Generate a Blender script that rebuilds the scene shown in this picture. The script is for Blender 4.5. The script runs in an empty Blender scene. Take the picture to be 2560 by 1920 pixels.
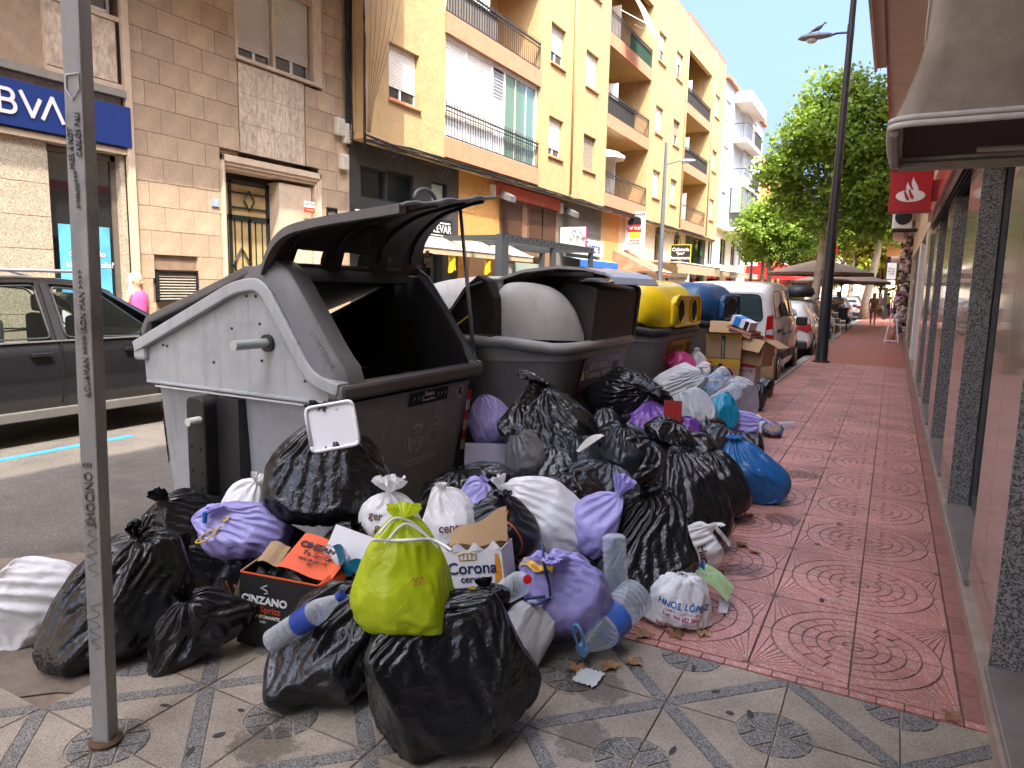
import bpy, math, random
import numpy as np
from mathutils import Vector, Matrix, noise
random.seed(7)
R = math.radians
sc = bpy.context.scene
C = sc.collection
# ---------------- camera, sky, sun, exposure ----------------
cam = bpy.data.cameras.new('camera'); camo = bpy.data.objects.new('camera', cam); C.objects.link(camo)
cam.sensor_width = 36; cam.lens = 1777*36/2560; cam.clip_start = .05; cam.clip_end = 2000
camo.matrix_world = Matrix(((0.882149, -0.083387, 0.463529, 0.000), (0.470473, 0.110844, -0.875425, 0.000), (0.021620, 0.990333, 0.137013, 1.600), (0, 0, 0, 1)))
sc.camera = camo
SUN_AZ = Vector((.70, -.714, 0)); SUN_EL = R(59.2)
wd = bpy.data.worlds.new('World'); sc.world = wd; wd.use_nodes = True
sky = wd.node_tree.nodes.new('ShaderNodeTexSky'); sky.sky_type = 'NISHITA'; sky.sun_disc = False
sky.sun_elevation = SUN_EL; sky.sun_rotation = math.atan2(SUN_AZ.x, SUN_AZ.y); sky.air_density = 0.8; sky.dust_density = 10; sky.ozone_density = 9
wd.node_tree.links.new(sky.outputs[0], wd.node_tree.nodes['Background'].inputs[0])
wd.node_tree.nodes['Background'].inputs[1].default_value = .15
sl = bpy.data.lights.new('sun', 'SUN'); sl.energy = 2.15; sl.angle = R(.53); sl.color = (1, .93, .82)
so = bpy.data.objects.new('sun', sl); C.objects.link(so); so.location = (20, -20, 40)
sd_ = Vector((SUN_AZ.x*math.cos(SUN_EL), SUN_AZ.y*math.cos(SUN_EL), math.sin(SUN_EL)))
so.rotation_euler = sd_.to_track_quat('Z', 'Y').to_euler()
sc.view_settings.view_transform = 'Standard'; sc.view_settings.look = 'None'; sc.view_settings.gamma = 1
sc.view_settings.use_curve_mapping = False
sc.view_settings.exposure = 2.4
sc.view_settings.use_white_balance = True; sc.view_settings.white_balance_temperature = 6800; sc.view_settings.white_balance_tint = 10
sc.cycles.max_bounces = 8; sc.cycles.diffuse_bounces = 4; sc.cycles.transparent_max_bounces = 16; sc.cycles.caustics_reflective = False; sc.cycles.caustics_refractive = False

# ---------------- helpers ----------------
class MB:
    def __init__(s): s.v = []; s.f = []; s.m = []
    def add(s, vs, fs, mi=0):
        o = len(s.v); s.v += [tuple(p) for p in vs]; s.f += [tuple(i+o for i in f) for f in fs]; s.m += [mi]*len(fs); return s
    def box(s, x0, x1, y0, y1, z0, z1, mi=0):
        return s.add([(x0,y0,z0),(x1,y0,z0),(x1,y1,z0),(x0,y1,z0),(x0,y0,z1),(x1,y0,z1),(x1,y1,z1),(x0,y1,z1)],
                     [(0,3,2,1),(4,5,6,7),(0,1,5,4),(1,2,6,5),(2,3,7,6),(3,0,4,7)], mi)
    def prism(s, poly, axis, a, b, mi=0):     # poly of 2D points, extruded along axis; axis y: (x,z) axis x: (y,z) axis z: (x,y)
        n = len(poly)
        g = {'y': lambda p, t: (p[0], t, p[1]), 'x': lambda p, t: (t, p[0], p[1]), 'z': lambda p, t: (p[0], p[1], t)}[axis]
        ar = sum(poly[i][0]*poly[(i+1) % n][1]-poly[(i+1) % n][0]*poly[i][1] for i in range(n))
        if (ar < 0) != (axis == 'y'): poly = poly[::-1]
        vs = [g(p, a) for p in poly]+[g(p, b) for p in poly]
        fs = [tuple(range(n))[::-1], tuple(range(n, 2*n))]+[(i, (i+1) % n, n+(i+1) % n, n+i) for i in range(n)]
        return s.add(vs, fs, mi)
    def tube(s, pts, r, n=8, mi=0, cap=True):
        pts = [Vector(p) for p in pts]; rs = r if isinstance(r, (list, tuple)) else [r]*len(pts); vs = []; fs = []
        up = Vector((0, 0, 1))
        for i, p in enumerate(pts):
            d = (pts[min(i+1, len(pts)-1)]-pts[max(i-1, 0)]).normalized()
            a = d.cross(up if abs(d.z) < .95 else Vector((0, 1, 0))).normalized(); b = d.cross(a)
            for k in range(n):
                t = 2*math.pi*k/n; vs.append(p+(a*math.cos(t)+b*math.sin(t))*rs[i])
        for i in range(len(pts)-1):
            for k in range(n): fs.append((i*n+k, (i+1)*n+k, (i+1)*n+(k+1) % n, i*n+(k+1) % n))
        if cap: fs += [tuple(range(n)), tuple(range((len(pts)-1)*n, len(pts)*n))[::-1]]
        return s.add(vs, fs, mi)
    def lathe(s, prof, n=16, c=(0, 0, 0), mi=0):     # prof (r,z)
        vs = []; fs = []; m = len(prof)
        for r, z in prof:
            for k in range(n): t = 2*math.pi*k/n; vs.append((c[0]+r*math.cos(t), c[1]+r*math.sin(t), c[2]+z))
        for i in range(m-1):
            for k in range(n): fs.append((i*n+k, i*n+(k+1) % n, (i+1)*n+(k+1) % n, (i+1)*n+k))
        fs += [tuple(range(n))[::-1], tuple(range((m-1)*n, m*n))]
        return s.add(vs, fs, mi)
    def grid(s, fn, nu, nv, mi=0, flip=False):
        vs = [fn(i/nu, j/nv) for i in range(nu+1) for j in range(nv+1)]; fs = []
        for i in range(nu):
            for j in range(nv):
                a = i*(nv+1)+j; q = (a, a+nv+1, a+nv+2, a+1); fs.append(q[::-1] if flip else q)
        return s.add(vs, fs, mi)
    def move(s, M):
        s.v = [tuple(M @ Vector(p)) for p in s.v]; return s
    def shift(s, x, y, z): s.v = [(a+x, b+y, c+z) for a, b, c in s.v]; return s
def basis(o, x, y):
    x = Vector(x).normalized(); y = Vector(y); y = (y-x*y.dot(x)).normalized(); z = x.cross(y)
    return Matrix(((x.x, y.x, z.x, o[0]), (x.y, y.y, z.y, o[1]), (x.z, y.z, z.z, o[2]), (0, 0, 0, 1)))
def link(name, me, parent=None, loc=None):
    o = bpy.data.objects.new(name, me); C.objects.link(o)
    if parent is not None: o.parent = parent
    if loc is not None: o.location = loc
    return o
def mesh(name, mb, mats, smooth=False):
    me = bpy.data.meshes.new(name); me.from_pydata(mb.v, [], mb.f)
    for m in (mats if isinstance(mats, (list, tuple)) else [mats]): me.materials.append(m)
    if any(mb.m): me.polygons.foreach_set('material_index', mb.m)
    if smooth:
        me.polygons.foreach_set('use_smooth', [True]*len(mb.f))
        if smooth != True: me.set_sharp_from_angle(angle=R(smooth))
    me.update(); return me
def part(name, mb, mats, parent, smooth=False, bev=0, W=False, label=None):
    if W: mb.shift(*[-c for c in root_of(parent).location])
    o = link(name, mesh(name, mb, mats, smooth), parent)
    if bev:
        b = o.modifiers.new('bevel', 'BEVEL'); b.width = bev; b.segments = 2; b.limit_method = 'ANGLE'; b.angle_limit = R(40)
    if label: o['label'] = label
    return o
def root_of(o):
    while o.parent: o = o.parent
    return o
def thing(name, label, cat, loc=(0, 0, 0), rz=0, group=None):
    o = bpy.data.objects.new(name, None); C.objects.link(o); o.location = loc; o.rotation_euler = (0, 0, rz); o.empty_display_size = .1
    o['label'] = label; o['category'] = cat
    if group: o['group'] = group
    return o
def solo(name, label, cat, mb, mats, smooth=False, bev=0, group=None, loc=(0, 0, 0)):
    o = link(name, mesh(name, mb, mats, smooth)); o.location = loc; o['label'] = label; o['category'] = cat
    if group: o['group'] = group
    if bev: b = o.modifiers.new('bevel', 'BEVEL'); b.width = bev; b.segments = 2; b.limit_method = 'ANGLE'
    return o
def struct(name, mb, mats, parent=None, smooth=False):
    o = link(name, mesh(name, mb, mats, smooth), parent)
    if parent is None: o['kind'] = 'structure'
    return o
def dup(o, parent=None, loc=None, rz=None, label=None):
    c = o.copy(); C.objects.link(c); c.parent = parent
    if loc is not None: c.location = loc
    if rz is not None: c.rotation_euler = (0, 0, rz)
    if label: c['label'] = label
    for ch in o.children: dup(ch, c)
    return c
_fc = {}
def text(s, size, mat, parent, o, x, y, name='lettering', ext=.0015, bold=0, sx=1, ax='CENTER', spacing=1, W=True):
    cu = bpy.data.curves.new('t', 'FONT'); cu.body = s; cu.size = size; cu.extrude = ext; cu.offset = bold*size; cu.align_x = ax; cu.align_y = 'CENTER'; cu.resolution_u = 3; cu.space_character = spacing
    t = bpy.data.objects.new('t', cu); C.objects.link(t)
    me = bpy.data.meshes.new_from_object(t.evaluated_get(bpy.context.evaluated_depsgraph_get())); bpy.data.objects.remove(t)
    M = basis(o, x, y) @ Matrix.Diagonal((sx, 1, 1, 1))
    if W and parent is not None: M = Matrix.Translation(-root_of(parent).location) @ M
    me.transform(M); me.materials.clear(); me.materials.append(mat); me.name = name
    return link(name, me, parent)

# ---------------- materials ----------------
MT = {}
def mat(name, col, rough=.6, metal=0, var=.12, scale=6, bump=0, bscale=80, coat=0, objvar=0, stain=None, sscale=2.5, samt=.4, spec=.5, trans=0, transl=0, emit=0, bdist=.01, stretch=None, gen='Object', ior=1.45, streak=None):
    if name in MT: return MT[name]
    m = bpy.data.materials.new(name); m.use_nodes = True; nt = m.node_tree; N = nt.nodes; L = nt.links; b = N['Principled BSDF']
    b.inputs['Roughness'].default_value = rough; b.inputs['Metallic'].default_value = metal; b.inputs['Specular IOR Level'].default_value = spec; b.inputs['Coat Weight'].default_value = coat; b.inputs['Coat Roughness'].default_value = .05
    b.inputs['Transmission Weight'].default_value = trans; b.inputs['IOR'].default_value = ior
    tc = N.new('ShaderNodeTexCoord'); vec = tc.outputs[gen]
    if stretch:
        mp = N.new('ShaderNodeMapping'); mp.inputs['Scale'].default_value = stretch; L.new(vec, mp.inputs[0]); vec = mp.outputs[0]
    nz = N.new('ShaderNodeTexNoise'); nz.inputs['Scale'].default_value = scale; nz.inputs['Detail'].default_value = 5; nz.inputs['Roughness'].default_value = .65; L.new(vec, nz.inputs['Vector'])
    mr = N.new('ShaderNodeMapRange'); mr.inputs['From Min'].default_value = .3; mr.inputs['From Max'].default_value = .7; mr.inputs['To Min'].default_value = 1-var; mr.inputs['To Max'].default_value = 1+var; L.new(nz.outputs[0], mr.inputs[0])
    hs = N.new('ShaderNodeHueSaturation'); hs.inputs['Color'].default_value = (*col, 1); L.new(mr.outputs[0], hs.inputs['Value']); out = hs.outputs[0]
    if objvar:
        oi = N.new('ShaderNodeObjectInfo'); m2 = N.new('ShaderNodeMapRange'); m2.inputs['To Min'].default_value = 1-objvar; m2.inputs['To Max'].default_value = 1+objvar; L.new(oi.outputs['Random'], m2.inputs[0])
        mm = N.new('ShaderNodeMath'); mm.operation = 'MULTIPLY'; L.new(m2.outputs[0], mm.inputs[0]); L.new(mr.outputs[0], mm.inputs[1]); L.new(mm.outputs[0], hs.inputs['Value'])
    if stain:
        n2 = N.new('ShaderNodeTexNoise'); n2.inputs['Scale'].default_value = sscale; n2.inputs['Detail'].default_value = 7; n2.inputs['Roughness'].default_value = .7; L.new(tc.outputs['Object'], n2.inputs['Vector'])
        r2 = N.new('ShaderNodeMapRange'); r2.inputs['From Min'].default_value = .5; r2.inputs['From Max'].default_value = .68; r2.inputs['To Max'].default_value = samt; L.new(n2.outputs[0], r2.inputs[0])
        mx = N.new('ShaderNodeMixRGB'); mx.inputs[2].default_value = (*stain, 1); L.new(r2.outputs[0], mx.inputs[0]); L.new(out, mx.inputs[1]); out = mx.outputs[0]
    if streak:    # vertical run marks and scuffs
        for sc_, lo, hi, st in (((9, 9, .55), .52, .72, streak[0]), ((3, 3, 28), .64, .70, streak[1])):
            mp = N.new('ShaderNodeMapping'); mp.inputs['Scale'].default_value = sc_; L.new(tc.outputs['Object'], mp.inputs[0]); n4 = N.new('ShaderNodeTexNoise'); n4.inputs['Scale'].default_value = 1.6; n4.inputs['Detail'].default_value = 6; n4.inputs['Roughness'].default_value = .7; L.new(mp.outputs[0], n4.inputs['Vector'])
            r4 = N.new('ShaderNodeMapRange'); r4.inputs['From Min'].default_value = lo; r4.inputs['From Max'].default_value = hi; r4.inputs['To Max'].default_value = streak[2]; L.new(n4.outputs[0], r4.inputs[0]); m4 = N.new('ShaderNodeMixRGB'); m4.inputs[2].default_value = (*st, 1); L.new(r4.outputs[0], m4.inputs[0]); L.new(out, m4.inputs[1]); out = m4.outputs[0]
    L.new(out, b.inputs['Base Color'])
    if bump:
        n3 = N.new('ShaderNodeTexNoise'); n3.inputs['Scale'].default_value = bscale; n3.inputs['Detail'].default_value = 3; L.new(vec, n3.inputs['Vector'])
        bp = N.new('ShaderNodeBump'); bp.inputs['Strength'].default_value = bump; bp.inputs['Distance'].default_value = bdist; L.new(n3.outputs[0], bp.inputs['Height']); L.new(bp.outputs[0], b.inputs['Normal'])
    if emit: L.new(out, b.inputs['Emission Color']); b.inputs['Emission Strength'].default_value = emit
    if transl:
        t = N.new('ShaderNodeBsdfTranslucent'); L.new(out, t.inputs[0]); ms = N.new('ShaderNodeMixShader'); ms.inputs[0].default_value = transl
        L.new(b.outputs[0], ms.inputs[1]); L.new(t.outputs[0], ms.inputs[2]); L.new(ms.outputs[0], N['Material Output'].inputs[0])
    MT[name] = m; return m
def speck(name, base, cols, scale=120, rough=.35, bump=.1, amt=.5, coat=0, wear=0):   # terrazzo and granite: cells of several colours
    m = mat(name, base, rough=rough, bump=0, var=.1, coat=coat); nt = m.node_tree; N = nt.nodes; L = nt.links; b = N['Principled BSDF']
    src = b.inputs['Base Color'].links[0].from_socket; tc = [n for n in N if n.type == 'TEX_COORD'][0]
    vo = N.new('ShaderNodeTexVoronoi'); vo.inputs['Scale'].default_value = scale; L.new(tc.outputs['Object'], vo.inputs['Vector'])
    cr = N.new('ShaderNodeValToRGB'); cr.color_ramp.interpolation = 'CONSTANT'; e = cr.color_ramp.elements
    sp = N.new('ShaderNodeSeparateColor'); L.new(vo.outputs['Color'], sp.inputs[0]); L.new(sp.outputs[0], cr.inputs[0])
    e[0].color = (*cols[0], 1); e[1].color = (*cols[-1], 1); e[1].position = 1-1/len(cols)
    for i, c in enumerate(cols[1:-1]): q = e.new((i+1)/len(cols)); q.color = (*c, 1)
    mx = N.new('ShaderNodeMixRGB'); L.new(src, mx.inputs[1]); L.new(cr.outputs[0], mx.inputs[2])
    g = N.new('ShaderNodeMath'); g.operation = 'LESS_THAN'; g.inputs[1].default_value = amt; L.new(sp.outputs[1], g.inputs[0]); L.new(g.outputs[0], mx.inputs[0])
    out = mx.outputs[0]
    if wear:      # blotchy dirt that runs across the pieces, and a slight difference from piece to piece
        ge = N.new('ShaderNodeNewGeometry'); wn = N.new('ShaderNodeTexNoise'); wn.inputs['Scale'].default_value = 1.7; wn.inputs['Detail'].default_value = 8; wn.inputs['Roughness'].default_value = .7; L.new(ge.outputs['Position'], wn.inputs['Vector'])
        wr = N.new('ShaderNodeMapRange'); wr.inputs['From Min'].default_value = .32; wr.inputs['From Max'].default_value = .62; wr.inputs['To Min'].default_value = 1-wear; wr.inputs['To Max'].default_value = 1.06; L.new(wn.outputs[0], wr.inputs[0])
        oi = N.new('ShaderNodeObjectInfo'); orr_ = N.new('ShaderNodeMapRange'); orr_.inputs['To Min'].default_value = .90; orr_.inputs['To Max'].default_value = 1.08; L.new(oi.outputs['Random'], orr_.inputs[0])
        ml = N.new('ShaderNodeMath'); ml.operation = 'MULTIPLY'; L.new(wr.outputs[0], ml.inputs[0]); L.new(orr_.outputs[0], ml.inputs[1]); hv = N.new('ShaderNodeHueSaturation'); L.new(out, hv.inputs['Color']); L.new(ml.outputs[0], hv.inputs['Value']); out = hv.outputs[0]
    L.new(out, b.inputs['Base Color'])
    if bump:
        bp = N.new('ShaderNodeBump'); bp.inputs['Strength'].default_value = bump; bp.inputs['Distance'].default_value = .004; L.new(vo.outputs['Distance'], bp.inputs['Height']); L.new(bp.outputs[0], b.inputs['Normal'])
    return m
def glassmat(name, tint=(.02, .03, .03), rough=.03, mixv=.25):
    if name in MT: return MT[name]
    m = bpy.data.materials.new(name); m.use_nodes = True; nt = m.node_tree; N = nt.nodes; L = nt.links; b = N['Principled BSDF']
    b.inputs['Base Color'].default_value = (*tint, 1); b.inputs['Roughness'].default_value = rough; b.inputs['Specular IOR Level'].default_value = .9; b.inputs['Coat Weight'].default_value = .6; b.inputs['Coat Roughness'].default_value = .01
    if mixv:
        t = N.new('ShaderNodeBsdfTransparent'); t.inputs[0].default_value = (.75, .82, .8, 1); fr = N.new('ShaderNodeFresnel'); fr.inputs[0].default_value = 1.5
        a = N.new('ShaderNodeMath'); a.operation = 'ADD'; a.inputs[1].default_value = 1-mixv-.04; a.use_clamp = True; L.new(fr.outputs[0], a.inputs[0])
        ms = N.new('ShaderNodeMixShader'); L.new(a.outputs[0], ms.inputs[0]); L.new(t.outputs[0], ms.inputs[1]); L.new(b.outputs[0], ms.inputs[2]); L.new(ms.outputs[0], N['Material Output'].inputs[0])
    MT[name] = m; return m
black = mat('black_paint', (.015, .015, .016), .4); blackp = mat('black_plastic', (.02, .02, .022), .45, bump=.05, bscale=200)
white = mat('white_paint', (.78, .77, .75), .45, var=.05); whiter = mat('white_plastic', (.8, .8, .8), .35, var=.04)
darkm = mat('dark_metal', (.03, .035, .04), .45, .6); alu = mat('aluminium', (.55, .56, .57), .35, .8, var=.06)
dglass = glassmat('window_glass', (.012, .016, .018), .03, 0); cglass = glassmat('clear_glass', (.02, .03, .03), .02, .7)

# ---------------- ground ----------------
asph = speck('asphalt', (.11, .095, .08), [(.06, .05, .045), (.16, .14, .12), (.09, .08, .07), (.24, .21, .18)], 260, .9, .35, .45, wear=.35)
roadm = MB().box(-9.6, -1.72, -6, 190, -.5, -.12); struct('road', roadm, asph)
gr = MB(); gr.box(-70, 70, -40, 400, -.9, -.51).box(-40, 40, -40, -6.01, -.5, -.12); struct('ground', gr, mat('bounce_ground', (.34, .30, .25), .9))  # unseen cross street added behind the camera, coloured pale to bounce sunlight
fl_ = [(-3.0, -6), (-3.0, 1.2), (-2.75, 1.45), (-1.735, 1.98), (-1.735, 2.2), (-2.9, 1.80), (-3.3, 1.5), (-3.5, 1.2), (-3.5, -6)]
sl_ = [(-1.735, 3.4), (-3.3, 3.1), (-4.4, 2.5), (-5.0, 1.9), (-5.2, -6)]
apron = MB().add([(x, y, -.004) for x, y in fl_], [tuple(range(9))]).add([(x, y, -.004) for x, y in fl_[4:]]+[(x, y, -.1185) for x, y in sl_], [(k, 5+k, 6+k, k+1) for k in range(4)])
struct('kerb_ramp', apron, mat('worn_concrete', (.16, .125, .095), .9, var=.25, scale=9, bump=.4, stain=(.07, .055, .045)))
bay = struct('parking_line', MB().box(-7.29, -7.19, -3, 4.8, -.119, -.115).box(-7.29, -7.19, 10, 15, -.119, -.115), mat('blue_road_paint', (.02, .22, .55), .7, var=.25, scale=30))
kerbm = mat('kerb_stone', (.27, .25, .22), .8, var=.2, objvar=.1, bump=.3)
km = mesh('kerb_stone', MB().box(-1.87, -1.7, 0, .99, -.3, .0), kerbm)
kerb = MB().box(-1.865, -1.702, 3.0, 160, -.3, -.006); struct('kerb', kerb, mat('kerb_joint', (.12, .1, .09), .9)); kerbo = bpy.data.objects['kerb']
for i in range(45): o = link('kerb_stone', km, kerbo, (0, 3.0+i, .001)); 
# red relief tiles
redt = speck('red_tile', (.50, .21, .16), [(.55, .28, .22), (.46, .185, .14), (.52, .22, .17), (.6, .45, .41)], 170, .45, .12, .5, wear=.30)
N_ = redt.node_tree
grout = mat('dirty_grout', (.21, .13, .10), .9, var=.3, scale=14)
def island(mb, poly, z0=-.006, z1=0, ins=.0016, mi=0):
    n = len(poly); cx = sum(p[0] for p in poly)/n; cy = sum(p[1] for p in poly)/n
    ar = sum(poly[i][0]*poly[(i+1) % n][1]-poly[(i+1) % n][0]*poly[i][1] for i in range(n))
    if ar < 0: poly = poly[::-1]
    top = []
    for x, y in poly:
        d = math.hypot(cx-x, cy-y) or 1; top.append((x+(cx-x)/d*ins, y+(cy-y)/d*ins))
    vs = [(x, y, z0) for x, y in poly]+[(x, y, z1) for x, y in top]
    mb.add(vs, [tuple(range(n, 2*n))]+[(i, (i+1) % n, n+(i+1) % n, n+i) for i in range(n)], mi)
def red_tile_mesh(T=.397):
    mb = MB(); g = .0035; A = lambda r, a: (r*math.cos(a), r*math.sin(a)); q = math.pi/2
    rings = [(.0, .04, 1), (.047, .098, 1), (.105, .152, 2), (.159, .212, 3), (.219, .272, 4), (.280, .348, 1)]
    for r0, r1, n in rings:
        for k in range(n):
            m = max((r0+r1)/2, .02); pad = g/m; a0 = q*k/n+pad*(1 if k else 1); a1 = q*(k+1)/n-pad
            st = max(2, int(7/n)+1)
            out = [A(r1, a0+(a1-a0)*i/st) for i in range(st+1)]; inn = [A(max(r0, .004), a1-(a1-a0)*i/st) for i in range(st+1)]
            if r0 < .01: inn = [(.004, .004)]
            island(mb, out+inn)
    rr = .356; nW = 11
    def out_(t):
        S = T-g; dx, dy = -math.cos(t), -math.sin(t); b_ = S*dx+S*dy; D = b_*b_-(2*S*S-rr*rr)
        lim = min((T-2*g)/max(math.cos(t), 1e-6), (T-2*g)/max(math.sin(t), 1e-6))
        return min(-b_-math.sqrt(D), lim) if D > 0 else lim
    for k in range(nW):
        t0, t1 = q*k/nW, q*(k+1)/nW; S = T-g; P = lambda t, d: (S-math.cos(t)*d, S-math.sin(t)*d); e = lambda d: min(.0028/max(d, .02), .05)
        outer = [P(t, out_(t)) for t in [t0+e(out_(t0))+(t1-t0-e(out_(t0))-e(out_(t1)))*i/3 for i in range(4)]]
        island(mb, [P(t0+e(.016), .016)]+outer+[P(t1-e(.016), .016)])
    mb.box(.0015, T-.0015, .0015, T-.0015, -.03, -.006, 1)
    return mesh('tile', mb, [redt, grout])
rtm = [red_tile_mesh()]
pav = struct('pavement', MB().box(-1.70, .6, 2.99, 160, -.3, -.012), grout)
tmp = MB()
T = .397
xs = [-.03+T*k for k in range(-5, 2)]
me = rtm[0]
for j in range(-1, 36):
    y = 3.442+T*j
    for i in range(-4, 1):
        x = -.03+T*i
        sx = 0 if i % 2 == 0 else 1; sy = 0 if j % 2 == 0 else 1
        # corner nearest the circle centre
        rz = {(0, 0): 0, (1, 0): 1, (1, 1): 2, (0, 1): 3}[(sx, sy)]
        off = {0: (0, 0), 1: (T, 0), 2: (T, T), 3: (0, T)}[rz]
        o = link('tile', me, pav, (x+off[0], y+off[1], 0)); o.rotation_euler = (random.gauss(0, .002), random.gauss(0, .002), R(90*rz))
        o.location.z = random.gauss(0, .0006)
# cut strip by the wall, cut row at the junction and the far pavement
edge = mesh('cut_tile', MB().box(.002, .09, .002, T-.004, -.03, -.001), mat('edge_tile', (.3, .13, .1), .6, var=.3, scale=12, objvar=.15, stain=(.25, .2, .14)))
for j in range(0, 100):
    for k in range(5): pass
    o = link('cut_tile', edge, pav, (.37, 3.04+T*j*.5, 0)); o.scale = (1, .5, 1)
cut = mesh('cut_tile', MB().box(.002, .095, .002, .046, -.03, -.0005), redt)
for k in range(22): o = link('cut_tile', cut, pav, (-1.7+.0985*k, 2.992, random.gauss(0, .0006)))
cutw = mesh('cut_tile', MB().box(.002, .049, .002, T-.004, -.03, -.0005), redt)
for j in range(60): link('cut_tile', cutw, pav, (-1.669, 3.04+T*j, 0))
far = MB()
for j in range(36, 330):
    for i in range(-4, 1):
        x = -.03+T*i; y = 3.442+T*j; far.box(x+.003, x+T-.003, y+.003, y+T-.003, -.03, random.gauss(-.001, .0006))
fo = struct('far_tiles', far, mat('red_tile_far', (.36, .12, .085), .42, var=.25, scale=14, bump=.5, bscale=28, bdist=.02), pav); fo['kind'] = 'stuff'
# grey relief tiles of the corner
field = speck('sand_tile', (.34, .285, .215), [(.28, .235, .175), (.39, .33, .25), (.23, .19, .145), (.44, .37, .29)], 330, .7, .5, .7, wear=.34)
band = speck('grey_terrazzo', (.24, .225, .2), [(.07, .065, .06), (.3, .28, .25), (.17, .155, .135), (.12, .11, .1)], 240, .6, .4, .8, wear=.3)
def grey_tile_mesh(T=.405):
    mb = MB(); g = .003; q = math.pi/2
    mb.box(.002, T-.002, .002, T-.002, -.03, -.005, 1)
    Rr = .128
    for ox, oy, s in ((0, 0, 1), (T, T, -1)):
        def P(r, a): return (ox+s*r*math.cos(a), oy+s*r*math.sin(a))
        a1, a2 = R(32), R(62)
        k = .052
        arcs = lambda a, b, n=3: [P(Rr, a+(b-a)*i/n) for i in range(n+1)]
        island(mb, [P(.012, q/2), P(k, R(5)), *arcs(a1+.03, a2-.03), P(k, R(85))], mi=2)
        island(mb, [P(k+.012, R(4)), P(Rr, R(2)), *arcs(R(4), a1-.04)], mi=2)
        island(mb, [P(k+.012, R(86)), *arcs(a2+.04, R(86))], mi=2)
    r2 = .137; hw = .047
    island(mb, [(T-.004, .004), (T-.004, hw-.004), (hw-.004, T-.004), (.004, T-.004), (.004, T-hw+.004), (T-hw+.004, .004)], mi=2, z1=-.0003)
    for ox, oy, s in ((0, 0, 1), (T, T, -1)):
        n = 8; L_ = T-hw-.004
        arc = [(r2*math.cos(R(1.5+87*i/n)), r2*math.sin(R(1.5+87*i/n))) for i in range(n+1)]
        lin = [(.004+(L_)*(1-i/n), .004+L_*i/n) for i in range(n+1)]
        pts = [(ox+s*x, oy+s*y, -.001) for x, y in arc+lin]; low = [(x, y, -.006) for x, y, z in pts]
        mb.add(pts+low, [(i, n+1+i, n+2+i, i+1) for i in range(n)]+[(i, i+1, 2*n+3+i, 2*n+2+i) for i in range(n)], 0)
    return mesh('tile', mb, [field, field, band])
gtm = grey_tile_mesh(); G0 = .405
pav2 = struct('corner_pavement', MB().add([(-3.6, -3, -.012), (.6, -3, -.012), (.6, 2.985, -.012), (-1.7, 2.985, -.012), (-1.72, 2.1, -.012), (-2.95, 1.62, -.012), (-3.2, 1.3, -.012)], [(0, 1, 2, 3, 4, 5, 6)]), mat('dirty_sand_grout', (.2, .15, .105), .9, var=.25, scale=14))
for m in range(-3, 5):
    for k in range(-6, 4):
        x = -1.06+G0*k; y = 1.77+G0*(m-1)
        if y > 2.98-G0+.05: continue
        if x < -3.35+(.35 if y > 1.3 else 0): continue
        if x+G0 < -1.7 and y+G0 > 2.2: continue
        if x < -1.75 and y > 1.8: continue
        odd = (k+m+1) % 2
        o = link('tile', gtm, pav2, (x, y, random.gauss(0, .0006))) if not odd else link('tile', gtm, pav2, (x+G0, y, random.gauss(0, .0006)))
        o.rotation_euler = (0, 0, R(90) if odd else 0)
# left pavement across the road
lp = struct('far_pavement', MB().box(-11, -9.6, -6, 160, -.3, 0), mat('pavement_slab', (.3, .26, .22), .8, var=.2, scale=3, bump=.2))

# ---------------- stone building with the bank ----------------
FX = -11.0
stone = mat('sandstone_block', (.42, .305, .205), .85, var=.16, scale=5, bump=.9, bscale=55, bdist=.02, objvar=.10, stain=(.25, .17, .11), sscale=1.3, samt=.35)
stone2 = speck('granite_facing', (.40, .33, .24), [(.3, .24, .17), (.5, .43, .33), (.2, .16, .12)], 90, .6, .1, .5)
trimm = mat('door_surround_stone', (.52, .40, .29), .6, var=.12, scale=7, bump=.2)
marble = mat('veined_marble', (.52, .42, .32), .35, var=.35, scale=5, stain=(.28, .17, .1), sscale=9, samt=.7, objvar=.1, stretch=(1, 3, 1))
shut = mat('shutter_slat', (.50, .45, .38), .5, var=.08, scale=3)
shutw = mat('white_shutter_slat', (.72, .68, .6), .5, var=.08, scale=3)
sb = thing('stone_building', 'sandstone block building with marble panels and a bank front beside the black car', 'building', (FX, 6, 0))
def P(nm, mb, m, parent=sb, **k): return part(nm, mb, m, parent, W=True, **k)
ops = [(9.25, 11.8, -.3, 3.88), (9.7, 11.9, 5.66, 7.2), (9.7, 11.43, 3.95, 5.6), (-20, 7.52, -.3, 5.9), (7.85, 8.7, 1.0, 1.75), (12.0, 12.33, 2.93, 3.2)]
wall = MB(); wall.box(FX-1.0, FX-.72, -20, 12.76, -.3, 12.5); P('wall', wall, mat('wall_core', (.3, .2, .13), .9))
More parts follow.
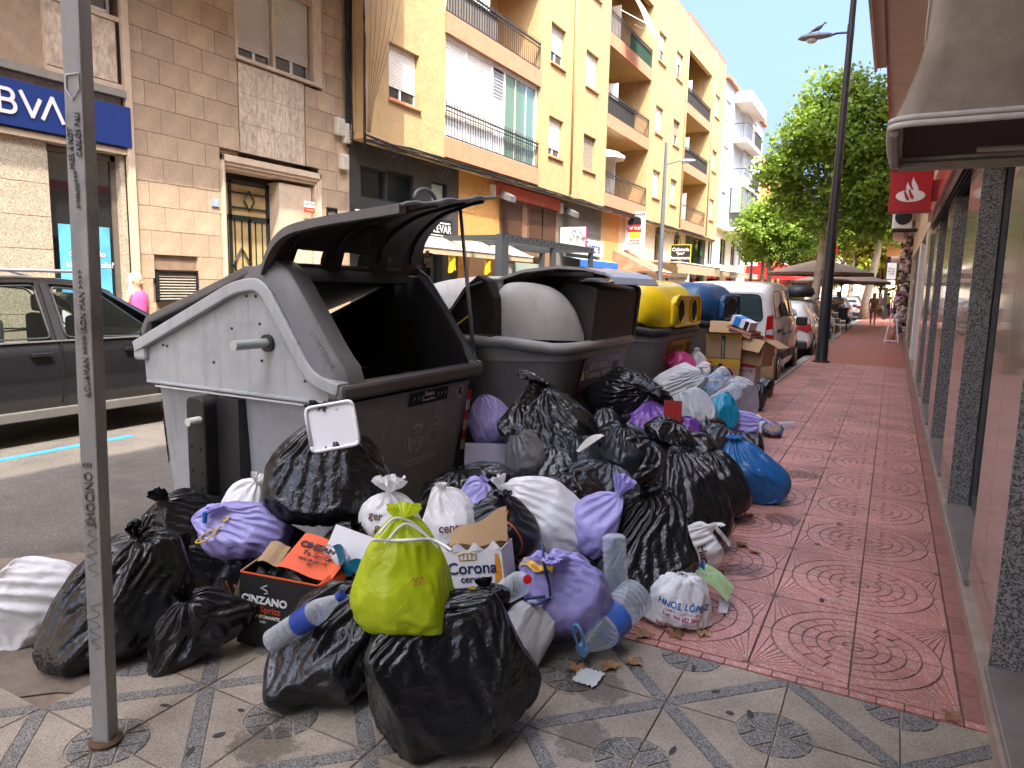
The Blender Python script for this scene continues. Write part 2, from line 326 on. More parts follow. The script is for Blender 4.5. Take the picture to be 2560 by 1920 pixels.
# solid backing just behind the blocks, leaving the openings free
bk = MB()
for y0, y1, z0, z1 in [(7.52, 9.25, -.3, 7.7), (9.25, 9.7, 3.9, 7.7), (11.9, 12.76, 3.9, 7.7), (11.8, 12.76, -.3, 3.9), (9.7, 11.9, 7.2, 7.7)]: bk.box(FX-.32, FX-.045, y0+.001, y1-.001, z0+.001, z1-.001)
P('backing_wall', bk, mat('mortar', (.24, .155, .1), .95, var=.2))
bid = {}
rnd = random.Random(3)
rows = [3.18+.397*k for k in range(-9, 12)]
for ri, z in enumerate(rows):
    y = 7.53+(0 if ri % 2 else -.28)
    while y < 12.75:
        a, b_ = max(y, 7.53), min(y+.565, 12.755); y += .565
        segs = [(a, b_)]
        zz0, zz1 = z, min(z+.397, 7.68)
        if zz1 <= zz0: continue
        for (oy0, oy1, oz0, oz1) in ops:
            if oz1 <= zz0+.05 or oz0 >= zz1-.05: continue
            ns = []
            for s0, s1 in segs:
                if oy1 <= s0 or oy0 >= s1: ns.append((s0, s1)); continue
                if s0 < oy0: ns.append((s0, oy0))
                if s1 > oy1: ns.append((oy1, s1))
            segs = ns
        for s0, s1 in segs:
            if s1-s0 < .04: continue
            mb = MB().box(-.06, rnd.uniform(-.003, .005), .004, s1-s0-.004, .004, zz1-zz0-.004)
            link('stone', mesh('stone', mb, stone), sb, (0, s0-6, zz0))
# top of the opening row above the door
# overhanging upper body whose soffit shades the wall
ov = MB(); ov.box(FX-.2, FX+1.88, -8, 12.75, 7.68, 16.5); P('upper_body', ov, mat('white_soffit', (.62, .56, .5), .7))
# pilaster dividing bank front and stone wall
P('pilaster', MB().box(FX-.02, FX+.06, 7.44, 7.56, -.3, 7.66), trimm, bev=.01)
bank = MB(); bank.box(FX-.30, FX-.05, -20, 6.24, -.3, 3.52).box(FX-.3, FX-.05, 7.36, 7.44, -.3, 3.52).box(FX-.3, FX-.05, -20, 7.44, 3.52, 3.62).box(FX-.3, FX-.06, -20, 7.44, 3.62, 4.39)
P('bank_wall', bank, stone2)
for k in range(7):
    for yy in (5.0, 3.8, 2.6): P('facing_panel', MB().box(FX-.05, FX-.03, yy+.004, yy+1.2-.004 if yy < 5 else 6.235, .1+.47*k+.004, .1+.47*(k+1)-.004), stone2)
P('lintel', MB().box(FX-.04, FX+.03, -20, 7.44, 3.53, 3.61), trimm)
P('cornice', MB().box(FX-.1, FX+.09, -20, 7.44, 4.39, 4.5), mat('grey_cornice', (.23, .21, .18), .6))
P('upper_wall', MB().box(FX-.3, FX-.03, -20, 6.27, 4.5, 7.66).box(FX-.3, FX-.1, 6.27, 7.44, 4.5, 5.6).box(FX-.3, FX-.1, 6.27, 7.44, 7.2, 7.66), stone)
for k in range(2):
    P('marble_panel', MB().box(FX-.07, FX-.03, 6.31+.6*k, 6.31+.6*k+.42+(.1 if k == 0 else .05), 4.62, 5.52), marble)
P('panel_frame', MB().box(FX-.05, FX-.01, 6.27, 7.44, 4.52, 4.6).box(FX-.05, FX-.01, 6.27, 7.44, 5.53, 5.6).box(FX-.08, FX-.01, 6.27, 6.3, 4.6, 5.53), trimm)
# window above the marble at the bank
def shutter(parent, y0, y1, z0, z1, X, m, pitch=.052, nm='shutter', off=0):
    mb = MB(); n = int((z1-z0)/pitch)
    for k in range(n):
        z = z0+k*(z1-z0)/n; h = (z1-z0)/n
        mb.add([(X, y0, z), (X, y1, z), (X+.012, y1, z+h*.3), (X+.012, y0, z+h*.3), (X+.006, y1, z+h*.92), (X+.006, y0, z+h*.92), (X, y1, z+h), (X, y0, z+h)], [(0, 1, 2, 3), (3, 2, 4, 5), (5, 4, 6, 7)])
    o = part(nm, mb, m, parent, W=True); o['kind'] = 'stuff'; return o
def window(parent, y0, y1, z0, z1, X, shut_to=None, m=None, frame=None, mull=True, depth=.1, sill=None, nm='window', pitch=.052):
    frame = frame or whiter
    f = MB(); t = .045
    f.box(X-.04, X, y0, y1, z0, z0+t).box(X-.04, X, y0, y1, z1-t, z1).box(X-.04, X, y0, y0+t, z0+t, z1-t).box(X-.04, X, y1-t, y1, z0+t, z1-t)
    if mull: ym = (y0+y1)/2; f.box(X-.035, X+.004, ym-.035, ym+.035, z0+t, z1-t)
    w = part(nm, f, frame, parent, W=True)
    part('pane', MB().box(X-.03, X-.02, y0+t, y1-t, z0+t, z1-t), dglass, w, W=True)
    if shut_to is not None and shut_to < z1: shutter(w, y0+.02, y1-.02, shut_to, z1-.005, X+.01, m or shut, pitch)
    if sill: part('sill', MB().box(X-.02, X+depth+.07, y0-.04, y1+.04, z0-.07, z0), sill, w, W=True, bev=.008)
    return w
window(sb, 6.35, 7.38, 5.65, 7.15, FX-.14, None, frame=alu)
window(sb, 9.78, 10.6, 5.68, 7.4, FX-.1, 5.86, shut, alu, depth=.12); window(sb, 10.68, 11.62, 5.68, 7.4, FX-.1, 5.96, shut, alu)
P('window_surround', MB().box(FX-.05, FX+.05, 9.66, 11.92, 5.62, 5.68).box(FX-.3, FX+.03, 11.66, 11.9, 5.68, 7.6).box(FX-.3, FX+.02, 9.66, 9.73, 5.68, 7.6).box(FX-.15, FX-.02, 10.61, 10.67, 5.68, 7.5), trimm, bev=.006)
for r in range(3):
    for c in range(4): P('marble_panel', MB().box(FX-.06, FX-.012, 9.735+.418*c+.003, 9.735+.418*(c+1)-.003, 3.97+.54*r+.003, 3.97+.54*(r+1)-.003), marble)
# entrance
dsur = MB()
for d0, d1, i in ((.0, .07, 0), (.05, .04, .06), (.1, .0, .12)):
    dsur.box(FX-.4, FX+d1, 9.25+i*.6, 9.25+i*.6+.05, -.3, 3.86-i).box(FX-.4, FX+d1, 11.8-i*.6-.05, 11.8-i*.6, -.3, 3.86-i).box(FX-.4, FX+d1, 9.25+i*.6, 11.8-i*.6, 3.86-i-.12, 3.86-i)
dsur.box(FX-.42, FX-.06, 10.73, 11.62, -.3, 3.55)
P('door_surround', dsur, trimm, bev=.008)
grn = mat('dark_green_iron', (.012, .02, .016), .4)
door = MB(); X = FX-.36
door.box(X-.03, X+.02, 9.36, 9.42, 0, 3.5).box(X-.03, X+.02, 10.64, 10.72, 0, 3.5).box(X-.03, X+.02, 9.36, 10.72, 3.42, 3.5).box(X-.03, X+.02, 9.36, 10.72, 2.74, 2.84).box(X-.03, X+.02, 9.72, 9.78, 0, 3.5).box(X-.03, X+.02, 10.18, 10.24, 0, 2.8)
for k in range(7): door.box(X-.02, X+.02, 9.5+.17*k, 9.515+.17*k, .9, 2.75)
for y, z, s in ((10.2, 3.13, .16), (9.98, 1.9, .27)):
    for a, b_ in (((y-s*.8, z), (y, z+s*1.2)), ((y, z+s*1.2), (y+s*.8, z)), ((y+s*.8, z), (y, z-s*1.2)), ((y, z-s*1.2), (y-s*.8, z))): door.tube([(X+.03, *a), (X+.03, *b_)], .016, 5)
door.box(X, X+.03, 9.78, 10.66, 3.25, 3.28).box(X, X+.03, 9.78, 10.66, 2.97, 3.0)
dr = P('door', door, grn); part('pane', MB().box(X-.012, X-.004, 9.42, 10.64, 0, 3.42), mat('amber_glass', (.42, .30, .14), .15, var=.2, scale=3), dr, W=True)
# bank shop window
wf = MB(); X = FX-.2
wf.box(X-.03, X+.03, 6.24, 6.32, .5, 3.5).box(X-.03, X+.03, 7.28, 7.36, .5, 3.5).box(X-.03, X+.03, 6.24, 7.36, 3.42, 3.5).box(X-.03, X+.03, 6.24, 7.36, .42, .5)
w = P('shop_window', wf, mat('bronze_frame', (.12, .10, .08), .4)); part('pane', MB().box(X-.012, X-.004, 6.3, 7.3, .5, 3.45), dglass, w, W=True)
pst = part('poster', MB().box(X+.002, X+.008, 6.42, 7.22, 1.1, 2.38), mat('poster_blue', (.10, .38, .55), .4, var=.3, scale=2), w, W=True)
text('con       do', .13, white, w, (X+.012, 6.84, 1.95), (0, 1, 0), (0, 0, 1)); text('los f    España?', .13, white, w, (X+.012, 6.88, 1.78), (0, 1, 0), (0, 0, 1))
part('poster', MB().box(X+.002, X+.008, 6.4, 7.25, .5, 1.08), mat('poster_pale', (.5, .58, .58), .4), w, W=True)
shn = solo('shop_sign', 'dark blue bank fascia sign with large white letters on the stone building', 'sign', MB().box(FX-.02, FX+.08, 3.2, 7.5, 3.64, 4.26), mat('sign_blue', (.012, .04, .19), .3, var=.04), bev=.005)
def strokes(parent, polys, X, m, t=.012):
    mb = MB()
    kk = 0
    for pl, wd_ in polys:
        for a, b_ in zip(pl[:-1], pl[1:]):
            kk += 1; X = X+.0003
            a, b_ = Vector(a), Vector(b_); d = (b_-a).normalized(); n = Vector((-d.y, d.x))*wd_/2; e = d*wd_*.3
            q = [a-e+n, a-e-n, b_+e-n, b_+e+n]; mb.prism([tuple(p) for p in q], 'x', X, X+t)
    return part('lettering', mb, m, parent, W=True)
def arcp(cy, cz, r, a0, a1, n=8, ry=None): return [(cy+(ry or r)*math.cos(R(a0+(a1-a0)*i/n)), cz+r*math.sin(R(a0+(a1-a0)*i/n))) for i in range(n+1)]
def Bl(y): return [([(y, 3.81), (y, 4.11)], .05), ([(y, 4.11), (y+.11, 4.11)]+arcp(y+.11, 4.04, .07, 90, -90)+[(y, 3.97)], .048), ([(y+.1, 3.97)]+arcp(y+.12, 3.89, .08, 90, -90)+[(y, 3.81)], .048)]
strokes(shn, Bl(5.22)+Bl(5.58)+[([(5.86, 4.12), (6.0, 3.81), (6.11, 4.05)], .05), ([(6.14, 3.81), (6.28, 4.12), (6.42, 3.80)], .05)], FX+.082, white)
# small fittings on the stone wall
def louver(y0, y1, z0, z1, lab, d=.03, n=10):
    t = thing('wall_vent', lab, 'vent', (FX, y0, z0)); part('frame', MB().box(FX-.04, FX+d, y0, y1, z1-.03, z1).box(FX-.04, FX+d, y0, y1, z0, z0+.03).box(FX-.04, FX+d, y0, y0+.03, z0, z1).box(FX-.04, FX+d, y1-.03, y1, z0, z1), darkm, t, W=True)
    for k in range(n):
        z = z0+.03+(z1-z0-.06)*(k+.2)/n; part('slat', MB().add([(FX, y0+.03, z), (FX, y1-.03, z), (FX-.03, y1-.03, z+(z1-z0)/n*.7), (FX-.03, y0+.03, z+(z1-z0)/n*.7)], [(0, 1, 2, 3)]), mat('louver_metal', (.25, .22, .17), .5), t, W=True)
    return t
louver(7.87, 8.68, 1.2, 1.74, 'wide dark metal louver low on the stone wall behind the large grey container'); louver(12.0, 12.33, 2.94, 3.2, 'small dark louver high beside the entrance surround', n=8)
def plate(y0, y1, z0, z1, m, lab, X=FX, name='house_number_plate', cat='sign'): return solo(name, lab, cat, MB().box(X-.0, X+.03, y0, y1, z0, z1), m, bev=.004)
pl = plate(9.03, 9.19, 2.9, 3.04, mat('plate_blue', (.25, .33, .42), .3), 'small blue and white house number plate left of the entrance'); text('1', .11, white, pl, (FX+.034, 9.11, 2.97), (0, 1, 0), (0, 0, 1), bold=.02)
pl = plate(11.26, 11.55, 3.12, 3.24, white, 'small white and red alarm plate on the entrance surround', name='alarm_plate', X=FX+.075); text('EXTEM', .09, black, pl, (FX+.109, 11.4, 3.18), (0, 1, 0), (0, 0, 1))
part('red_band', MB().box(FX+.075, FX+.103, 11.26, 11.55, 3.02, 3.118), mat('plate_red', (.5, .06, .02), .4), pl, W=True)
text('ZONA BAJO VIGILANCIA', .02, white, pl, (FX+.106, 11.4, 3.07), (0, 1, 0), (0, 0, 1))
for y0, y1, z0, z1, lab in ((12.25, 12.5, 4.76, 5.12, 'cream junction box with louvers, upper left of the three by the cables'), (12.5, 12.72, 4.62, 5.05, 'pale plastic junction box nearest the cable bundle'), (12.4, 12.62, 4.05, 4.38, 'rounded cream junction box hanging lowest on the stone wall')):
    t = thing('junction_box', lab, 'junction box', (FX, y0, z0), group='junction boxes beside the cables')
    part('body', MB().box(FX, FX+.13, y0, y1, z0, z1), mat('cream_plastic', (.55, .5, .42), .5), t, W=True, bev=.02)
    for k in range(4): part('rib', MB().box(FX+.13, FX+.14, y0+.03, y1-.03, z0+.05+.07*k, z0+.07+.07*k), MT['cream_plastic'], t, W=True)

# ---------------- orange apartment building ----------------
OX = -10.6
ora = mat('ochre_render', (.46, .305, .145), .85, var=.10, scale=2.5, bump=.5, bscale=9, bdist=.03, stain=(.38, .25, .12), sscale=.9, samt=.4, streak=((.33, .21, .10), (.55, .42, .26), .32))
sal = mat('salmon_render', (.52, .215, .12), .8, var=.1, scale=4, bump=.2, bscale=20)
ob = thing('apartment_building', 'ochre rendered apartment block with salmon balconies over dark shopfronts', 'building', (OX, 13, 0))
def Q(nm, mb, m, parent=ob, **k): return part(nm, mb, m, parent, W=True, **k)
Y0, Y1, ZB, ZT = 12.78, 48.2, 4.9, 15.7
balc = [(16.0, 21.45), (27.6, 32.9), (39.3, 44.6)]
lev = [5.0, 8.05, 11.1]; top_open = 14.2
Ybs = [Y0]+[v for b in balc for v in b]+[Y1]
wins = []   # y0,y1,z0,z1
for (a, b_) in ((22.25, 23.4), (25.27, 26.5), (33.9, 35.1), (36.95, 38.15), (45.75, 47.0)):
    for z0, z1 in ((5.98, 7.25), (8.95, 10.2), (12.2, 13.5)): wins.append([a, b_, z0, z1])
wins.append([13.68, 14.87, 5.82, 7.05]); wins.append([13.68, 14.87, 8.95, 10.2]); wins.append([13.68, 14.87, 12.2, 13.5])
def facade(parent, X, t, y0, y1, z0, z1, holes, m, name='wall'):
    ys = sorted({y0, y1, *[v for h in holes for v in h[:2] if y0 < v < y1]}); zs = sorted({z0, z1, *[v for h in holes for v in h[2:] if z0 < v < z1]})
    mb = MB()
    for a, b_ in zip(ys[:-1], ys[1:]):
        run = None
        for c, d in zip(zs[:-1], zs[1:]):
            ym, zm = (a+b_)/2, (c+d)/2
            if any(h[0] < ym < h[1] and h[2] < zm < h[3] for h in holes):
                if run: mb.box(X-t, X, a, b_, run[0], run[1]); run = None
            else: run = (run[0], d) if run else (c, d)
        if run: mb.box(X-t, X, a, b_, run[0], run[1])
    return part(name, mb, m, parent, W=True)
segs = [(12.78, 16.0), (21.45, 27.6), (32.9, 39.3), (44.6, 48.2)]
for a, b_ in segs: facade(ob, OX, .22, a, b_, ZB, ZT, [h for h in wins if a < h[0] < b_], ora)
Q('back_wall', MB().box(OX-1.9, OX-1.6, Y0, Y1, ZB, ZT), ora)
Q('soffit', MB().box(OX-2.2, OX-.001, Y0, Y1, ZB-.14, ZB-.001), mat('soffit_render', (.5, .32, .15), .8))
Q('parapet', MB().box(OX-.22, OX-.001, 12.78, 39.1, ZT, ZT+.06).box(OX-.22, OX-.001, 39.1, 48.2, ZT, ZT+.3), mat('dark_coping', (.3, .15, .1), .7)); Q('roof', MB().box(OX-9, OX-.23, Y0, Y1, ZT-.3, ZT-.05), ora)
Q('end_wall', MB().box(OX-9, OX-.23, Y0-.05, Y0+.15, ZB, ZT-.31), ora); Q('end_wall', MB().box(OX-9, OX-.23, Y1-.2, Y1, ZB, ZT-.31), ora)
sillm = mat('salmon_sill', (.62, .27, .13), .7)
shb = mat('bronze_shutter', (.3, .25, .19), .5)
sc_ = {(22.25, 5.98): (6.25, shutw), (22.25, 8.95): (9.35, shut), (25.27, 5.98): (5.99, shb), (25.27, 8.95): (8.96, shutw), (13.68, 5.82): (6.12, shutw), (33.9, 8.95): (9.1, shutw), (33.9, 12.2): (12.8, shutw), (36.95, 12.2): (13.0, shutw), (36.95, 8.95): (9.5, shb)}
for h in wins:
    s_, m_ = sc_.get((h[0], h[2]), (h[2]+.02, [shut, shutw][int(h[0]+h[2]) % 2]))
    window(ob, h[0], h[1], h[2], h[3], OX-.14, s_, m_, sill=sillm, depth=.14, pitch=.055 if h[0] < 30 else .09)
railm = mat('iron_railing', (.035, .032, .03), .5)
# guard rails in two upper windows
bal_bar = mesh('baluster', MB().box(-.007, .007, -.009, .009, 0, .88), railm)
def railing(parent, y0, y1, z, X, n, H=.95, curt=None, ends=True):
    part('handrail', MB().box(X-.025, X+.025, y0, y1, z+H-.04, z+H).box(X-.015, X+.015, y0, y1, z+.05, z+.075).box(X-.015, X+.015, y0, y1, z+H-.14, z+H-.12), railm, parent, W=True)
    r = root_of(parent).location
    for k in range(n+1): link('baluster', bal_bar, parent, (X-r.x, y0+(y1-y0)*k/n-r.y, z+.03-r.z))
    if curt: part('privacy_screen', MB().box(X-.05, X-.03, *curt[0], z+.04, z+H-.06), curt[1], parent, W=True)
scr = mat('reed_screen', (.045, .038, .03), .8, var=.5, scale=4, stretch=(1, 14, 1)); gscr = mat('green_screen', (.015, .09, .035), .8, var=.5, scale=30)
for bi, (a, b_) in enumerate(balc):
    for a_ in (a-.12, b_): Q('side_wall', MB().box(OX-1.6, OX-.22, a_, a_+.12, ZB, ZT-.31), ora)
    Q('head_wall', MB().box(OX-.22, OX, a+.001, b_-.001, 14.2, ZT), ora)
    for li, z in enumerate(lev):
        dep = 0
        Q('balcony_slab', MB().box(OX-1.6, OX-.001, a+.001, b_-.001, z-.1, z+.15), ora)
        Q('balcony_fascia', MB().box(OX+.001, OX+.06, a-.03, b_+.05, z-.12, z+.38), sal)
        bal = {0: None, 1: None}
        cur = None
        if bi == 0 and li == 1: cur = ((a+.1, a+2.7), mat('striped_canvas', (.16, .14, .12), .9, var=.5, scale=3, stretch=(1, 9, .1)))
        if bi == 1 and li == 1: cur = ((a, b_-2.0), scr)
        if bi == 1 and li == 2: cur = ((a+2.4, b_-.1), gscr)
        if bi == 2 and li > 0: cur = ((a, b_-.1), scr)
        railing(ob, a+.03, b_-.03, z+.36, OX+.02, 40 if bi == 0 else 34 if bi == 1 else 26, .72 if False else .82, cur)
        # doors at the back
        if not (bi == 0 and li == 0):
            X = OX-1.58
            d = Q('balcony_door', MB().box(X, X+.05, b_-1.9, b_-1.84, z+.2, z+2.3).box(X, X+.05, b_-.86, b_-.8, z+.2, z+2.3).box(X, X+.05, b_-1.84, b_-.86, z+2.22, z+2.3), whiter); part('pane', MB().box(X, X+.02, b_-1.84, b_-.86, z+.2, z+2.22), dglass, d, W=True)
            if bi != 1: shutter(d, b_-1.84, b_-.86, z+(1.5 if bi == 0 else .3), z+2.25, X+.03, shutw, .08)
            Q('partition', MB().box(OX-1.4, OX-.25, a+1.75, a+1.8, z+.2, z+2.0), whiter)
# glazed-in lower balcony: shutters, louver, sliding panes
gl = MB(); X = OX-.1; a, b_ = balc[0]
gl.box(X-.05, X+.03, a, b_, 5.38, 5.46).box(X-.05, X+.03, a, b_, 7.82, 7.94)
for y in (a+.02, 17.1, 18.52, 19.25, 21.35): gl.box(X-.05, X+.03, y, y+.07, 5.46, 7.82)
g = Q('glazed_balcony', gl, whiter)
shutter(g, a+.09, 17.1, 5.9, 7.82, X, shutw, .06); shutter(g, 17.17, 18.52, 5.9, 7.82, X, shutw, .06); shutter(g, 18.6, 19.25, 7.0, 7.75, X, mat('grey_louver', (.25, .25, .26), .5), .09)
part('panel', MB().box(X-.02, X, 18.59, 19.25, 5.46, 7.0).box(X-.02, X, a+.09, 18.5, 5.46, 5.9), whiter, g, W=True); part('pane', MB().box(X-.03, X-.015, 19.32, 21.35, 5.46, 7.82), glassmat('green_glass', (.12, .22, .17), .05, 0), g, W=True)
for y in (20.0, 20.7): part('mullion', MB().box(X-.01, X+.01, y, y+.03, 5.46, 7.82), whiter, g, W=True)
# enclosure on second balcony
e2 = MB(); e2.box(OX-1.5, OX-.2, 18.5, 18.56, 8.4, 11.0); Q('enclosure_side', e2, whiter); shutter(ob, 16.05, 18.5, 9.25, 10.95, OX-.2, shutw, .12, 'enclosure_screen')
Q('enclosure_front', MB().box(OX-.26, OX-.22, 16.05, 18.5, 8.4, 10.95), whiter)
Q('air_conditioner', MB().box(OX-1.5, OX-1.0, 29.3, 29.7, 9.6, 10.4), whiter, bev=.02)
# yellow awnings on the top balcony
aw = thing('balcony_awning', 'sagging cream awning let down over the top middle balcony', 'awning', (OX, 28.6, 13))
part('canvas', MB().grid(lambda u, v: (OX-.6+1.7*v, 28.3+1.7*u+.3*v, 14.0-2.1*v*v-.15*math.sin(u*3.1)), 8, 8), mat('cream_canvas', (.7, .58, .32), .8, transl=.3), aw, W=True, smooth=True)
part('valance', MB().grid(lambda u, v: (OX+1.1+.02*math.sin(u*30), 28.6+1.7*u, 11.9-.3*v-.05*abs(math.sin(u*12))), 24, 2), mat('patterned_valance', (.45, .38, .15), .9, var=.6, scale=14), aw, W=True)
part('arm', MB().tube([(OX+.02, 28.5, 12.6), (OX+1.1, 28.6, 11.95)], .015).tube([(OX+.02, 30.3, 12.6), (OX+1.1, 30.3, 11.95)], .015), whiter, aw, W=True)
ub = thing('balcony_parasol', 'small pale parasol standing on the lowest middle balcony', 'parasol', (OX-.5, 28.9, 5.15))
part('canopy', MB().lathe([(.0, 2.35), (.5, 2.2), (.85, 1.98), (.84, 1.9), (.5, 2.12), (.01, 2.27)], 8, (OX-.5, 28.9, 5.0)), whiter, ub, W=True); part('pole', MB().tube([(OX-.5, 28.9, 5.15), (OX-.5, 28.9, 7.3)], .02), whiter, ub, W=True)
# rain pipes and cables
for y in (24.1, 38.95, 45.1): solo('rain_pipe', {24.1: 'ochre painted rain pipe running down between the shuttered windows nearest the stone building', 38.95: 'rain pipe between the middle windows and the far balconies', 45.1: 'rain pipe just beyond the far balconies'}[y], 'pipe', MB().tube([(OX+.05, y, ZB), (OX+.05, y, ZT)], .04, 8), ora, True, group='rain pipes on the ochre facade')
cab = MB(); rnd = random.Random(5)
for k in range(16):
    y = 12.66+rnd.uniform(-.1, .14); x = FX+.06+rnd.uniform(0, .1) if y < 12.76 else OX+.03
    pts = [(x, y+rnd.uniform(-.03, .03), 7.7-(.45*i)) for i in range(8)]; cab.tube(pts, rnd.uniform(.008, .018), 5)
for k in range(6):
    y = 13.0+.16*k; cab.tube([(OX+.03, y+.1*k, 8.8), (OX+.04, y, 7.2), (OX+.04, 12.90+.04*k, 5.6), (OX+.04, 12.86+.02*k, 4.9)], .0045, 4)
solo('cable_bundle', 'thick bundle of black cables running down the joint of the two buildings', 'cables', cab, black, True)
c2 = MB()
for k in range(9):
    z = 4.83-rnd.uniform(0, .14); x = OX-.0+rnd.uniform(.0, .06)
    pts = []; y = 12.8
    while y < 48:
        pts.append((x, y, z+rnd.uniform(-.05, .03))); y += rnd.uniform(.5, 1.4)
    c2.tube(pts, rnd.uniform(.008, .016), 4)
for k in range(10): y = rnd.uniform(12.9, 16); c2.tube([(OX+.02, y, 4.8), (OX+.02, y+.3, 4.6-rnd.uniform(0, .3)), (OX+.02, y+.8, 4.78)], .006, 4)
solo('cable_run', 'long tangle of black cables along the underside of the ochre facade', 'cables', c2, black, True)

# ---------------- bank building on the right ----------------
WX = .47
rb = thing('bank_building', 'branch building with polished brown panels, speckled granite jambs and red fascia along the pavement', 'building', (WX, 6, 0))
def Rr(nm, mb, m, parent=rb, **k): return part(nm, mb, m, parent, W=True, **k)
pol = mat('polished_panel', (.31, .26, .21), .2, var=.18, scale=60, coat=.6, stain=(.2, .14, .1), sscale=3, samt=.3, stretch=(1, 1, .25))
gran = speck('black_white_granite', (.26, .25, .24), [(.06, .058, .055), (.30, .29, .27), (.12, .12, .12), (.22, .22, .21)], 150, .35, .05, .9)
sillmar = mat('marble_sill', (.19, .165, .145), .4, var=.2, scale=5, stain=(.25, .2, .15))
frm = mat('shopfront_frame', (.10, .11, .115), .35, .3)
cream = mat('cream_render', (.62, .53, .43), .8, var=.08, stain=(.35, .27, .2), sscale=2, samt=.3)
jamb = [3.35, 5.95, 8.65, 11.35, 14.0]
pw = .95
Rr('plinth', MB().box(WX-.03, WX+.3, .2, 40, -.3, .07), mat('plinth_stone', (.32, .25, .2), .6, var=.25, scale=10, stain=(.18, .13, .1)))
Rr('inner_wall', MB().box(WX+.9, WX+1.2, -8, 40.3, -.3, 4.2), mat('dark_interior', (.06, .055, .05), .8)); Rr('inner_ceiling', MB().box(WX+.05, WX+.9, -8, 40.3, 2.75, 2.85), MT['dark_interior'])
for i, y in enumerate(jamb):
    Rr('panel', MB().box(WX, WX+.06, y+.004, y+pw*.5-.003, .075, 2.62), pol, bev=.003); Rr('panel', MB().box(WX, WX+.06, y+pw*.5+.003, y+pw, .075, 2.62), pol, bev=.003)
    Rr('pier', MB().box(WX+.062, WX+.3, y+.021, y+pw-.001, .07, 2.75), pol)
    Rr('granite_jamb', MB().box(WX-.002, WX+.13, y-.02, y, .09, 2.6), gran, bev=.002)
    Rr('granite_jamb', MB().box(WX+.002, WX+.12, y+pw, y+pw+.02, .09, 2.6), gran, bev=.002)
    y0 = y-1.65 if i == 0 else jamb[i-1]+pw+.02; y1 = y-.02
    if i == 0: y0 = .4
    Rr('sill', MB().box(WX-.015, WX+.3, y0, y1, .07, .105), sillmar, bev=.004)
    X = WX+.14
    f = Rr('shopfront_frame', MB().box(X, X+.05, y1-.06, y1, .105, 2.6).box(X, X+.05, y0, y0+.06, .105, 2.6).box(X, X+.05, y0+.06, y1-.06, .105, .2).box(X, X+.05, y0+.06, y1-.06, 2.5, 2.6), frm)
    part('pane', MB().box(X+.02, X+.03, y0+.06, y1-.06, .2, 2.5), glassmat('shop_glass', (.02, .03, .028), .02, .8), f, W=True)
    ps = part('poster' if i < 3 else 'reflection_panel', MB().box(X+.035, X+.04, y0+.08, y1-.07, .25, 2.1 if i % 2 else 2.4), mat('poster_reflection_white', (.66, .63, .60), .4) if i != 3 else mat('beige_reflection', (.45, .38, .3), .7), f, W=True)  # panels added behind every pane, standing in for posters and bright reflections
    if i in (1, 2):
        if i == 1:
            part('poster_block', MB().box(X+.030, X+.034, y1-.95, y1-.1, .55, 1.0), mat('poster_dark', (.05, .03, .06), .4), f, W=True)
            part('poster_block', MB().box(X+.030, X+.034, y1-.75, y1-.35, .35, .5), mat('santander_red', (.42, .008, .012), .35), f, W=True)
            mb = MB(); 
            mb.tube([(X+.03, y1-.5+.22*math.cos(t*.524), .78+.14*math.sin(t*.524)) for t in range(13)], .012, 5); part('poster_ring', mb, white, f, W=True)
            text('mes acumulas', .1, MT['poster_dark'], f, (X+.028, y1-.6, 1.2), (0, -1, 0), (0, 0, 1)); text('y disfrutas', .1, MT['poster_dark'], f, (X+.028, y1-.6, 1.08), (0, -1, 0), (0, 0, 1))
mb = MB()   # far shopfronts beyond the bank
for k in range(6): mb.box(WX+.0, WX+.2, 15.2+4.2*k, 16.2+4.2*k, 0, 2.8)
for k in range(6): Rr('far_pier', MB().box(WX+.0, WX+.2, 15.2+4.2*k, 16.4+4.2*k, 0, 2.8), [cream, white, pol][k % 3]); Rr('far_window', MB().box(WX+.1, WX+.14, 16.4+4.2*k, 19.4+4.2*k, 0, 2.8), dglass)
# fascia with grille, soffits, upper floors
redf = mat('fascia_red', (.42, .012, .016), .25, coat=.3)
Rr('fascia', MB().box(WX-.12, WX-.08, 4.3, 12.4, 2.66, 3.1), redf); Rr('fascia_underside', MB().box(WX-.08, WX+.06, 4.3, 12.4, 2.62, 2.66), mat('fascia_brown', (.16, .09, .07), .5))
for k in range(5): Rr('grille_slat', MB().box(WX-.075+.028*k, WX-.06+.028*k, 4.3, 12.4, 2.585, 2.62), darkm)
Rr('fascia_wall', MB().box(WX+.0, WX+.06, .2, 40.3, 2.82, 4.5), cream)
Rr('soffit', MB().box(-.32, 6, -12, 8.0, 3.75, 4.0), cream); Rr('soffit', MB().box(-.27, 6, 8.0, 40.3, 4.2, 4.4), cream); Rr('soffit_groove', MB().box(-.245, -.225, -3, 7.9, 3.744, 3.752), mat('groove', (.2, .14, .1), .9))
Rr('soffit_edge', MB().box(-.345, -.321, -12, 8.0, 3.72, 4.1), cream); Rr('fascia_line', MB().box(-.29, -.271, 8, 20, 4.17, 4.4), redf)
Rr('upper_wall', MB().box(-.30, 9, -12, 8, 4.01, 14.9).box(-.26, 8, 8.0, 40.4, 4.41, 14.9), cream)
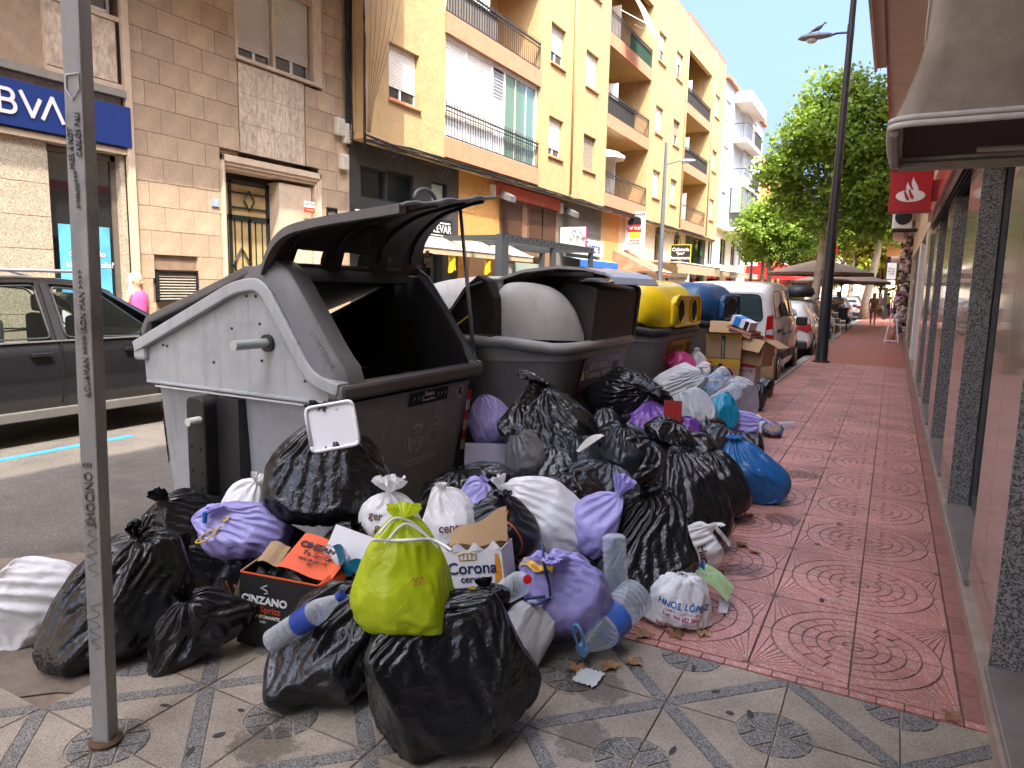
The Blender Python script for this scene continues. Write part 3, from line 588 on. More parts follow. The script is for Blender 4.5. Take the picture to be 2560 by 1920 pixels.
# projecting bank sign
sg = thing('projecting_sign', 'red square sign with a white flame emblem sticking out over the pavement', 'sign', (.3, 10, 2.6))
part('panel', MB().box(-.15, .30, 9.96, 10.06, 2.585, 3.07), redf, sg, W=True, bev=.006); part('trim', MB().box(-.16, .31, 9.95, 10.07, 2.57, 2.585).box(-.16, .31, 9.95, 10.07, 3.07, 3.085).box(.30, .36, 9.98, 10.04, 2.7, 2.95), mat('fascia_dark_red', (.25, .01, .012), .3), sg, W=True)
em = MB(); cx, cz = .075, 2.77
em.add([(cx+.155*math.cos(R(10*k)), 9.952, cz+.072*math.sin(R(10*k))) for k in range(36)], [tuple(range(36))[::-1]])
part('emblem', em, white, sg, W=True)
e1 = MB()
def flame(dx, dz): return [(-.005, .235), (.01, .19), (.035, .14), (.055, .09), (.06, .05), (.05, .02), (.03, .0), (.018, .055), (-.012, .11), (-.02, .16)]
for dx, dz, sc_f, m_ in ((.02, .0, 1, white), (-.035, -.035, .9, white)):
    e2_ = MB(); pts = [(cx+dx+x*sc_f, 9.948, cz+dz+.01+z*sc_f*.9) for x, z in flame(0, 0)]; e2_.add(pts, [tuple(range(len(pts)))]); part('emblem_flame', e2_, white, sg, W=True)
for dx, dz in ((-.045, .0), (.003, .015)):
    e2_ = MB(); pts = [(cx+dx+x, 9.944, cz+dz+z) for x, z in ((-.028, .045), (-.015, .07), (.0, .03), (.03, -.02), (.035, -.055), (.012, -.055), (-.01, -.02))]; e2_.add(pts, [tuple(range(len(pts)))]); part('emblem_gap', e2_, redf, sg, W=True)
# hooped awning close to the camera
awm = mat('weathered_canvas', (.33, .285, .235), .95, var=.3, scale=5, bump=.5, bscale=260, bdist=.002, stain=(.27, .22, .17), sscale=4, samt=.5, transl=.15)
pip = mat('white_piping', (.55, .53, .5), .6, var=.1, scale=20); awf = mat('awning_frame', (.32, .28, .26), .5); awin = mat('awning_inside', (.06, .04, .04), .9)
at = thing('hooped_awning', 'old grey-brown hooped awning with white piping above the nearest shop window', 'awning', (WX, 3.3, 2.2))
Y0a, Y1a, za, piv = 2.9, 3.78, 2.185, 1.05
def hoop(th, L, y0=Y0a, y1=Y1a, r=.08):     # U-shaped hoop turned up by th about the pivot line
    pts = []; d = (-math.cos(th), math.sin(th))
    for k in range(6): t = k/5*(L-r); pts.append((piv+d[0]*t, y0, za+d[1]*t))
    for k in range(1, 5): a = k*math.pi/10; u = L-r+r*math.sin(a); pts.append((piv+d[0]*u, y0+r*(1-math.cos(a)), za+d[1]*u))
    pts += [(piv+d[0]*L, y0+r+(y1-y0-2*r)*k/4, za+d[1]*L) for k in range(1, 4)]
    for k in range(4, 0, -1): a = k*math.pi/10; u = L-r+r*math.sin(a); pts.append((piv+d[0]*u, y1-r*(1-math.cos(a)), za+d[1]*u))
    for k in range(5, -1, -1): t = k/5*(L-r); pts.append((piv+d[0]*t, y1, za+d[1]*t))
    return pts
hs_ = [hoop(R(0), 1.115), hoop(R(26), 1.13), hoop(R(52), 1.16), hoop(R(80), 1.2)]
for n, (h0, h1) in enumerate(zip(hs_[:-1], hs_[1:])):
    m_ = len(h0); mb = MB(); K = 5
    for k in range(K+1):
        t = k/K; s_ = math.sin(t*math.pi)*.035
        for p, q in zip(h0, h1):
            v = Vector(p).lerp(Vector(q), t); c = Vector((piv, v.y, za)); d = (v-c); l = d.length
            v = c+d*(1-(.03*math.sin(t*math.pi))); mb.v.append(tuple(v))
    for k in range(K):
        for i in range(m_-1): a = k*m_+i; mb.f.append((a, a+1, a+m_+1, a+m_)); mb.m.append(0)
    part('canvas_gore', mb, awm, at, W=True, smooth=True)
    part('piping', MB().tube(h0, .011, 8).tube([(a, b_, c+.022) for a, b_, c in h0], .009, 8), pip, at, W=True, smooth=True)
fr = [(a, b_, c-.02) for a, b_, c in hs_[0]]
mb = MB()
for i in range(len(fr)-1):
    (a, b_, c), (d, e, f_) = fr[i], fr[i+1]; cc = Vector((.5, 3.34, 0)); 
    mb.add([(a, b_, c), (d, e, f_), (d, e, f_-.10), (a, b_, c-.10)], [(0, 1, 2, 3)])
part('valance', MB().box(-.062, -.03, Y0a+.06, Y1a-.06, za-.03, za-.002), awf, at, W=True, bev=.008)
part('valance', MB().box(-.03, 1.0, Y1a-.05, Y1a-.02, za-.02, za-.0), awin, at, W=True); part('end_bar', MB().box(-.03, 1.0, Y1a-.06, Y1a-.01, za-.035, za-.005), awf, at, W=True)
part('lining', MB().box(-.02, 1.0, Y0a+.02, Y1a-.06, za+.02, za+.03), awin, at, W=True)
part('brace', MB().tube([(.25, 3.5, za), (.42, 3.4, za-.02), (.5, 3.3, za-.1)], .012), awf, at, W=True)
# flower garland, air conditioner, tiled porch and far end of the right side
gm = [mat('flower_pale', (.62, .5, .46), .8, var=.2, objvar=.2), mat('flower_mauve', (.3, .13, .2), .8), mat('garland_leaf', (.05, .09, .03), .8)]
ga = thing('flower_garland', 'column of pale artificial flowers fixed to the wall beyond the bank', 'garland', (.38, 33, 0))
rnd = random.Random(9)
for k in range(110):
    z = rnd.uniform(.3, 4.4); r = rnd.uniform(.09, .16); mb = MB(); c = (.33+rnd.uniform(-.17, .12), 30+rnd.uniform(-.7, .7), z)
    for q in range(7): 
        d = Vector((rnd.gauss(0, 1), rnd.gauss(0, 1), rnd.gauss(0, 1))).normalized(); e = d.orthogonal().normalized()*r*.7; f_ = d.cross(e)
        cc = Vector(c)+d*r*.7; mb.add([cc+e, cc+f_, cc-e, cc-f_, cc+d*r*.5], [(0, 1, 4), (1, 2, 4), (2, 3, 4), (3, 0, 4)])
    part('blossom' if k % 4 else 'leaf_cluster', mb, gm[0 if k % 4 > 1 else 1 if k % 4 == 1 and k % 8 == 1 else 0] if k % 4 else gm[2], ga, W=True)
ac = thing('air_conditioner', 'white air conditioning unit hung high on the wall past the red sign', 'air conditioner', (.3, 24, 3.6)); part('casing', MB().box(-.22, .3, 24, 24.9, 3.5, 4.15), whiter, ac, W=True, bev=.03)
part('bracket', MB().box(-.2, .45, 24.1, 24.15, 3.44, 3.5).box(-.2, .45, 24.7, 24.75, 3.44, 3.5), darkm, ac, W=True); part('fan_grille', MB().tube([(.06, 23.99, 3.82), (.06, 23.975, 3.82)], .22, 20), darkm, ac, W=True)
po = thing('tiled_porch_building', 'corner building with a terracotta tiled porch roof beyond the side street', 'building', (1, 52, 0))
tilem = mat('terracotta_tile', (.5, .22, .12), .8, var=.25, objvar=.15); ocr = mat('orange_render', (.55, .25, .09), .8)
part('porch_beam', MB().box(-.6, 1.5, 50, 62, 3.9, 4.8), ocr, po, W=True); part('wall', MB().box(1.0, 6, 52, 90, 0, 9), ocr, po, W=True); part('porch_post', MB().box(-.55, -.35, 50.2, 50.4, 0, 3.9), darkm, po, W=True); part('porch_ceiling', MB().box(-.5, 1.4, 50.1, 61, 3.88, 3.9), white, po, W=True)
for k in range(9): part('roof_tile', MB().tube([(-1.0+.27*k, 49.6, 4.78), (-1.0+.27*k+.0, 53.0, 5.5)], .15, 8), tilem, po, W=True)
part('turret', MB().lathe([(.9, 0), (1.1, .3), (1.0, .8), (.5, 1.3), (.1, 1.5)], 16, (.9, 47, 6.2)), ocr, po, W=True, smooth=True)
part('upper_wall', MB().box(.6, 6, 62, 90, 4.8, 11), cream, po, W=True)

# ---------------- waste containers ----------------
gpl = mat('grey_polyethylene', (.34, .355, .365), .42, var=.06, scale=2.5, bump=.12, bscale=350, bdist=.002, stain=(.16, .155, .15), sscale=3, samt=.35, coat=.08, streak=((.17, .155, .135), (.42, .42, .42), .45))
gpd = mat('dark_grey_polyethylene', (.12, .115, .115), .45, var=.1, scale=3, stain=(.14, .12, .11), sscale=5, samt=.5, bump=.1, bscale=300, bdist=.002, streak=((.07, .06, .05), (.26, .25, .24), .5))
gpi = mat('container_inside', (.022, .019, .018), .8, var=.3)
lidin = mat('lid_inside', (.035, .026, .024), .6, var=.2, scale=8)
def rounded(poly, r=.08, n=4):
    out = []; m = len(poly)
    for i in range(m):
        a, b_, c = Vector(poly[i-1]), Vector(poly[i]), Vector(poly[(i+1) % m]); rr = r[i] if isinstance(r, (list, tuple)) else r
        if rr <= 0: out.append(tuple(b_)); continue
        d1, d2 = (a-b_), (c-b_); q = min(rr, d1.length*.45, d2.length*.45); p, s_ = b_+d1.normalized()*q, b_+d2.normalized()*q
        for k in range(n+1): t = k/n; out.append(tuple(p*(1-t)**2+b_*2*t*(1-t)+s_*t*t))
    return out
def loft(mb, secs, mi=0, closed=True, cap=(True, True)):
    n = len(secs[0]); o = len(mb.v)
    for s_ in secs: mb.v += [tuple(p) for p in s_]
    for i in range(len(secs)-1):
        for k in range(n if closed else n-1): mb.f.append((o+i*n+k, o+i*n+(k+1) % n, o+(i+1)*n+(k+1) % n, o+(i+1)*n+k)); mb.m.append(mi)
    if cap[0]: mb.f.append(tuple(range(o, o+n))[::-1]); mb.m.append(mi)
    if cap[1]: mb.f.append(tuple(range(o+(len(secs)-1)*n, o+len(secs)*n))); mb.m.append(mi)
    return mb
def rrect(x0, x1, y0, y1, r, z, n=4):
    return [(p[0], p[1], z) for p in rounded([(x0, y0), (x1, y0), (x1, y1), (x0, y1)], r, n)]
GZ = -.12
def cr3(P_, i, f):
    p0, p1, p2, p3 = [P_[max(0, min(len(P_)-1, i+k))] for k in (-1, 0, 1, 2)]
    return .5*((2*p1)+(-p0+p2)*f+(2*p0-5*p1+4*p2-p3)*f*f+(-p0+3*p1-3*p2+p3)*f**3)
# --- nearest container with its lid thrown open ---
b1 = thing('waste_container', 'large grey waste container with its dark lid propped wide open, nearest the camera', 'waste container', (-3.6, 4.0, GZ))
def Bp(nm, mb, m, parent=b1, **k): return part(nm, mb, m, parent, W=True, **k)
ya, yb = 3.13, 4.78
body = MB(); 
loft(body, [rrect(-4.52, -2.99, ya+.13, yb-.08, .14, GZ+.06), rrect(-4.54, -2.93, ya+.10, yb-.06, .14, .3), rrect(-4.555, -2.84, ya+.06, yb-.03, .14, .86), rrect(-4.555, -2.82, ya+.045, yb-.02, .14, .88)], cap=(True, False))
Bp('body', body, gpl, smooth=35)
# side gables above the band: light panel with raised rim
prof = [(-4.62, .90), (-4.66, 1.13), (-3.62, 1.575), (-3.46, 1.60), (-3.33, 1.54), (-2.98, 1.03), (-2.86, .985), (-2.80, .96), (-2.80, .885)]
def gable(y0, y1):
    mb = MB(); P_ = rounded([(-4.60, .88), (-4.62, 1.10), (-3.66, 1.55), (-3.40, 1.57), (-3.02, 1.0), (-2.82, .95), (-2.81, .88)], [0, 0, .12, .14, .14, 0, 0], 5); mb.prism(P_, 'y', y0, y1); return mb
Bp('side_panel', gable(ya+.05, ya+.09), gpl, bev=.004); Bp('side_panel', gable(yb-.09, yb-.05), gpl, bev=.004)
top_line = rounded([(-4.67, 1.145), (-3.64, 1.585), (-3.40, 1.61), (-3.00, 1.045), (-2.80, 1.0)], [0, .12, .14, .14, 0], 6)
for y0, y1 in ((ya, ya+.1), (yb-.1, yb)):
    mb = MB(); n = len(top_line); secs = []
    for i, (x, z) in enumerate(top_line):
        a, b_ = Vector(top_line[max(0, i-1)]), Vector(top_line[min(n-1, i+1)]); d = (b_-a).normalized(); nn = Vector((-d.y, d.x)); t = .035
        secs.append([(x+nn.x*.012, y0, z+nn.y*.012), (x+nn.x*.012, y1, z+nn.y*.012), (x-nn.x*t*1.9, y1, z-nn.y*t*1.9), (x-nn.x*t*1.9, y0, z-nn.y*t*1.9)])
    loft(mb, secs); Bp('rim', mb, gpl, bev=.01)
fr_ = MB().grid(lambda u, v: (-2.80+.03*math.sin(v*math.pi)-.0, ya+.02+(yb-ya-.04)*u, .895+.11*v), 10, 5, flip=False)
Bp('front_rim', MB().box(-2.90, -2.775, ya+.01, yb-.01, .90, 1.0), gpd, bev=.025)
Bp('rear_rim', MB().box(-4.68, -4.56, ya+.01, yb-.01, 1.03, 1.14), gpl, bev=.02)
Bp('band_lip', MB().box(-4.575, -2.80, ya+.028, ya+.06, .872, .892), gpl, bev=.006)
# inner liner
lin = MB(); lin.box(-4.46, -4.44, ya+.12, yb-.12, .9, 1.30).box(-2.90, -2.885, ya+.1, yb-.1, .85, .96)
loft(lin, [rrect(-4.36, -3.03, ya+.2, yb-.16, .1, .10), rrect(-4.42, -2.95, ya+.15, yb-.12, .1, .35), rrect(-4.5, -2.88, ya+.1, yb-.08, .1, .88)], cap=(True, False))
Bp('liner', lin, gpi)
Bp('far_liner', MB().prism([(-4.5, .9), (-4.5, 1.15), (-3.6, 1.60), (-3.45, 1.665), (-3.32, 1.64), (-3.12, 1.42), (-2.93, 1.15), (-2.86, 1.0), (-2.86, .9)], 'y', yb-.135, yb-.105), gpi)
# dark frame of the opening: thick moulded arms at both ends
arm_o = rounded([(-3.66, 1.60), (-3.52, 1.74), (-3.28, 1.72), (-3.02, 1.42), (-2.66, 1.02), (-2.62, .97)], [0, .08, .12, .1, .05, 0], 5)
arm_i = rounded([(-3.60, 1.56), (-3.44, 1.61), (-3.32, 1.57), (-3.12, 1.27), (-2.90, .99), (-2.86, .97)], [0, .05, .08, .1, .05, 0], 5)
def arm(y0, y1, nar):
    n = min(len(arm_o), len(arm_i)); mb = MB()
    ss = []
    for i in range(n):
        o_, q = arm_o[i], arm_i[i]; 
        ss.append([(o_[0], y0+.05, o_[1]), (o_[0]-.01, y1, o_[1]-.01), (q[0], y1, q[1]), (q[0], y0, q[1])])
    loft(mb, ss); return mb
arm_w = [(-3.585, 1.60), (-3.50, 1.70), (-3.38, 1.735), (-3.25, 1.655), (-3.09, 1.44), (-2.95, 1.24), (-2.88, 1.15), (-2.83, 1.10), (-2.79, .99)]
arm_v = [(-3.60, 1.585), (-3.48, 1.60), (-3.40, 1.595), (-3.31, 1.52), (-3.18, 1.33), (-3.04, 1.12), (-2.96, 1.04), (-2.90, 1.01), (-2.86, .99)]
for y0, y1 in ((ya+.015, ya+.27), (yb-.10, yb-.015)):
    ss = [[(o_[0]-.05, y0+(.03 if y0 < 4 else .0), o_[1]-.03), (o_[0], y0+(.08 if y0 < 4 else .03), o_[1]), (o_[0], y1-(.03 if y0 < 4 else .08), o_[1]), (o_[0]-.05, y1, o_[1]-.03), (q[0], y1, q[1]), (q[0], y0, q[1])] for o_, q in zip(arm_w, arm_v)]
    Bp('opening_arm', loft(MB(), ss), gpd, smooth=50, bev=.006)
Bp('top_bridge', MB().prism([(-3.62, 1.57), (-3.55, 1.68), (-3.38, 1.69), (-3.34, 1.6)], 'y', ya+.2, yb-.2), gpi)
for k in range(3):
    Bp('hinge_strap', MB().grid(lambda u, v: (-3.42-.05*math.sin(u*3), 3.72+.38*k+.16*v-.08*(0), 1.62+.2*u), 6, 1), lidin)
# road side lid, closed but lifted a little
rl = [(-4.62, 1.24), (-4.55, 1.34), (-4.2, 1.46), (-3.8, 1.60), (-3.56, 1.69)]
ss = [[(x, ya+.03, z), (x+.0, yb-.03, z), (x+.03, yb-.03, z-.05), (x+.03, ya+.03, z-.05)] for x, z in rl]
Bp('road_side_lid', loft(MB(), ss), gpd, bev=.012)
Bp('lid_skirt', MB().prism([(-4.64, 1.16), (-4.62, 1.25), (-4.5, 1.33), (-4.5, 1.2)], 'y', ya+.035, yb-.035), gpi)
# open lid: curved ribbed shell
lp_ = [(-3.42, 1.70), (-3.40, 1.80), (-3.30, 1.88), (-3.15, 1.935), (-2.95, 1.985), (-2.75, 2.03), (-2.56, 2.07), (-2.42, 2.09)]
near = [(-3.40, 1.66), (-3.32, 1.80), (-3.20, 1.89), (-3.02, 1.93), (-2.82, 1.955), (-2.62, 1.975), (-2.50, 1.985), (-2.36, 2.0)]
farp = [(-3.36, 1.66), (-3.36, 1.80), (-3.32, 1.93), (-3.22, 2.05), (-3.08, 2.15), (-2.96, 2.19), (-2.84, 2.225), (-2.70, 2.245)]
def cr(P_, t):
    m = (len(P_)-1)*t; i = min(int(m), len(P_)-2); f = m-i
    p0, p1, p2, p3 = [Vector(P_[max(0, min(len(P_)-1, i+k))]) for k in (-1, 0, 1, 2)]
    return .5*((2*p1)+(-p0+p2)*f+(2*p0-5*p1+4*p2-p3)*f*f+(-p0+3*p1-3*p2+p3)*f**3)
holes = [(.14, .30), (.42, .60), (.72, .84)]
def lidpt(u, v, off=0):      # u hinge to tip, v near end to far end
    a, b_ = cr(near, u), cr(farp, u); p = a.lerp(b_, v)
    dz = .012*max(0, math.sin(v*math.pi*6))**.5*(u > .1)*min(1, u*3)+off
    ex = .07*u*(abs(v-.5)*2)**0
    return (p.x, ya+.02+(yb-ya-.04)*v-(.06*u*(1-v))*0, p.y+dz)
nu_, nv_ = 22, 72
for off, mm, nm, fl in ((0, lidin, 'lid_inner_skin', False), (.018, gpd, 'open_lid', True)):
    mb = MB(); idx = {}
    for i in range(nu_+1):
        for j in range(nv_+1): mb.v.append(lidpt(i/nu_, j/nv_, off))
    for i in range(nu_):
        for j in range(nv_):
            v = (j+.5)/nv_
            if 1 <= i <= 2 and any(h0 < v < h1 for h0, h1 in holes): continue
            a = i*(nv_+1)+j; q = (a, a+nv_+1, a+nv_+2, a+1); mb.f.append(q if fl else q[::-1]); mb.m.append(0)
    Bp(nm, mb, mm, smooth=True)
mb = MB(); loft(mb, [[(*[c for c in lidpt(u/22, 0, .02)][:1], ya-.0, lidpt(u/22, 0, .02)[2]), (lidpt(u/22, 0)[0], ya+.06, lidpt(u/22, 0)[2]+.02), (lidpt(u/22, 0)[0], ya+.06, lidpt(u/22, 0)[2]-.03), (lidpt(u/22, 0)[0], ya, lidpt(u/22, 0)[2]-.03)] for u in range(0, 23)])
Bp('lid_rib', mb, gpd, smooth=40)
for v in (.1, .36, .66, .9):
    mb = MB().tube([(lidpt(u/20, v)[0], lidpt(u/20, v)[1], lidpt(u/20, v, -.012)[2]) for u in range(2, 20)], .014, 6); Bp('lid_rib', mb, lidin, smooth=True)
Bp('latch_plate', MB().box(-3.18, -3.14, 3.78, 3.95, 1.84, 1.97).shift(.05, 0, 0), gpi, bev=.01)
tip = MB().tube([lidpt(1, v/30, .008) for v in range(31)], .014, 6); Bp('lid_lip', tip, gpd, smooth=True)
hdl = MB().tube([(-2.80+.0*k, 4.0+.13*math.cos(math.pi*k/10), 2.13+.09*math.sin(math.pi*k/10)) for k in range(11)], .014, 6); Bp('lid_handle', hdl, gpd, smooth=True)
Bp('prop_rod', MB().tube([(-2.93, yb-.14, 2.17), (-2.83, yb-.06, .99)], [.014, .018], 8), mat('galvanised_steel', (.42, .43, .43), .4, .8, var=.15), smooth=True)
Bp('paper_scrap', MB().grid(lambda u, v: (-3.12+.03*math.sin(9*u), 4.45+.09*u, 1.74+.09*v+.02*math.cos(11*v+u*5)), 5, 5), mat('tissue', (.6, .52, .48), .9), smooth=True)
# lifting pegs, side post, holes, reflective tape
peg = mat('pale_steel', (.42, .44, .43), .4, .3, var=.1)
pg = Bp('lifting_peg', MB().tube([(-3.40, ya+.05, 1.215), (-3.40, ya-.22, 1.215)], .03, 16), peg, smooth=40); part('collar', MB().tube([(-3.40, ya+.048, 1.215), (-3.40, ya+.03, 1.215)], .055, 16), blackp, pg, W=True)
Bp('side_post', MB().prism([(p[0], p[1]) for p in rounded([(-4.0, .22), (-4.0, .80), (-3.985, .84), (-3.86, .84), (-3.83, .80), (-3.83, .18), (-3.96, .17)], .03, 3)], 'y', ya-.10, ya+.07), mat('post_black', (.012, .011, .011), .5, bump=.1), bev=.012)
Bp('side_post_recess', MB().box(-3.828, -3.63, ya-.0, ya+.08, -.05, .84), black); Bp('post_foot', MB().box(-3.97, -3.66, ya+.0, ya+.12, GZ, .18), blackp)
pg = Bp('lifting_peg', MB().tube([(-3.87, ya-.08, .70), (-3.87, ya-.19, .70)], .026, 14), mat('ivory_nylon', (.55, .55, .48), .5), smooth=40)
for x, z in ((-3.96, .52), (-3.87, .51), (-3.96, .36), (-3.87, .35), (-3.96, .25), (-3.87, .25)): Bp('bolt', MB().tube([(x, ya-.098, z), (x, ya-.107, z)], .010, 8), darkm)
for x, z in ((-3.58, 1.50), (-3.50, 1.50), (-3.43, 1.545), (-3.72, 1.29), (-3.47, 1.33), (-3.46, 1.10), (-3.9, 1.06), (-4.4, 1.145), (-4.36, 1.14), (-3.1, 1.0)): Bp('plug_hole', MB().tube([(x, ya+.052, z), (x, ya+.044, z)], .009, 10), black)
Bp('edge_strip', MB().box(-4.48, -3.1, ya+.028, ya+.034, .852, .862), mat('dull_white', (.5, .5, .5), .5))
for k in range(7):
    z0 = .30+.066*k; Bp('reflective_stripe', MB().add([(-4.537, ya+.165-(z0-.3)*.08, z0), (-4.50, ya+.118-(z0-.3)*.08, z0-.02), (-4.50, ya+.118-(z0-.234)*.08, z0+.046), (-4.537, ya+.165-(z0-.234)*.08, z0+.066)], [(0, 1, 2, 3)]), mat('tape_red', (.5, .02, .02), .4) if k % 2 else mat('tape_cream', (.6, .56, .4), .4))
for k in range(6): z0 = .32+.08*k; x = -2.905+(z0-.3)*.14; Bp('reflective_stripe', MB().add([(x+.006, yb-.16, z0), (x+.006, yb-.10, z0), (x+.017, yb-.10, z0+.08), (x+.017, yb-.16, z0+.08)], [(0, 1, 2, 3)]), MT['tape_red'] if k % 2 else MT['tape_cream'])
# stickers on the front face (plane leaning outwards)
fN = Vector((1, 0, -.16)).normalized(); fU = Vector((.16, 0, 1)).normalized(); fY = Vector((0, 1, 0))
def fpt(y, z, o=.004): return Vector((-2.93+(z-.3)*(.09/.56), y, z))+fN*o
def fquad(nm, y0, y1, z0, z1, m, o=.004, bow=0):
    mb = MB(); n = 8
    for i in range(n+1): t = i/n; dz = -bow*math.sin(math.pi*t); mb.v += [tuple(fpt(y0+(y1-y0)*t, z0+dz, o)), tuple(fpt(y0+(y1-y0)*t, z1+dz, o))]
    mb.f = [(2*i, 2*i+2, 2*i+3, 2*i+1) for i in range(n)]; mb.m = [0]*n
    return Bp(nm, mb, m)
fquad('label_band', 3.88, 4.36, .765, .86, black)
text('Resto', .05, white, b1, fpt(4.12, .835, .007), fY, fU, bold=.02); text('General Waste', .026, white, b1, fpt(4.12, .795, .007), fY, fU)
icn = MB()
for y in (3.93, 3.985, 4.03, 4.22, 4.265, 4.315): icn.add([tuple(fpt(y+dy, .81+dz, .007)) for dy, dz in ((0, -.02), (.004, -.02), (.018, .02), (.014, .02))]+[tuple(fpt(y+dy, .81+dz, .007)) for dy, dz in ((.002, .01), (.024, .004), (.024, .01), (.002, .016))], [(0, 1, 2, 3), (4, 5, 6, 7)])
Bp('label_icons', icn, white)
rd = MB(); c = fpt(4.53, .80, .005); rd.add([tuple(c+fY*.05*math.cos(R(15*k))+fU*.055*math.sin(R(15*k))) for k in range(24)], [tuple(range(24))]); Bp('round_label', rd, mat('cream_sticker', (.6, .56, .5), .5)); text('R', .085, black, b1, fpt(4.53, .80, .008), fY, fU, bold=.02)
lg = mat('print_grey', (.58, .58, .58), .5)
for k in range(3):
    a0 = 90+120*k; pts = [fpt(4.03+.082*math.cos(R(a)), .52+.10*math.sin(R(a)), .006) for a in range(a0-46, a0+40, 8)]
    mb = MB()
    for i in range(len(pts)-1): 
        d = (pts[i+1]-pts[i]).normalized(); nn = d.cross(fN)*.011; mb.add([pts[i]-nn, pts[i+1]-nn, pts[i+1]+nn, pts[i]+nn], [(0, 1, 2, 3)])
    Bp('recycling_arrow', mb, lg)
text('CALP', .045, lg, b1, fpt(4.03, .55, .006), fY, fU, bold=.02); text('TU CIUDAD,\nNUESTRO\nCOMPROMISO', .02, lg, b1, fpt(4.03, .50, .006), fY, fU, bold=.01)
pts = [fpt(4.25+.075*math.cos(R(a)), .54+.105*math.sin(R(a)), .006) for a in range(0, 361, 12)]; mb = MB()
for i in range(len(pts)-1): d = (pts[i+1]-pts[i]).normalized(); nn = d.cross(fN)*.004; mb.add([pts[i]-nn, pts[i+1]-nn, pts[i+1]+nn, pts[i]+nn], [(0, 1, 2, 3)])
Bp('round_stamp', mb, lg); text('Municipio\nmas limpio\nde España', .024, lg, b1, fpt(4.25, .565, .006), fY, fU)
text('Horario depósito: 20:00 a 23:00 horas\nTeléfono de atención: 965 83 12 87', .028, lg, b1, fpt(4.12, .345, .006), fY, fU)
text('CONTENUR', .05, gpd, b1, (-2.925, ya-.001+.012, 1.2), (.62, 0, -.78), (.78, 0, .62))
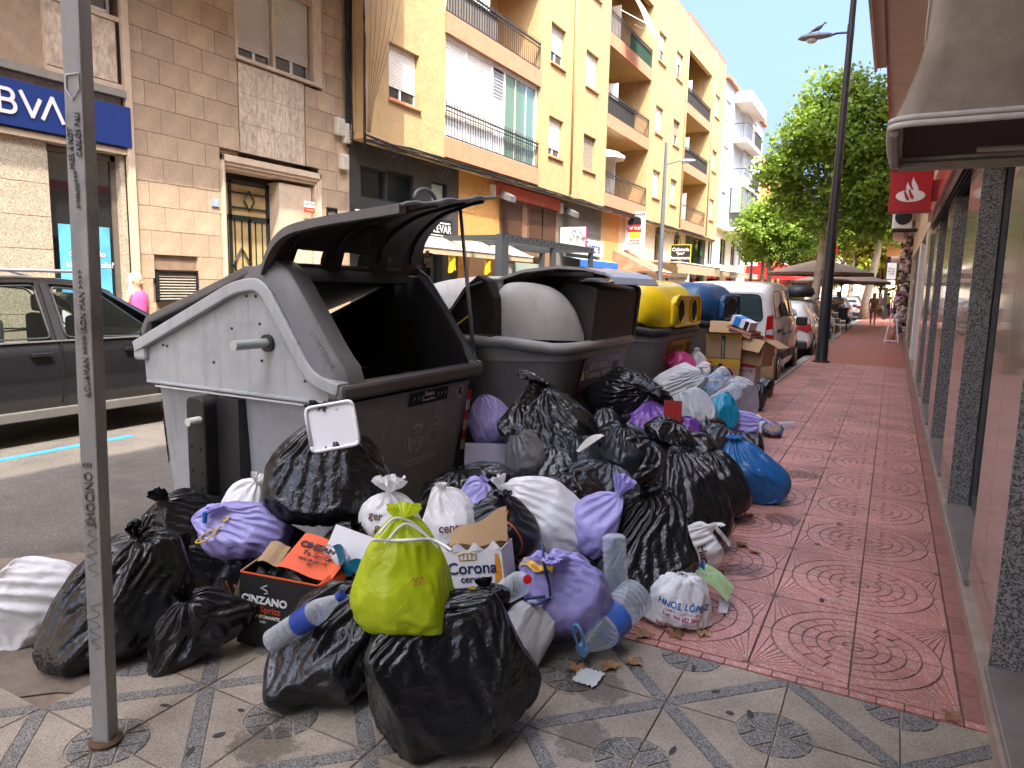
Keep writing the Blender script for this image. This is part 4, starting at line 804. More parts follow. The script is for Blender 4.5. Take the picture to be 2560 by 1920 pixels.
# ---------------- three matching rounded containers ----------------
def oct_(x0, x1, y0, y1, z, cb=.35, cf=.55, fx=0):   # plan with chamfered front corners
    return [(p[0], p[1], z) for p in rounded([(x0, y0), (x1-cf, y0), (x1, y0+cb), (x1, y1-cb), (x1-cf, y1), (x0, y1)], .14, 4)]
def container(y0, lab, kind):
    L_ = 2.3; y1 = y0+L_; t = thing('waste_container', lab, 'waste container', (-3.2, y0+L_/2, GZ), group='rounded containers behind the open one' if False else None)
    def p(nm, mb, m, parent=t, **k): return part(nm, mb, m, parent, W=True, **k)
    x0, x1 = -4.25, -2.28
    p('body', loft(MB(), [oct_(x0+.2, x1-.22, y0+.14, y1-.14, GZ+.06), oct_(x0+.1, x1-.1, y0+.06, y1-.06, .5), oct_(x0, x1-.02, y0, y1, 1.0), oct_(x0, x1, y0, y1, 1.02)], cap=(True, False)), gpd2, smooth=40)
    # rolled rim rising to the back
    pl = oct_(x0, x1, y0, y1, 0); n = len(pl)
    rim = [(x, y, 1.10+(.05 if x < -2.6 else 0)) for x, y, z in pl]; p('rim', MB().tube(rim+[rim[0]], .05, 8), blackp if kind != 'general' else gpl2, smooth=True)
    p('rim_skirt', loft(MB(), [[(x, y, 1.0) for x, y, z in pl], [(x, y, 1.12) for x, y, z in pl]], cap=(False, False)), gpd2, smooth=40)
    # moulded arch from front to back in the middle of each end
    for ys, sg_ in ((y0+.05, 1), (y1-.05, -1)) if kind != 'general' else ((y1-.05, -1),):
        arch = [(-3.15+.44*math.cos(math.pi*k/14), ys+sg_*.18*math.sin(math.pi*k/14), 1.1+.58*math.sin(math.pi*k/14)**.7) for k in range(15)]
        p('end_arch', MB().tube(arch, [.032+.022*math.sin(math.pi*k/14) for k in range(15)], 10), blackp if kind != 'blue' else gpd2, smooth=True)
        p('end_fill', MB().add([q for q in arch], [tuple(range(15))]), gpd2)
    ym0, ym1 = y0+.32, y1-.32
    def shell(xa, za_, xb, zb, nm, m, ins=0, n=14, ya_=None, yb_=None, front=True):     # half lid swept as superellipse, pinched at its ends
        ya_, yb_ = ya_ or y0+.24, yb_ or y1-.24
        def f(u, v):
            a = u*math.pi/2; X = xa+(xb-xa)*math.sin(a)**.85; Z = zb+(za_-zb)*math.cos(a)**.8
            e = min(v, 1-v)*2; k = (1-(1-min(1, e*3.2))**2)**.5 if e < .3125 else 1
            mid = (ya_+yb_)/2; half = (yb_-ya_)/2*(1-.25*(u**2)*0)
            fl = 1-.42*u**3 if front else 1-.2*u
            Y = mid+(v-.5)*2*half*(1-.22*u**2.0); Xc = X if k >= 1 else xa+(X-xa)*(.45+.55*k)
            return (Xc, Y, zb+(Z-zb)*(.15+.85*k))
        mb = MB().grid(f, n, 26, flip=(xb > xa)); return p(nm, mb, m, smooth=True)
    if kind in ('yellow', 'blue'):
        col = MT[kind+'_lid']; 
        shell(-2.72, 1.70, -2.26, 1.16, 'front_hood', col)
        shell(-2.70, 1.69, -4.2, 1.15, 'rear_hood', gpd2 if kind == 'yellow' else col, front=False)
        p('ridge', MB().box(-2.84, -2.62, y0+.62, y1-.6, 1.66, 1.705), col, bev=.02)
        fm = (y0+y1)/2
        # flat front panel with two openings
        Xp = -2.215; fy0, fy1 = fm-.60, fm+.60
        pan = MB(); cuts = [(fm-.34, .15), (fm+.28, .15)] if kind == 'yellow' else [(fm, .44)]
        N_p = 40; zz0, zz1 = 1.17, 1.50
        hood = MB().prism(rounded([(fy0, zz0), (fy1, zz0), (fy1, zz1-.04), (fy1-.1, zz1+.02), (fy0+.1, zz1+.02), (fy0, zz1-.04)], .05, 3), 'x', Xp-.06, Xp-.01); p('front_panel', hood, col, bev=.01)
        for cy, rw in cuts:
            o = MB(); o.add([(Xp+.0005, cy+rw*math.cos(R(15*k)), 1.345+.135*math.sin(R(15*k))) for k in range(24)], [tuple(range(24))]); h_ = p('opening', o, mat('opening_dark', (.008, .008, .008), .9))
            part('opening_rim', MB().tube([(Xp+.002, cy+(rw+.012)*math.cos(R(15*k)), 1.345+.147*math.sin(R(15*k))) for k in range(25)], .012, 6), col, h_, W=True, smooth=True)
        p('panel_rim', MB().tube([(Xp, *q) for q in rounded([(fy0, zz0), (fy1, zz0), (fy1, zz1-.04), (fy1-.1, zz1+.02), (fy0+.1, zz1+.02), (fy0, zz1-.04)], .05, 3)]+[(Xp, fy0, zz0)], .02, 6), col, smooth=True)
        for k in range(9): p('rivet', MB().tube([(Xp-.01, fy0+.08+.13*k, 1.19), (Xp+.008, fy0+.08+.13*k, 1.19)], .012, 6), col)
        st = MT['sticker_yellow'] if kind == 'yellow' else gpd2
        if kind == 'yellow':
            lean = lambda z: -2.30-(1.0-z)*.16
            mb = MB().add([(lean(.98)+.012, fm-.42, .98), (lean(.98)+.012, fm+.55, .98), (lean(.66)+.012, fm+.55, .66), (lean(.66)+.012, fm-.5, .66)], [(0, 3, 2, 1)]); p('sticker', mb, st)
            text('ENVASES\nPACKAGING', .09, mat('sticker_print', (.22, .12, .01), .5), t, (lean(.84)+.018, fm+.02, .84), (0, 1, 0), (.16, 0, 1)); text('SULO', .06, mat('print_red', (.5, .04, .05), .4), t, (lean(.80)+.03, fm-.62, .80), (0, 1, 0), (.16, 0, 1), bold=.03)
            ic = MB()
            for dy in (-.38, -.3, .34, .42, .49): 
                c_ = (lean(.84)+.02, fm+dy, .84)
                for a_, b_ in (((0, -.1), (0, .06)), ((0, .06), (.02, .1)), ((.02, .1), (.045, .06)), ((.045, .06), (.045, -.1)), ((.045, -.1), (0, -.1))): ic.tube([(c_[0]+a_[1]*.16, c_[1]+a_[0], c_[2]+a_[1]), (c_[0]+b_[1]*.16, c_[1]+b_[0], c_[2]+b_[1])], .004, 4)
            p('sticker_icons', ic, MT['sticker_print'])
    else:
        fm = (y0+y1)/2; 
        shell(-2.95, 1.68, -4.2, 1.15, 'rear_lid', gpl3, front=False)
        # fixed quarter hood at the near end
        def f(u, v):
            a = v*math.pi/2; 
            base = Vector((-2.86, y0+.12, 1.19)).lerp(Vector((-2.30, y0+.66, 1.15)), u)
            h = .44*math.cos(u*1.25)**.6*(1-.12*(1-u))
            push = math.sin(a)
            return (base.x-.16*math.sin(a*1.0)*(u)+.0, base.y+.10*math.sin(a)**2+.04*(1-u), base.z+h*math.sin(a)**.85+.0)
        q_ = MB()
        pl2 = [(-2.90, y0+.16), (-2.78, y0+.14), (-2.62, y0+.24), (-2.44, y0+.42), (-2.34, y0+.60), (-2.30, y0+.72)]
        topz = [1.42, 1.60, 1.63, 1.58, 1.42, 1.20]; bz = [1.30, 1.20, 1.17, 1.16, 1.15, 1.14]; tin = [.03, .14, .2, .2, .14, .04]
        def f2(u, v):
            m = u*5; i = min(int(m), 4); g_ = m-i; sm = lambda A: cr3([Vector((q_,)*3) for q_ in A], i, g_)[0]
            x, y = sm([a for a, b_ in pl2]), sm([b_ for a, b_ in pl2]); a = v*math.pi/2
            return (x-sm(tin)*(1-math.cos(a))*.5, y+sm(tin)*(1-math.cos(a)), sm(bz)+(sm(topz)-sm(bz))*math.sin(a))
        q_.grid(f2, 20, 12); p('corner_hood', q_, gpl3, smooth=True)
        # inside: black void and drum
        p('mouth', MB().box(-2.95, -2.45, y0+.5, y1-.5, 1.1, 1.2), gpi)
        p('mouth_back', MB().box(-3.0, -2.9, y0+.3, y1-.3, 1.1, 1.66), gpi)
        drum = MB().prism([(p_[0], p_[1]) for p_ in rounded([(-2.26, 1.12), (-2.22, 1.6), (-2.5, 1.66), (-2.8, 1.4), (-2.7, 1.12)], .06, 3)], 'y', y0+.80, y1-.42); p('drum', drum, mat('drum_brown', (.03, .024, .02), .5), bev=.02)
        p('drum_frame', MB().prism([(p_[0], p_[1]) for p_ in rounded([(-2.25, 1.10), (-2.20, 1.62), (-2.5, 1.68), (-2.8, 1.4), (-2.7, 1.10)], .06, 3)], 'y', y1-.42, y1-.35), mat('olive_plastic', (.04, .045, .03), .5), bev=.01)
        # raised lid with metal lip
        li = [(-2.92, 1.66), (-2.75, 1.735), (-2.5, 1.775), (-2.3, 1.765), (-2.13, 1.72)]
        ss_ = [[(x, y0+.30+.12*k, z-.0), (x, y1-.36, z), (x, y1-.36, z-.025), (x, y0+.30+.12*k, z-.025)] for k, (x, z) in enumerate(li)]
        p('raised_lid', loft(MB(), ss_), gpl3, smooth=40)
        p('lid_lip', MB().prism([(-2.15, 1.735), (-2.06, 1.69), (-2.02, 1.63), (-2.035, 1.625), (-2.09, 1.68), (-2.17, 1.715)], 'y', y0+.72, y1-.40), mat('scratched_plastic', (.3, .36, .42), .35, var=.2, scale=20), bev=.004)
        for k in range(5): p('lid_rib', MB().box(-2.9, -2.2, y0+.62+.2*k, y0+.64+.2*k, 1.69, 1.725), gpi)
        p('hinge_block', MB().box(-2.95, -2.86, y0+.22, y0+.30, 1.50, 1.66), MT['galvanised_steel'], bev=.01)
        p('side_cavity', MB().prism([(-3.40, 1.10), (-3.36, 1.28), (-3.2, 1.42), (-3.08, 1.58), (-2.95, 1.68), (-2.86, 1.64), (-2.80, 1.5), (-2.78, 1.12)], 'y', y0+.02, y0+.16), gpi, bev=.015)
        p('cavity_rib', MB().tube([(-3.30, y0+.01, 1.12), (-3.2, y0+.01, 1.36), (-3.02, y0+.01, 1.58), (-2.90, y0+.01, 1.62)], .014, 6).tube([(-3.3, y0+.01, 1.2), (-2.8, y0+.01, 1.2)], .012, 6), blackp, smooth=True)
        p('hanging_cable', MB().tube([(-3.0, y0-.0, 1.36), (-3.12, y0-.02, 1.27), (-3.13, y0-.02, 1.15), (-3.08, y0-.02, 1.04)], .008, 6), mat('yellow_cable', (.6, .45, .05), .5), smooth=True)
        lean = lambda z: -2.30-(1.0-z)*.16
        p('sticker', MB().add([(lean(1.0)+.012, fm-.42, .99), (lean(1.0)+.012, fm+.5, 1.0), (lean(.7)+.012, fm+.5, .70), (lean(.7)+.012, fm-.5, .66)], [(0, 3, 2, 1)]), mat('sticker_purple', (.10, .035, .09), .4, var=.5, scale=2))
        text('RESTO RESIDUOS\nGENERAL WASTE', .075, white, t, (lean(.85)+.02, fm, .86), (0, 1, 0), (.16, 0, 1))
        text('%&', .16, mat('print_pink', (.35, .12, .25), .5), t, (lean(.85)+.02, fm+.38, .86), (0, 1, 0), (.16, 0, 1)); text('&Y', .13, white, t, (lean(.85)+.02, fm-.38, .84), (0, 1, 0), (.16, 0, 1))
    # lifting tube on the near end
    p('lifting_handle', MB().tube([(-2.62, y0-.0, .62), (-2.50, y0-.02, .62), (-2.46, y0-.03, .58)], .022, 8), darkm, smooth=True) if kind == 'general' else None
    return t
gpd2 = mat('container_grey', (.21, .208, .206), .42, var=.08, scale=3, stain=(.09, .08, .075), bump=.1, bscale=300, bdist=.002, streak=((.09, .08, .07), (.26, .25, .24), .45)); gpl2 = mat('rim_grey', (.27, .265, .26), .45, var=.15, scale=6); gpl3 = mat('pale_lid_grey', (.42, .41, .39), .38, var=.1, scale=3, stain=(.22, .2, .18), sscale=4)
mat('yellow_lid', (.75, .52, .01), .32, var=.08, scale=3, coat=.2, stain=(.5, .38, .05), samt=.25); mat('blue_lid', (.01, .065, .17), .38, var=.15, scale=3, coat=.1, stain=(.06, .12, .16), samt=.3); mat('sticker_yellow', (.38, .25, .03), .45)
container(4.92, 'grey container with pale lids and an open dark mouth, behind the propped-open one', 'general')
container(7.62, 'container with a bright yellow hood and two oval openings', 'yellow')
container(10.28, 'container with a dark blue hood beside the white van', 'blue')

# ---------------- shopfronts under the ochre block ----------------
SX = -11.0
def shop(name, label, y0, y1, m, holes=(), z1=4.76, cat='shopfront', t=.25):
    s_ = thing(name, label, cat, (SX, y0, 0)); facade(s_, SX, t, y0, y1, -.3, z1, [(*h[:4],) for h in holes], m)
    for h in holes:
        f = MB(); a, b_, c, d = h[:4]; X = SX-.12; k = .05
        f.box(X-.03, X+.03, a, a+k, c, d).box(X-.03, X+.03, b_-k, b_, c, d).box(X-.03, X+.03, a+k, b_-k, d-k, d).box(X-.03, X+.03, a+k, b_-k, c, c+k)
        if b_-a > 1.1: f.box(X-.03, X+.03, (a+b_)/2-.03, (a+b_)/2+.03, c+k, d-k)
        w = part('window_frame' if c > .3 else 'door_frame', f, h[5] if len(h) > 5 else darkm, s_, W=True); part('pane', MB().box(X-.012, X-.004, a+k, b_-k, c+k, d-k), h[4] if len(h) > 4 and h[4] else dglass, w, W=True)
    return s_
dk = mat('charcoal_render', (.035, .033, .032), .7, var=.15, stain=(.06, .055, .05)); orr = mat('rough_orange_render', (.48, .25, .075), .9, var=.15, scale=5, bump=.9, bscale=35, bdist=.02)
gy = mat('grey_concrete', (.15, .135, .115), .85, var=.2, stain=(.1, .09, .08)); bg = mat('beige_render', (.56, .44, .32), .8, var=.1, stain=(.4, .3, .22)); wsh = mat('off_white_render', (.68, .64, .58), .7, var=.06)
s1 = shop('charcoal_shopfront', 'charcoal rendered cafe front with a row of dark framed windows', 12.77, 17.33, dk, [(13.15, 14.1, 3.55, 4.25, cglass), (14.12, 15.2, 3.55, 4.3, cglass), (16.0, 16.75, 3.4, 4.3, mat('pale_glass', (.35, .4, .38), .2)), (13.4, 14.6, 0, 2.3), (15.0, 16.6, 0, 2.3)])
part('dark_room', MB().box(SX-2.4, SX-2.3, 12.8, 17.3, 0, 4.7), mat('room_beige', (.25, .2, .13), .9), s1, W=True)
s2 = shop('orange_shopfront', 'rough orange rendered wall panel beside the brown louvred shutters', 17.33, 19.68, orr, [(18.0, 19.2, 0, 2.3)])
s3 = shop('louvred_shopfront', 'shopfront with two brown louvred shutters below a faded red panel', 19.68, 24.0, mat('brown_render', (.22, .12, .07), .8), [(19.9, 21.0, 0, 2.2), (21.8, 23.6, 0, 2.2)])
brl = mat('brown_louver', (.13, .065, .035), .55, var=.1)
for a, b_ in ((19.78, 21.15), (21.66, 22.7), (22.73, 23.78)):
    lf = part('louvre_frame', MB().box(SX+.0, SX+.004, a-.03, b_+.03, 3.1, 4.28), brl, s3, W=True)
    for q_ in (a-.03, b_): part('stile', MB().box(SX+.0041, SX+.05, q_, q_+.03, 3.1, 4.26), brl, lf, W=True)
    for k in range(20): z = 3.12+.056*k; part('slat', MB().add([(SX+.045, a, z), (SX+.045, b_, z), (SX+.005, b_, z+.05), (SX+.005, a, z+.05)], [(0, 1, 2, 3)]), brl, lf, W=True)
part('red_panel', MB().box(SX+.0, SX+.1, 19.35, 24.0, 4.32, 4.7), mat('faded_red', (.50, .09, .06), .7, var=.15, stain=(.4, .2, .15)), s3, W=True)
for y, lab in ((19.3, 'grey floodlight at the left end of the faded red panel'), (24.3, 'floodlight tangled in cables at the right end of the faded red panel')):
    t = thing('floodlight', lab, 'floodlight', (SX+.2, y, 4.3), group='floodlights under the cables'); part('housing', MB().prism([(SX+.15, 4.25), (SX+.5, 4.12), (SX+.52, 4.3), (SX+.2, 4.48)], 'y', y+.1, y+.5), mat('grey_housing', (.12, .12, .12), .5), t, W=True, bev=.01); part('bracket', MB().tube([(SX, y+.3, 4.5), (SX+.25, y+.3, 4.35)], .02), darkm, t, W=True); part('box', MB().box(SX, SX+.12, y-.25, y-.05, 4.25, 4.6), MT['cream_plastic'], t, W=True)
s4 = shop('grey_shopfront', 'plain grey concrete bay behind the torn white sign', 24.0, 28.4, gy, [(24.5, 28.0, 0, 2.4)])
s5 = shop('orange_pier', 'flat orange wall bay left of the market sign', 28.4, 30.6, mat('flat_orange', (.55, .29, .10), .85, var=.1, stain=(.4, .22, .1)))
s6 = shop('arched_shopfront', 'beige rendered front with small arched windows behind the street lamp', 30.6, 42.0, bg, [(36.0, 37.4, 2.9, 4.35, None, mat('brown_frame', (.12, .07, .04), .6)), (39.6, 40.7, 2.9, 4.4), (33.2, 35.0, -.1, 2.0, None, MT['brown_frame']), (38.2, 39.8, 0, 2.2)])
for cy, r, z in ((36.7, .7, 4.35), (40.15, .55, 4.4), (34.1, .9, 2.0), (34.4, .32, 4.2)):
    ar_ = MB().prism([(cy+r*math.cos(math.pi*k/10), z+r*math.sin(math.pi*k/10)*.8) for k in range(11)], 'x', SX-.05, SX+.012); part('arch', ar_, black if r > .4 else MT['flat_orange'], s6, W=True)
    part('arch_trim', MB().tube([(SX+.01, cy+(r+.04)*math.cos(math.pi*k/10), z+(r+.04)*math.sin(math.pi*k/10)*.8) for k in range(11)], .05, 6), bg, s6, W=True, smooth=True)
s7 = shop('dark_green_shopfront', 'dark green shopfront with a leafy emblem right of the hanging cafe sign', 42.0, 47.0, mat('dark_green_panel', (.035, .045, .04), .6), [(43.2, 46.0, 3.2, 4.7), (43.0, 46.0, 0, 2.4)], z1=5.1)
lfm = mat('sign_green', (.05, .35, .08), .5)
for z, s_ in ((2.75, .55), (4.0, .8)):
    mb = MB()
    for a in (-25, 0, 25): mb.add([(SX+.03, 45.9+s_*.3*math.sin(R(a))-s_*.08, z-s_*.3), (SX+.03, 45.9+s_*.9*math.sin(R(a)), z+s_*.5*math.cos(R(a))), (SX+.03, 45.9+s_*.3*math.sin(R(a))+s_*.08, z-s_*.3)], [(0, 1, 2)])
    part('leaf_emblem', mb, lfm, s7, W=True)
text('Amor\nverde', .5, white, s7, (SX+.03, 44.3, 2.75), (0, 1, 0), (0, 0, 1))
s8 = shop('white_shopfront', 'white modern shopfront with deep square piers beyond the green one', 47.0, 61.5, wsh, [(47.8, 49.4, 3.3, 5.0), (51.4, 53.4, 3.4, 5.2), (55.2, 56.8, 3.5, 5.3), (58.2, 59.4, 3.6, 5.4), (48, 52, 0, 2.6), (54, 58, 0, 2.6)], z1=5.75)
def signb(name, label, y0, y1, z0, z1, X, m, trim=None, t=.06, cat='sign'):
    s_ = thing(name, label, cat, (X, y0, z0)); part('panel', MB().box(X-t, X, y0, y1, z0, z1), m, s_, W=True)
    if trim: part('trim', MB().box(X-t, X+.012, y0-.03, y0, z0, z1).box(X-t, X+.012, y1, y1+.03, z0, z1).box(X-t, X+.012, y0, y1, z0-.03, z0).box(X-t, X+.012, y0, y1, z1, z1+.03), trim, s_, W=True)
    return s_
def facing(name, label, x0, x1, y, z0, z1, m, trim=None, t=.05):       # a board square to the street, facing the camera
    s_ = thing(name, label, 'sign', ((x0+x1)/2, y, z0)); part('panel', MB().box(x0, x1, y, y+t, z0, z1), m, s_, W=True)
    if trim: part('trim', MB().box(x0-.03, x0, y-.01, y+t, z0-.03, z1+.03).box(x1, x1+.03, y-.01, y+t, z0-.03, z1+.03).box(x0, x1, y-.01, y+t, z0-.03, z0).box(x0, x1, y-.01, y+t, z1, z1+.03), trim, s_, W=True)
    return s_
cs = signb('cafe_sign', 'black cafe sign with a white outline, half hidden by the open lid', 12.5, 16.55, 2.45, 3.3, -10.7, black)
part('outline', MB().box(-10.7, -10.695, 12.6, 16.45, 3.18, 3.21).box(-10.7, -10.695, 12.6, 12.63, 2.5, 3.18), white, cs, W=True); text('BOULEVAR', .3, white, cs, (-10.69, 15.75, 3.03), (0, 1, 0), (0, 0, 1)); text('TAKE AWAY', .26, white, cs, (-10.69, 15.75, 2.72), (0, 1, 0), (0, 0, 1)); part('rule', MB().box(-10.695, -10.69, 15.2, 16.3, 2.86, 2.88), white, cs, W=True)
part('lamp_bracket', MB().tube([(-10.7, 13.9, 3.32), (-10.2, 13.9, 3.38)], .02).box(-10.3, -10.1, 13.75, 14.3, 3.3, 3.4), alu, cs, W=True)
x = facing('torn_sign', 'torn white board with scribbled graffiti and a magenta edge', -10.95, -9.95, 24.2, 2.98, 3.75, wsh); part('edge', MB().box(-9.95, -9.93, 24.19, 24.25, 2.98, 3.75), mat('magenta_edge', (.4, .02, .15), .4), x, W=True)
sgf = MB(); rnd = random.Random(4)
for k in range(26):
    px, pz = -10.55+.022*k, 3.4+rnd.uniform(-.22, .18); sgf.tube([(px, 24.195, pz), (px+rnd.uniform(-.03, .05), 24.195, pz+rnd.uniform(.08, .2)), (px+.05, 24.195, pz+rnd.uniform(-.1, .1))], .006, 4)
part('graffiti', sgf, black, x, W=True)
x = signb('shop_sign', 'white lightbox sign with blue lettering above the blue awning', 24.6, 28.0, 2.85, 3.45, -10.7, mat('lightbox', (.62, .62, .58), .4)); text('D-Sastre', .62, mat('blue_print', (.03, .07, .2), .5), x, (-10.69, 26.5, 3.15), (0, 1, 0), (0, 0, 1), bold=.01)
aw = thing('blue_awning', 'short blue awning rolled below the lightbox sign', 'awning', (SX, 26.5, 2.5)); bla = mat('blue_canvas', (.02, .12, .42), .8, var=.2)
part('canvas', MB().add([(SX, 24.6, 2.75), (SX, 28.7, 2.75), (-10.3, 28.7, 2.62), (-10.3, 24.6, 2.62)], [(0, 1, 2, 3)]), mat('blue_white_canvas', (.3, .4, .5), .8), aw, W=True); part('valance', MB().box(-10.31, -10.29, 24.6, 28.7, 2.36, 2.62), bla, aw, W=True)
for k in range(34): pass
gb = solo('reed_blind', 'row of upright wooden slats below the blue awning', 'blind', MB(), orr) if False else thing('reed_blind', 'row of upright wooden slats below the blue awning', 'blind', (-10.6, 24.7, 1))
sm_ = mesh('slat', MB().box(-.01, .01, -.035, .035, 0, 1.5), mat('wooden_slat', (.35, .2, .1), .8, objvar=.2))
for k in range(34): link('slat', sm_, gb, (0, .12*k, -.2))
x = facing('market_sign', 'tall white market sign with a black, red and gold map', -10.98, -10.02, 31.3, 3.32, 5.0, wsh, t=.04)
text('MINI MARKET', .15, black, x, (-10.5, 31.29, 4.87), (1, 0, 0), (0, 0, 1), bold=.02)
for z0, z1, m_ in ((4.42, 4.72, black), (4.1, 4.42, mat('flag_red', (.55, .02, .02), .5)), (3.84, 4.1, mat('flag_gold', (.75, .45, .03), .5))):
    p_ = [(-10.82 if z0 > 4 else -10.72, z0), (-10.2 if z0 > 4 else -10.32, z0), (-10.22, (z0+z1)/2), (-10.25, z1), (-10.45, z1+(.08 if z0 > 4.4 else 0)), (-10.72, z1), (-10.85 if z0 > 4 else -10.75, (z0+z1)/2)]
    part('map', MB().add([(a, 31.29-.0, b_) for a, b_ in p_], [tuple(range(len(p_)))]), m_, x, W=True)
text('TIP TOP', .17, wsh, x, (-10.52, 31.28, 4.26), (1, 0, 0), (0, 0, 1), bold=.02); text('deutsche\nprodukte', .13, MT['flag_red'], x, (-10.5, 31.28, 3.68), (1, 0, 0), (0, 0, 1), bold=.02); text('importación directa\nproductos internacionales', .06, black, x, (-10.5, 31.28, 3.45), (1, 0, 0), (0, 0, 1))
x = facing('restaurant_sign', 'black hanging restaurant sign with white and yellow lettering', -10.35, -9.35, 36.8, 2.9, 3.85, black, mat('sign_yellow', (.6, .42, .03), .5))
for s_, z, h, m_ in (('Cafetería', 3.62, .24, wsh), ('*Jolu*', 3.42, .18, wsh), ('Restaurante', 3.2, .22, wsh), ('* * *', 3.06, .1, MT['sign_yellow']), ('DESDE 1986', 2.97, .09, MT['sign_yellow'])): text(s_, h, m_, x, (-9.85, 36.78, z), (1, 0, 0), (0, 0, 1), bold=.02)
part('hanger', MB().tube([(-11, 36.85, 4.6), (-9.9, 36.85, 4.35), (-9.9, 36.85, 3.88)], .02), darkm, x, W=True)
x = facing('bar_banner', 'tall pale banner with a drawing of a figure at the end of the white shopfront', -11.0, -9.9, 60.5, 3.6, 5.6, wsh); text("OLIVER", .22, black, x, (-10.45, 60.48, 5.35), (1, 0, 0), (0, 0, 1)); part('figure', MB().add([(-10.6, 60.48, 4.0), (-10.3, 60.48, 4.0), (-10.35, 60.48, 4.5), (-10.15, 60.48, 4.7), (-10.4, 60.48, 4.9), (-10.5, 60.48, 5.1), (-10.65, 60.48, 4.8)], [(0, 1, 2, 3, 4, 5, 6)]), mat('sketch_grey', (.2, .18, .17), .7), x, W=True)
# awnings along the front
def awning(label, y0, y1, z1, z0, out, m, val=.2, m2=None, name='shop_awning', X=SX, sag=0, scal=False, group=None):
    a = thing(name, label, 'awning', (X, y0, z0), group=group)
    part('canvas', MB().grid(lambda u, v: (X+out*v, y0+(y1-y0)*u, z1+(z0-z1)*v-sag*math.sin(math.pi*v)), 6, 4), m, a, W=True, smooth=True)
    n = int((y1-y0)/.25) if scal else 12
    vm = MB()
    for k in range(n):
        ya_, yb_ = y0+(y1-y0)*k/n, y0+(y1-y0)*(k+1)/n; ym = (ya_+yb_)/2; d = val*(1 if not scal else .7)
        vm.add([(X+out, ya_, z0), (X+out, yb_, z0), (X+out, yb_, z0-d), (X+out, ym, z0-val), (X+out, ya_, z0-d)], [(0, 1, 2, 3, 4)])
    part('valance', vm, m2 or m, a, W=True); part('front_bar', MB().tube([(X+out, y0, z0), (X+out, y1, z0)], .025), whiter, a, W=True)
    for y in (y0+.1, y1-.1): part('arm', MB().tube([(X, y, z0), (X+out, y, z0)], .02), whiter, a, W=True)
    part('side_cheek', MB().add([(X, y0, z1), (X+out, y0, z0), (X, y0, z0)], [(0, 1, 2)]), m, a, W=True)
    return a
cc = mat('pale_canvas', (.50, .41, .27), .85, var=.1, stain=(.5, .4, .28), transl=.25); sc2 = mat('salmon_canvas', (.60, .2, .12), .85, var=.25, scale=2, transl=.2, stain=(.65, .5, .3)); rdc = mat('red_canvas', (.55, .02, .015), .8, var=.12, transl=.25)
awning('long cream awning under the metal pergola', 12.9, 19.9, 2.95, 2.48, 1.1, cc, .16)
awning('faded salmon awning over the arched doorway', 29.9, 32.5, 3.25, 2.35, 1.9, sc2, .12)
awning('broad cream awning beneath the hanging restaurant sign', 32.9, 42.0, 3.0, 2.85, 2.1, cc, .5)
awning('cream scalloped awning with an ochre edge before the white shopfront', 42.6, 56, 3.05, 2.75, 1.9, mat('ochre_canvas', (.5, .36, .14), .85, transl=.2), .35, cc, scal=True)
awning('large red awning drooping beyond the white shopfront', 62, 74, 4.3, 2.6, 4.2, rdc, .3)
awning('second red awning farther down behind the tree trunks', 76, 96, 4.6, 2.9, 5, rdc, .3, group=None)
solo('terrace_canopy', 'dark flat canopy with gold lettering below the red awnings', 'canopy', MB().box(-7.0, -5.6, 66, 78, 2.2, 2.75), mat('dark_canopy', (.04, .03, .025), .8)); tx = bpy.data.objects['terrace_canopy']
text('IL RINCONCITO', .5, MT['flag_gold'], tx, (-6.3, 65.98, 2.48), (1, 0, 0), (0, 0, 1), sx=.28, W=False)
solo('roller_bench', 'small framed menu board below the cream restaurant awning', 'menu board', MB().box(-9.9, -8.9, 35.0, 35.08, 1.9, 2.35), wsh, bev=.01); text('HELADERIA', .18, dk, bpy.data.objects['roller_bench'], (-9.4, 34.98, 2.12), (1, 0, 0), (0, 0, 1), W=False); bpy.data.objects['roller_bench'].name = 'menu_board'
# yellow shirts hanging at the cafe and pergola
for k, y in enumerate((15.2, 17.0)):
    solo('hanging_flag', ['yellow cloth hanging at the cafe entrance, nearer the lid', 'yellow cloth hanging by the thin prop rod'][k], 'cloth', MB().grid(lambda u, v: (-9.95+.03*math.sin(u*9+v*3), y+.42*u, 2.48-.55*v-.05*math.sin(u*6)), 8, 6), mat('yellow_cloth', (.75, .5, .01), .8, transl=.2), True, group='yellow cloths at the cafe')
pgm = mat('anthracite_steel', (.05, .058, .065), .5, .3)
pg = thing('pergola', 'anthracite steel pergola with string lights on the far pavement', 'pergola', (-9, 19, 0))
for y in (16.4, 19.4, 22.4):
    for x in (-9.0, -10.8): part('post', MB().box(x-.07, x+.07, y-.07, y+.07, -.12, 2.72) if y > 17 else MB().box(x-.1, x+.1, y-.3, y+.07, -.12, 2.72), pgm, pg, W=True)
part('beam', MB().box(-9.07, -8.93, 16.1, 22.5, 2.72, 2.9), pgm, pg, W=True); part('beam', MB().box(-10.87, -10.73, 16.1, 22.5, 2.72, 2.9), pgm, pg, W=True)
for y in (16.15, 18.2, 20.3, 22.4): part('cross_beam', MB().box(-10.73, -9.07, y-.05, y+.05, 2.74, 2.88), pgm, pg, W=True)
bulb = mesh('bulb', MB().lathe([(.0, .03), (.02, .02), (.025, -.01), (.0, -.04)], 6), darkm)
for k in range(26): link('bulb', bulb, pg, (.1, -2.8+.24*k, 2.86-.03*(k % 2)))
solo('glass_screen', 'pale green glass screen panel at the end of the pergola', 'screen', MB().box(-10.9, -10.87, 20.6, 22.3, 0, 2.35), glassmat('screen_glass', (.25, .34, .28), .1, 0))
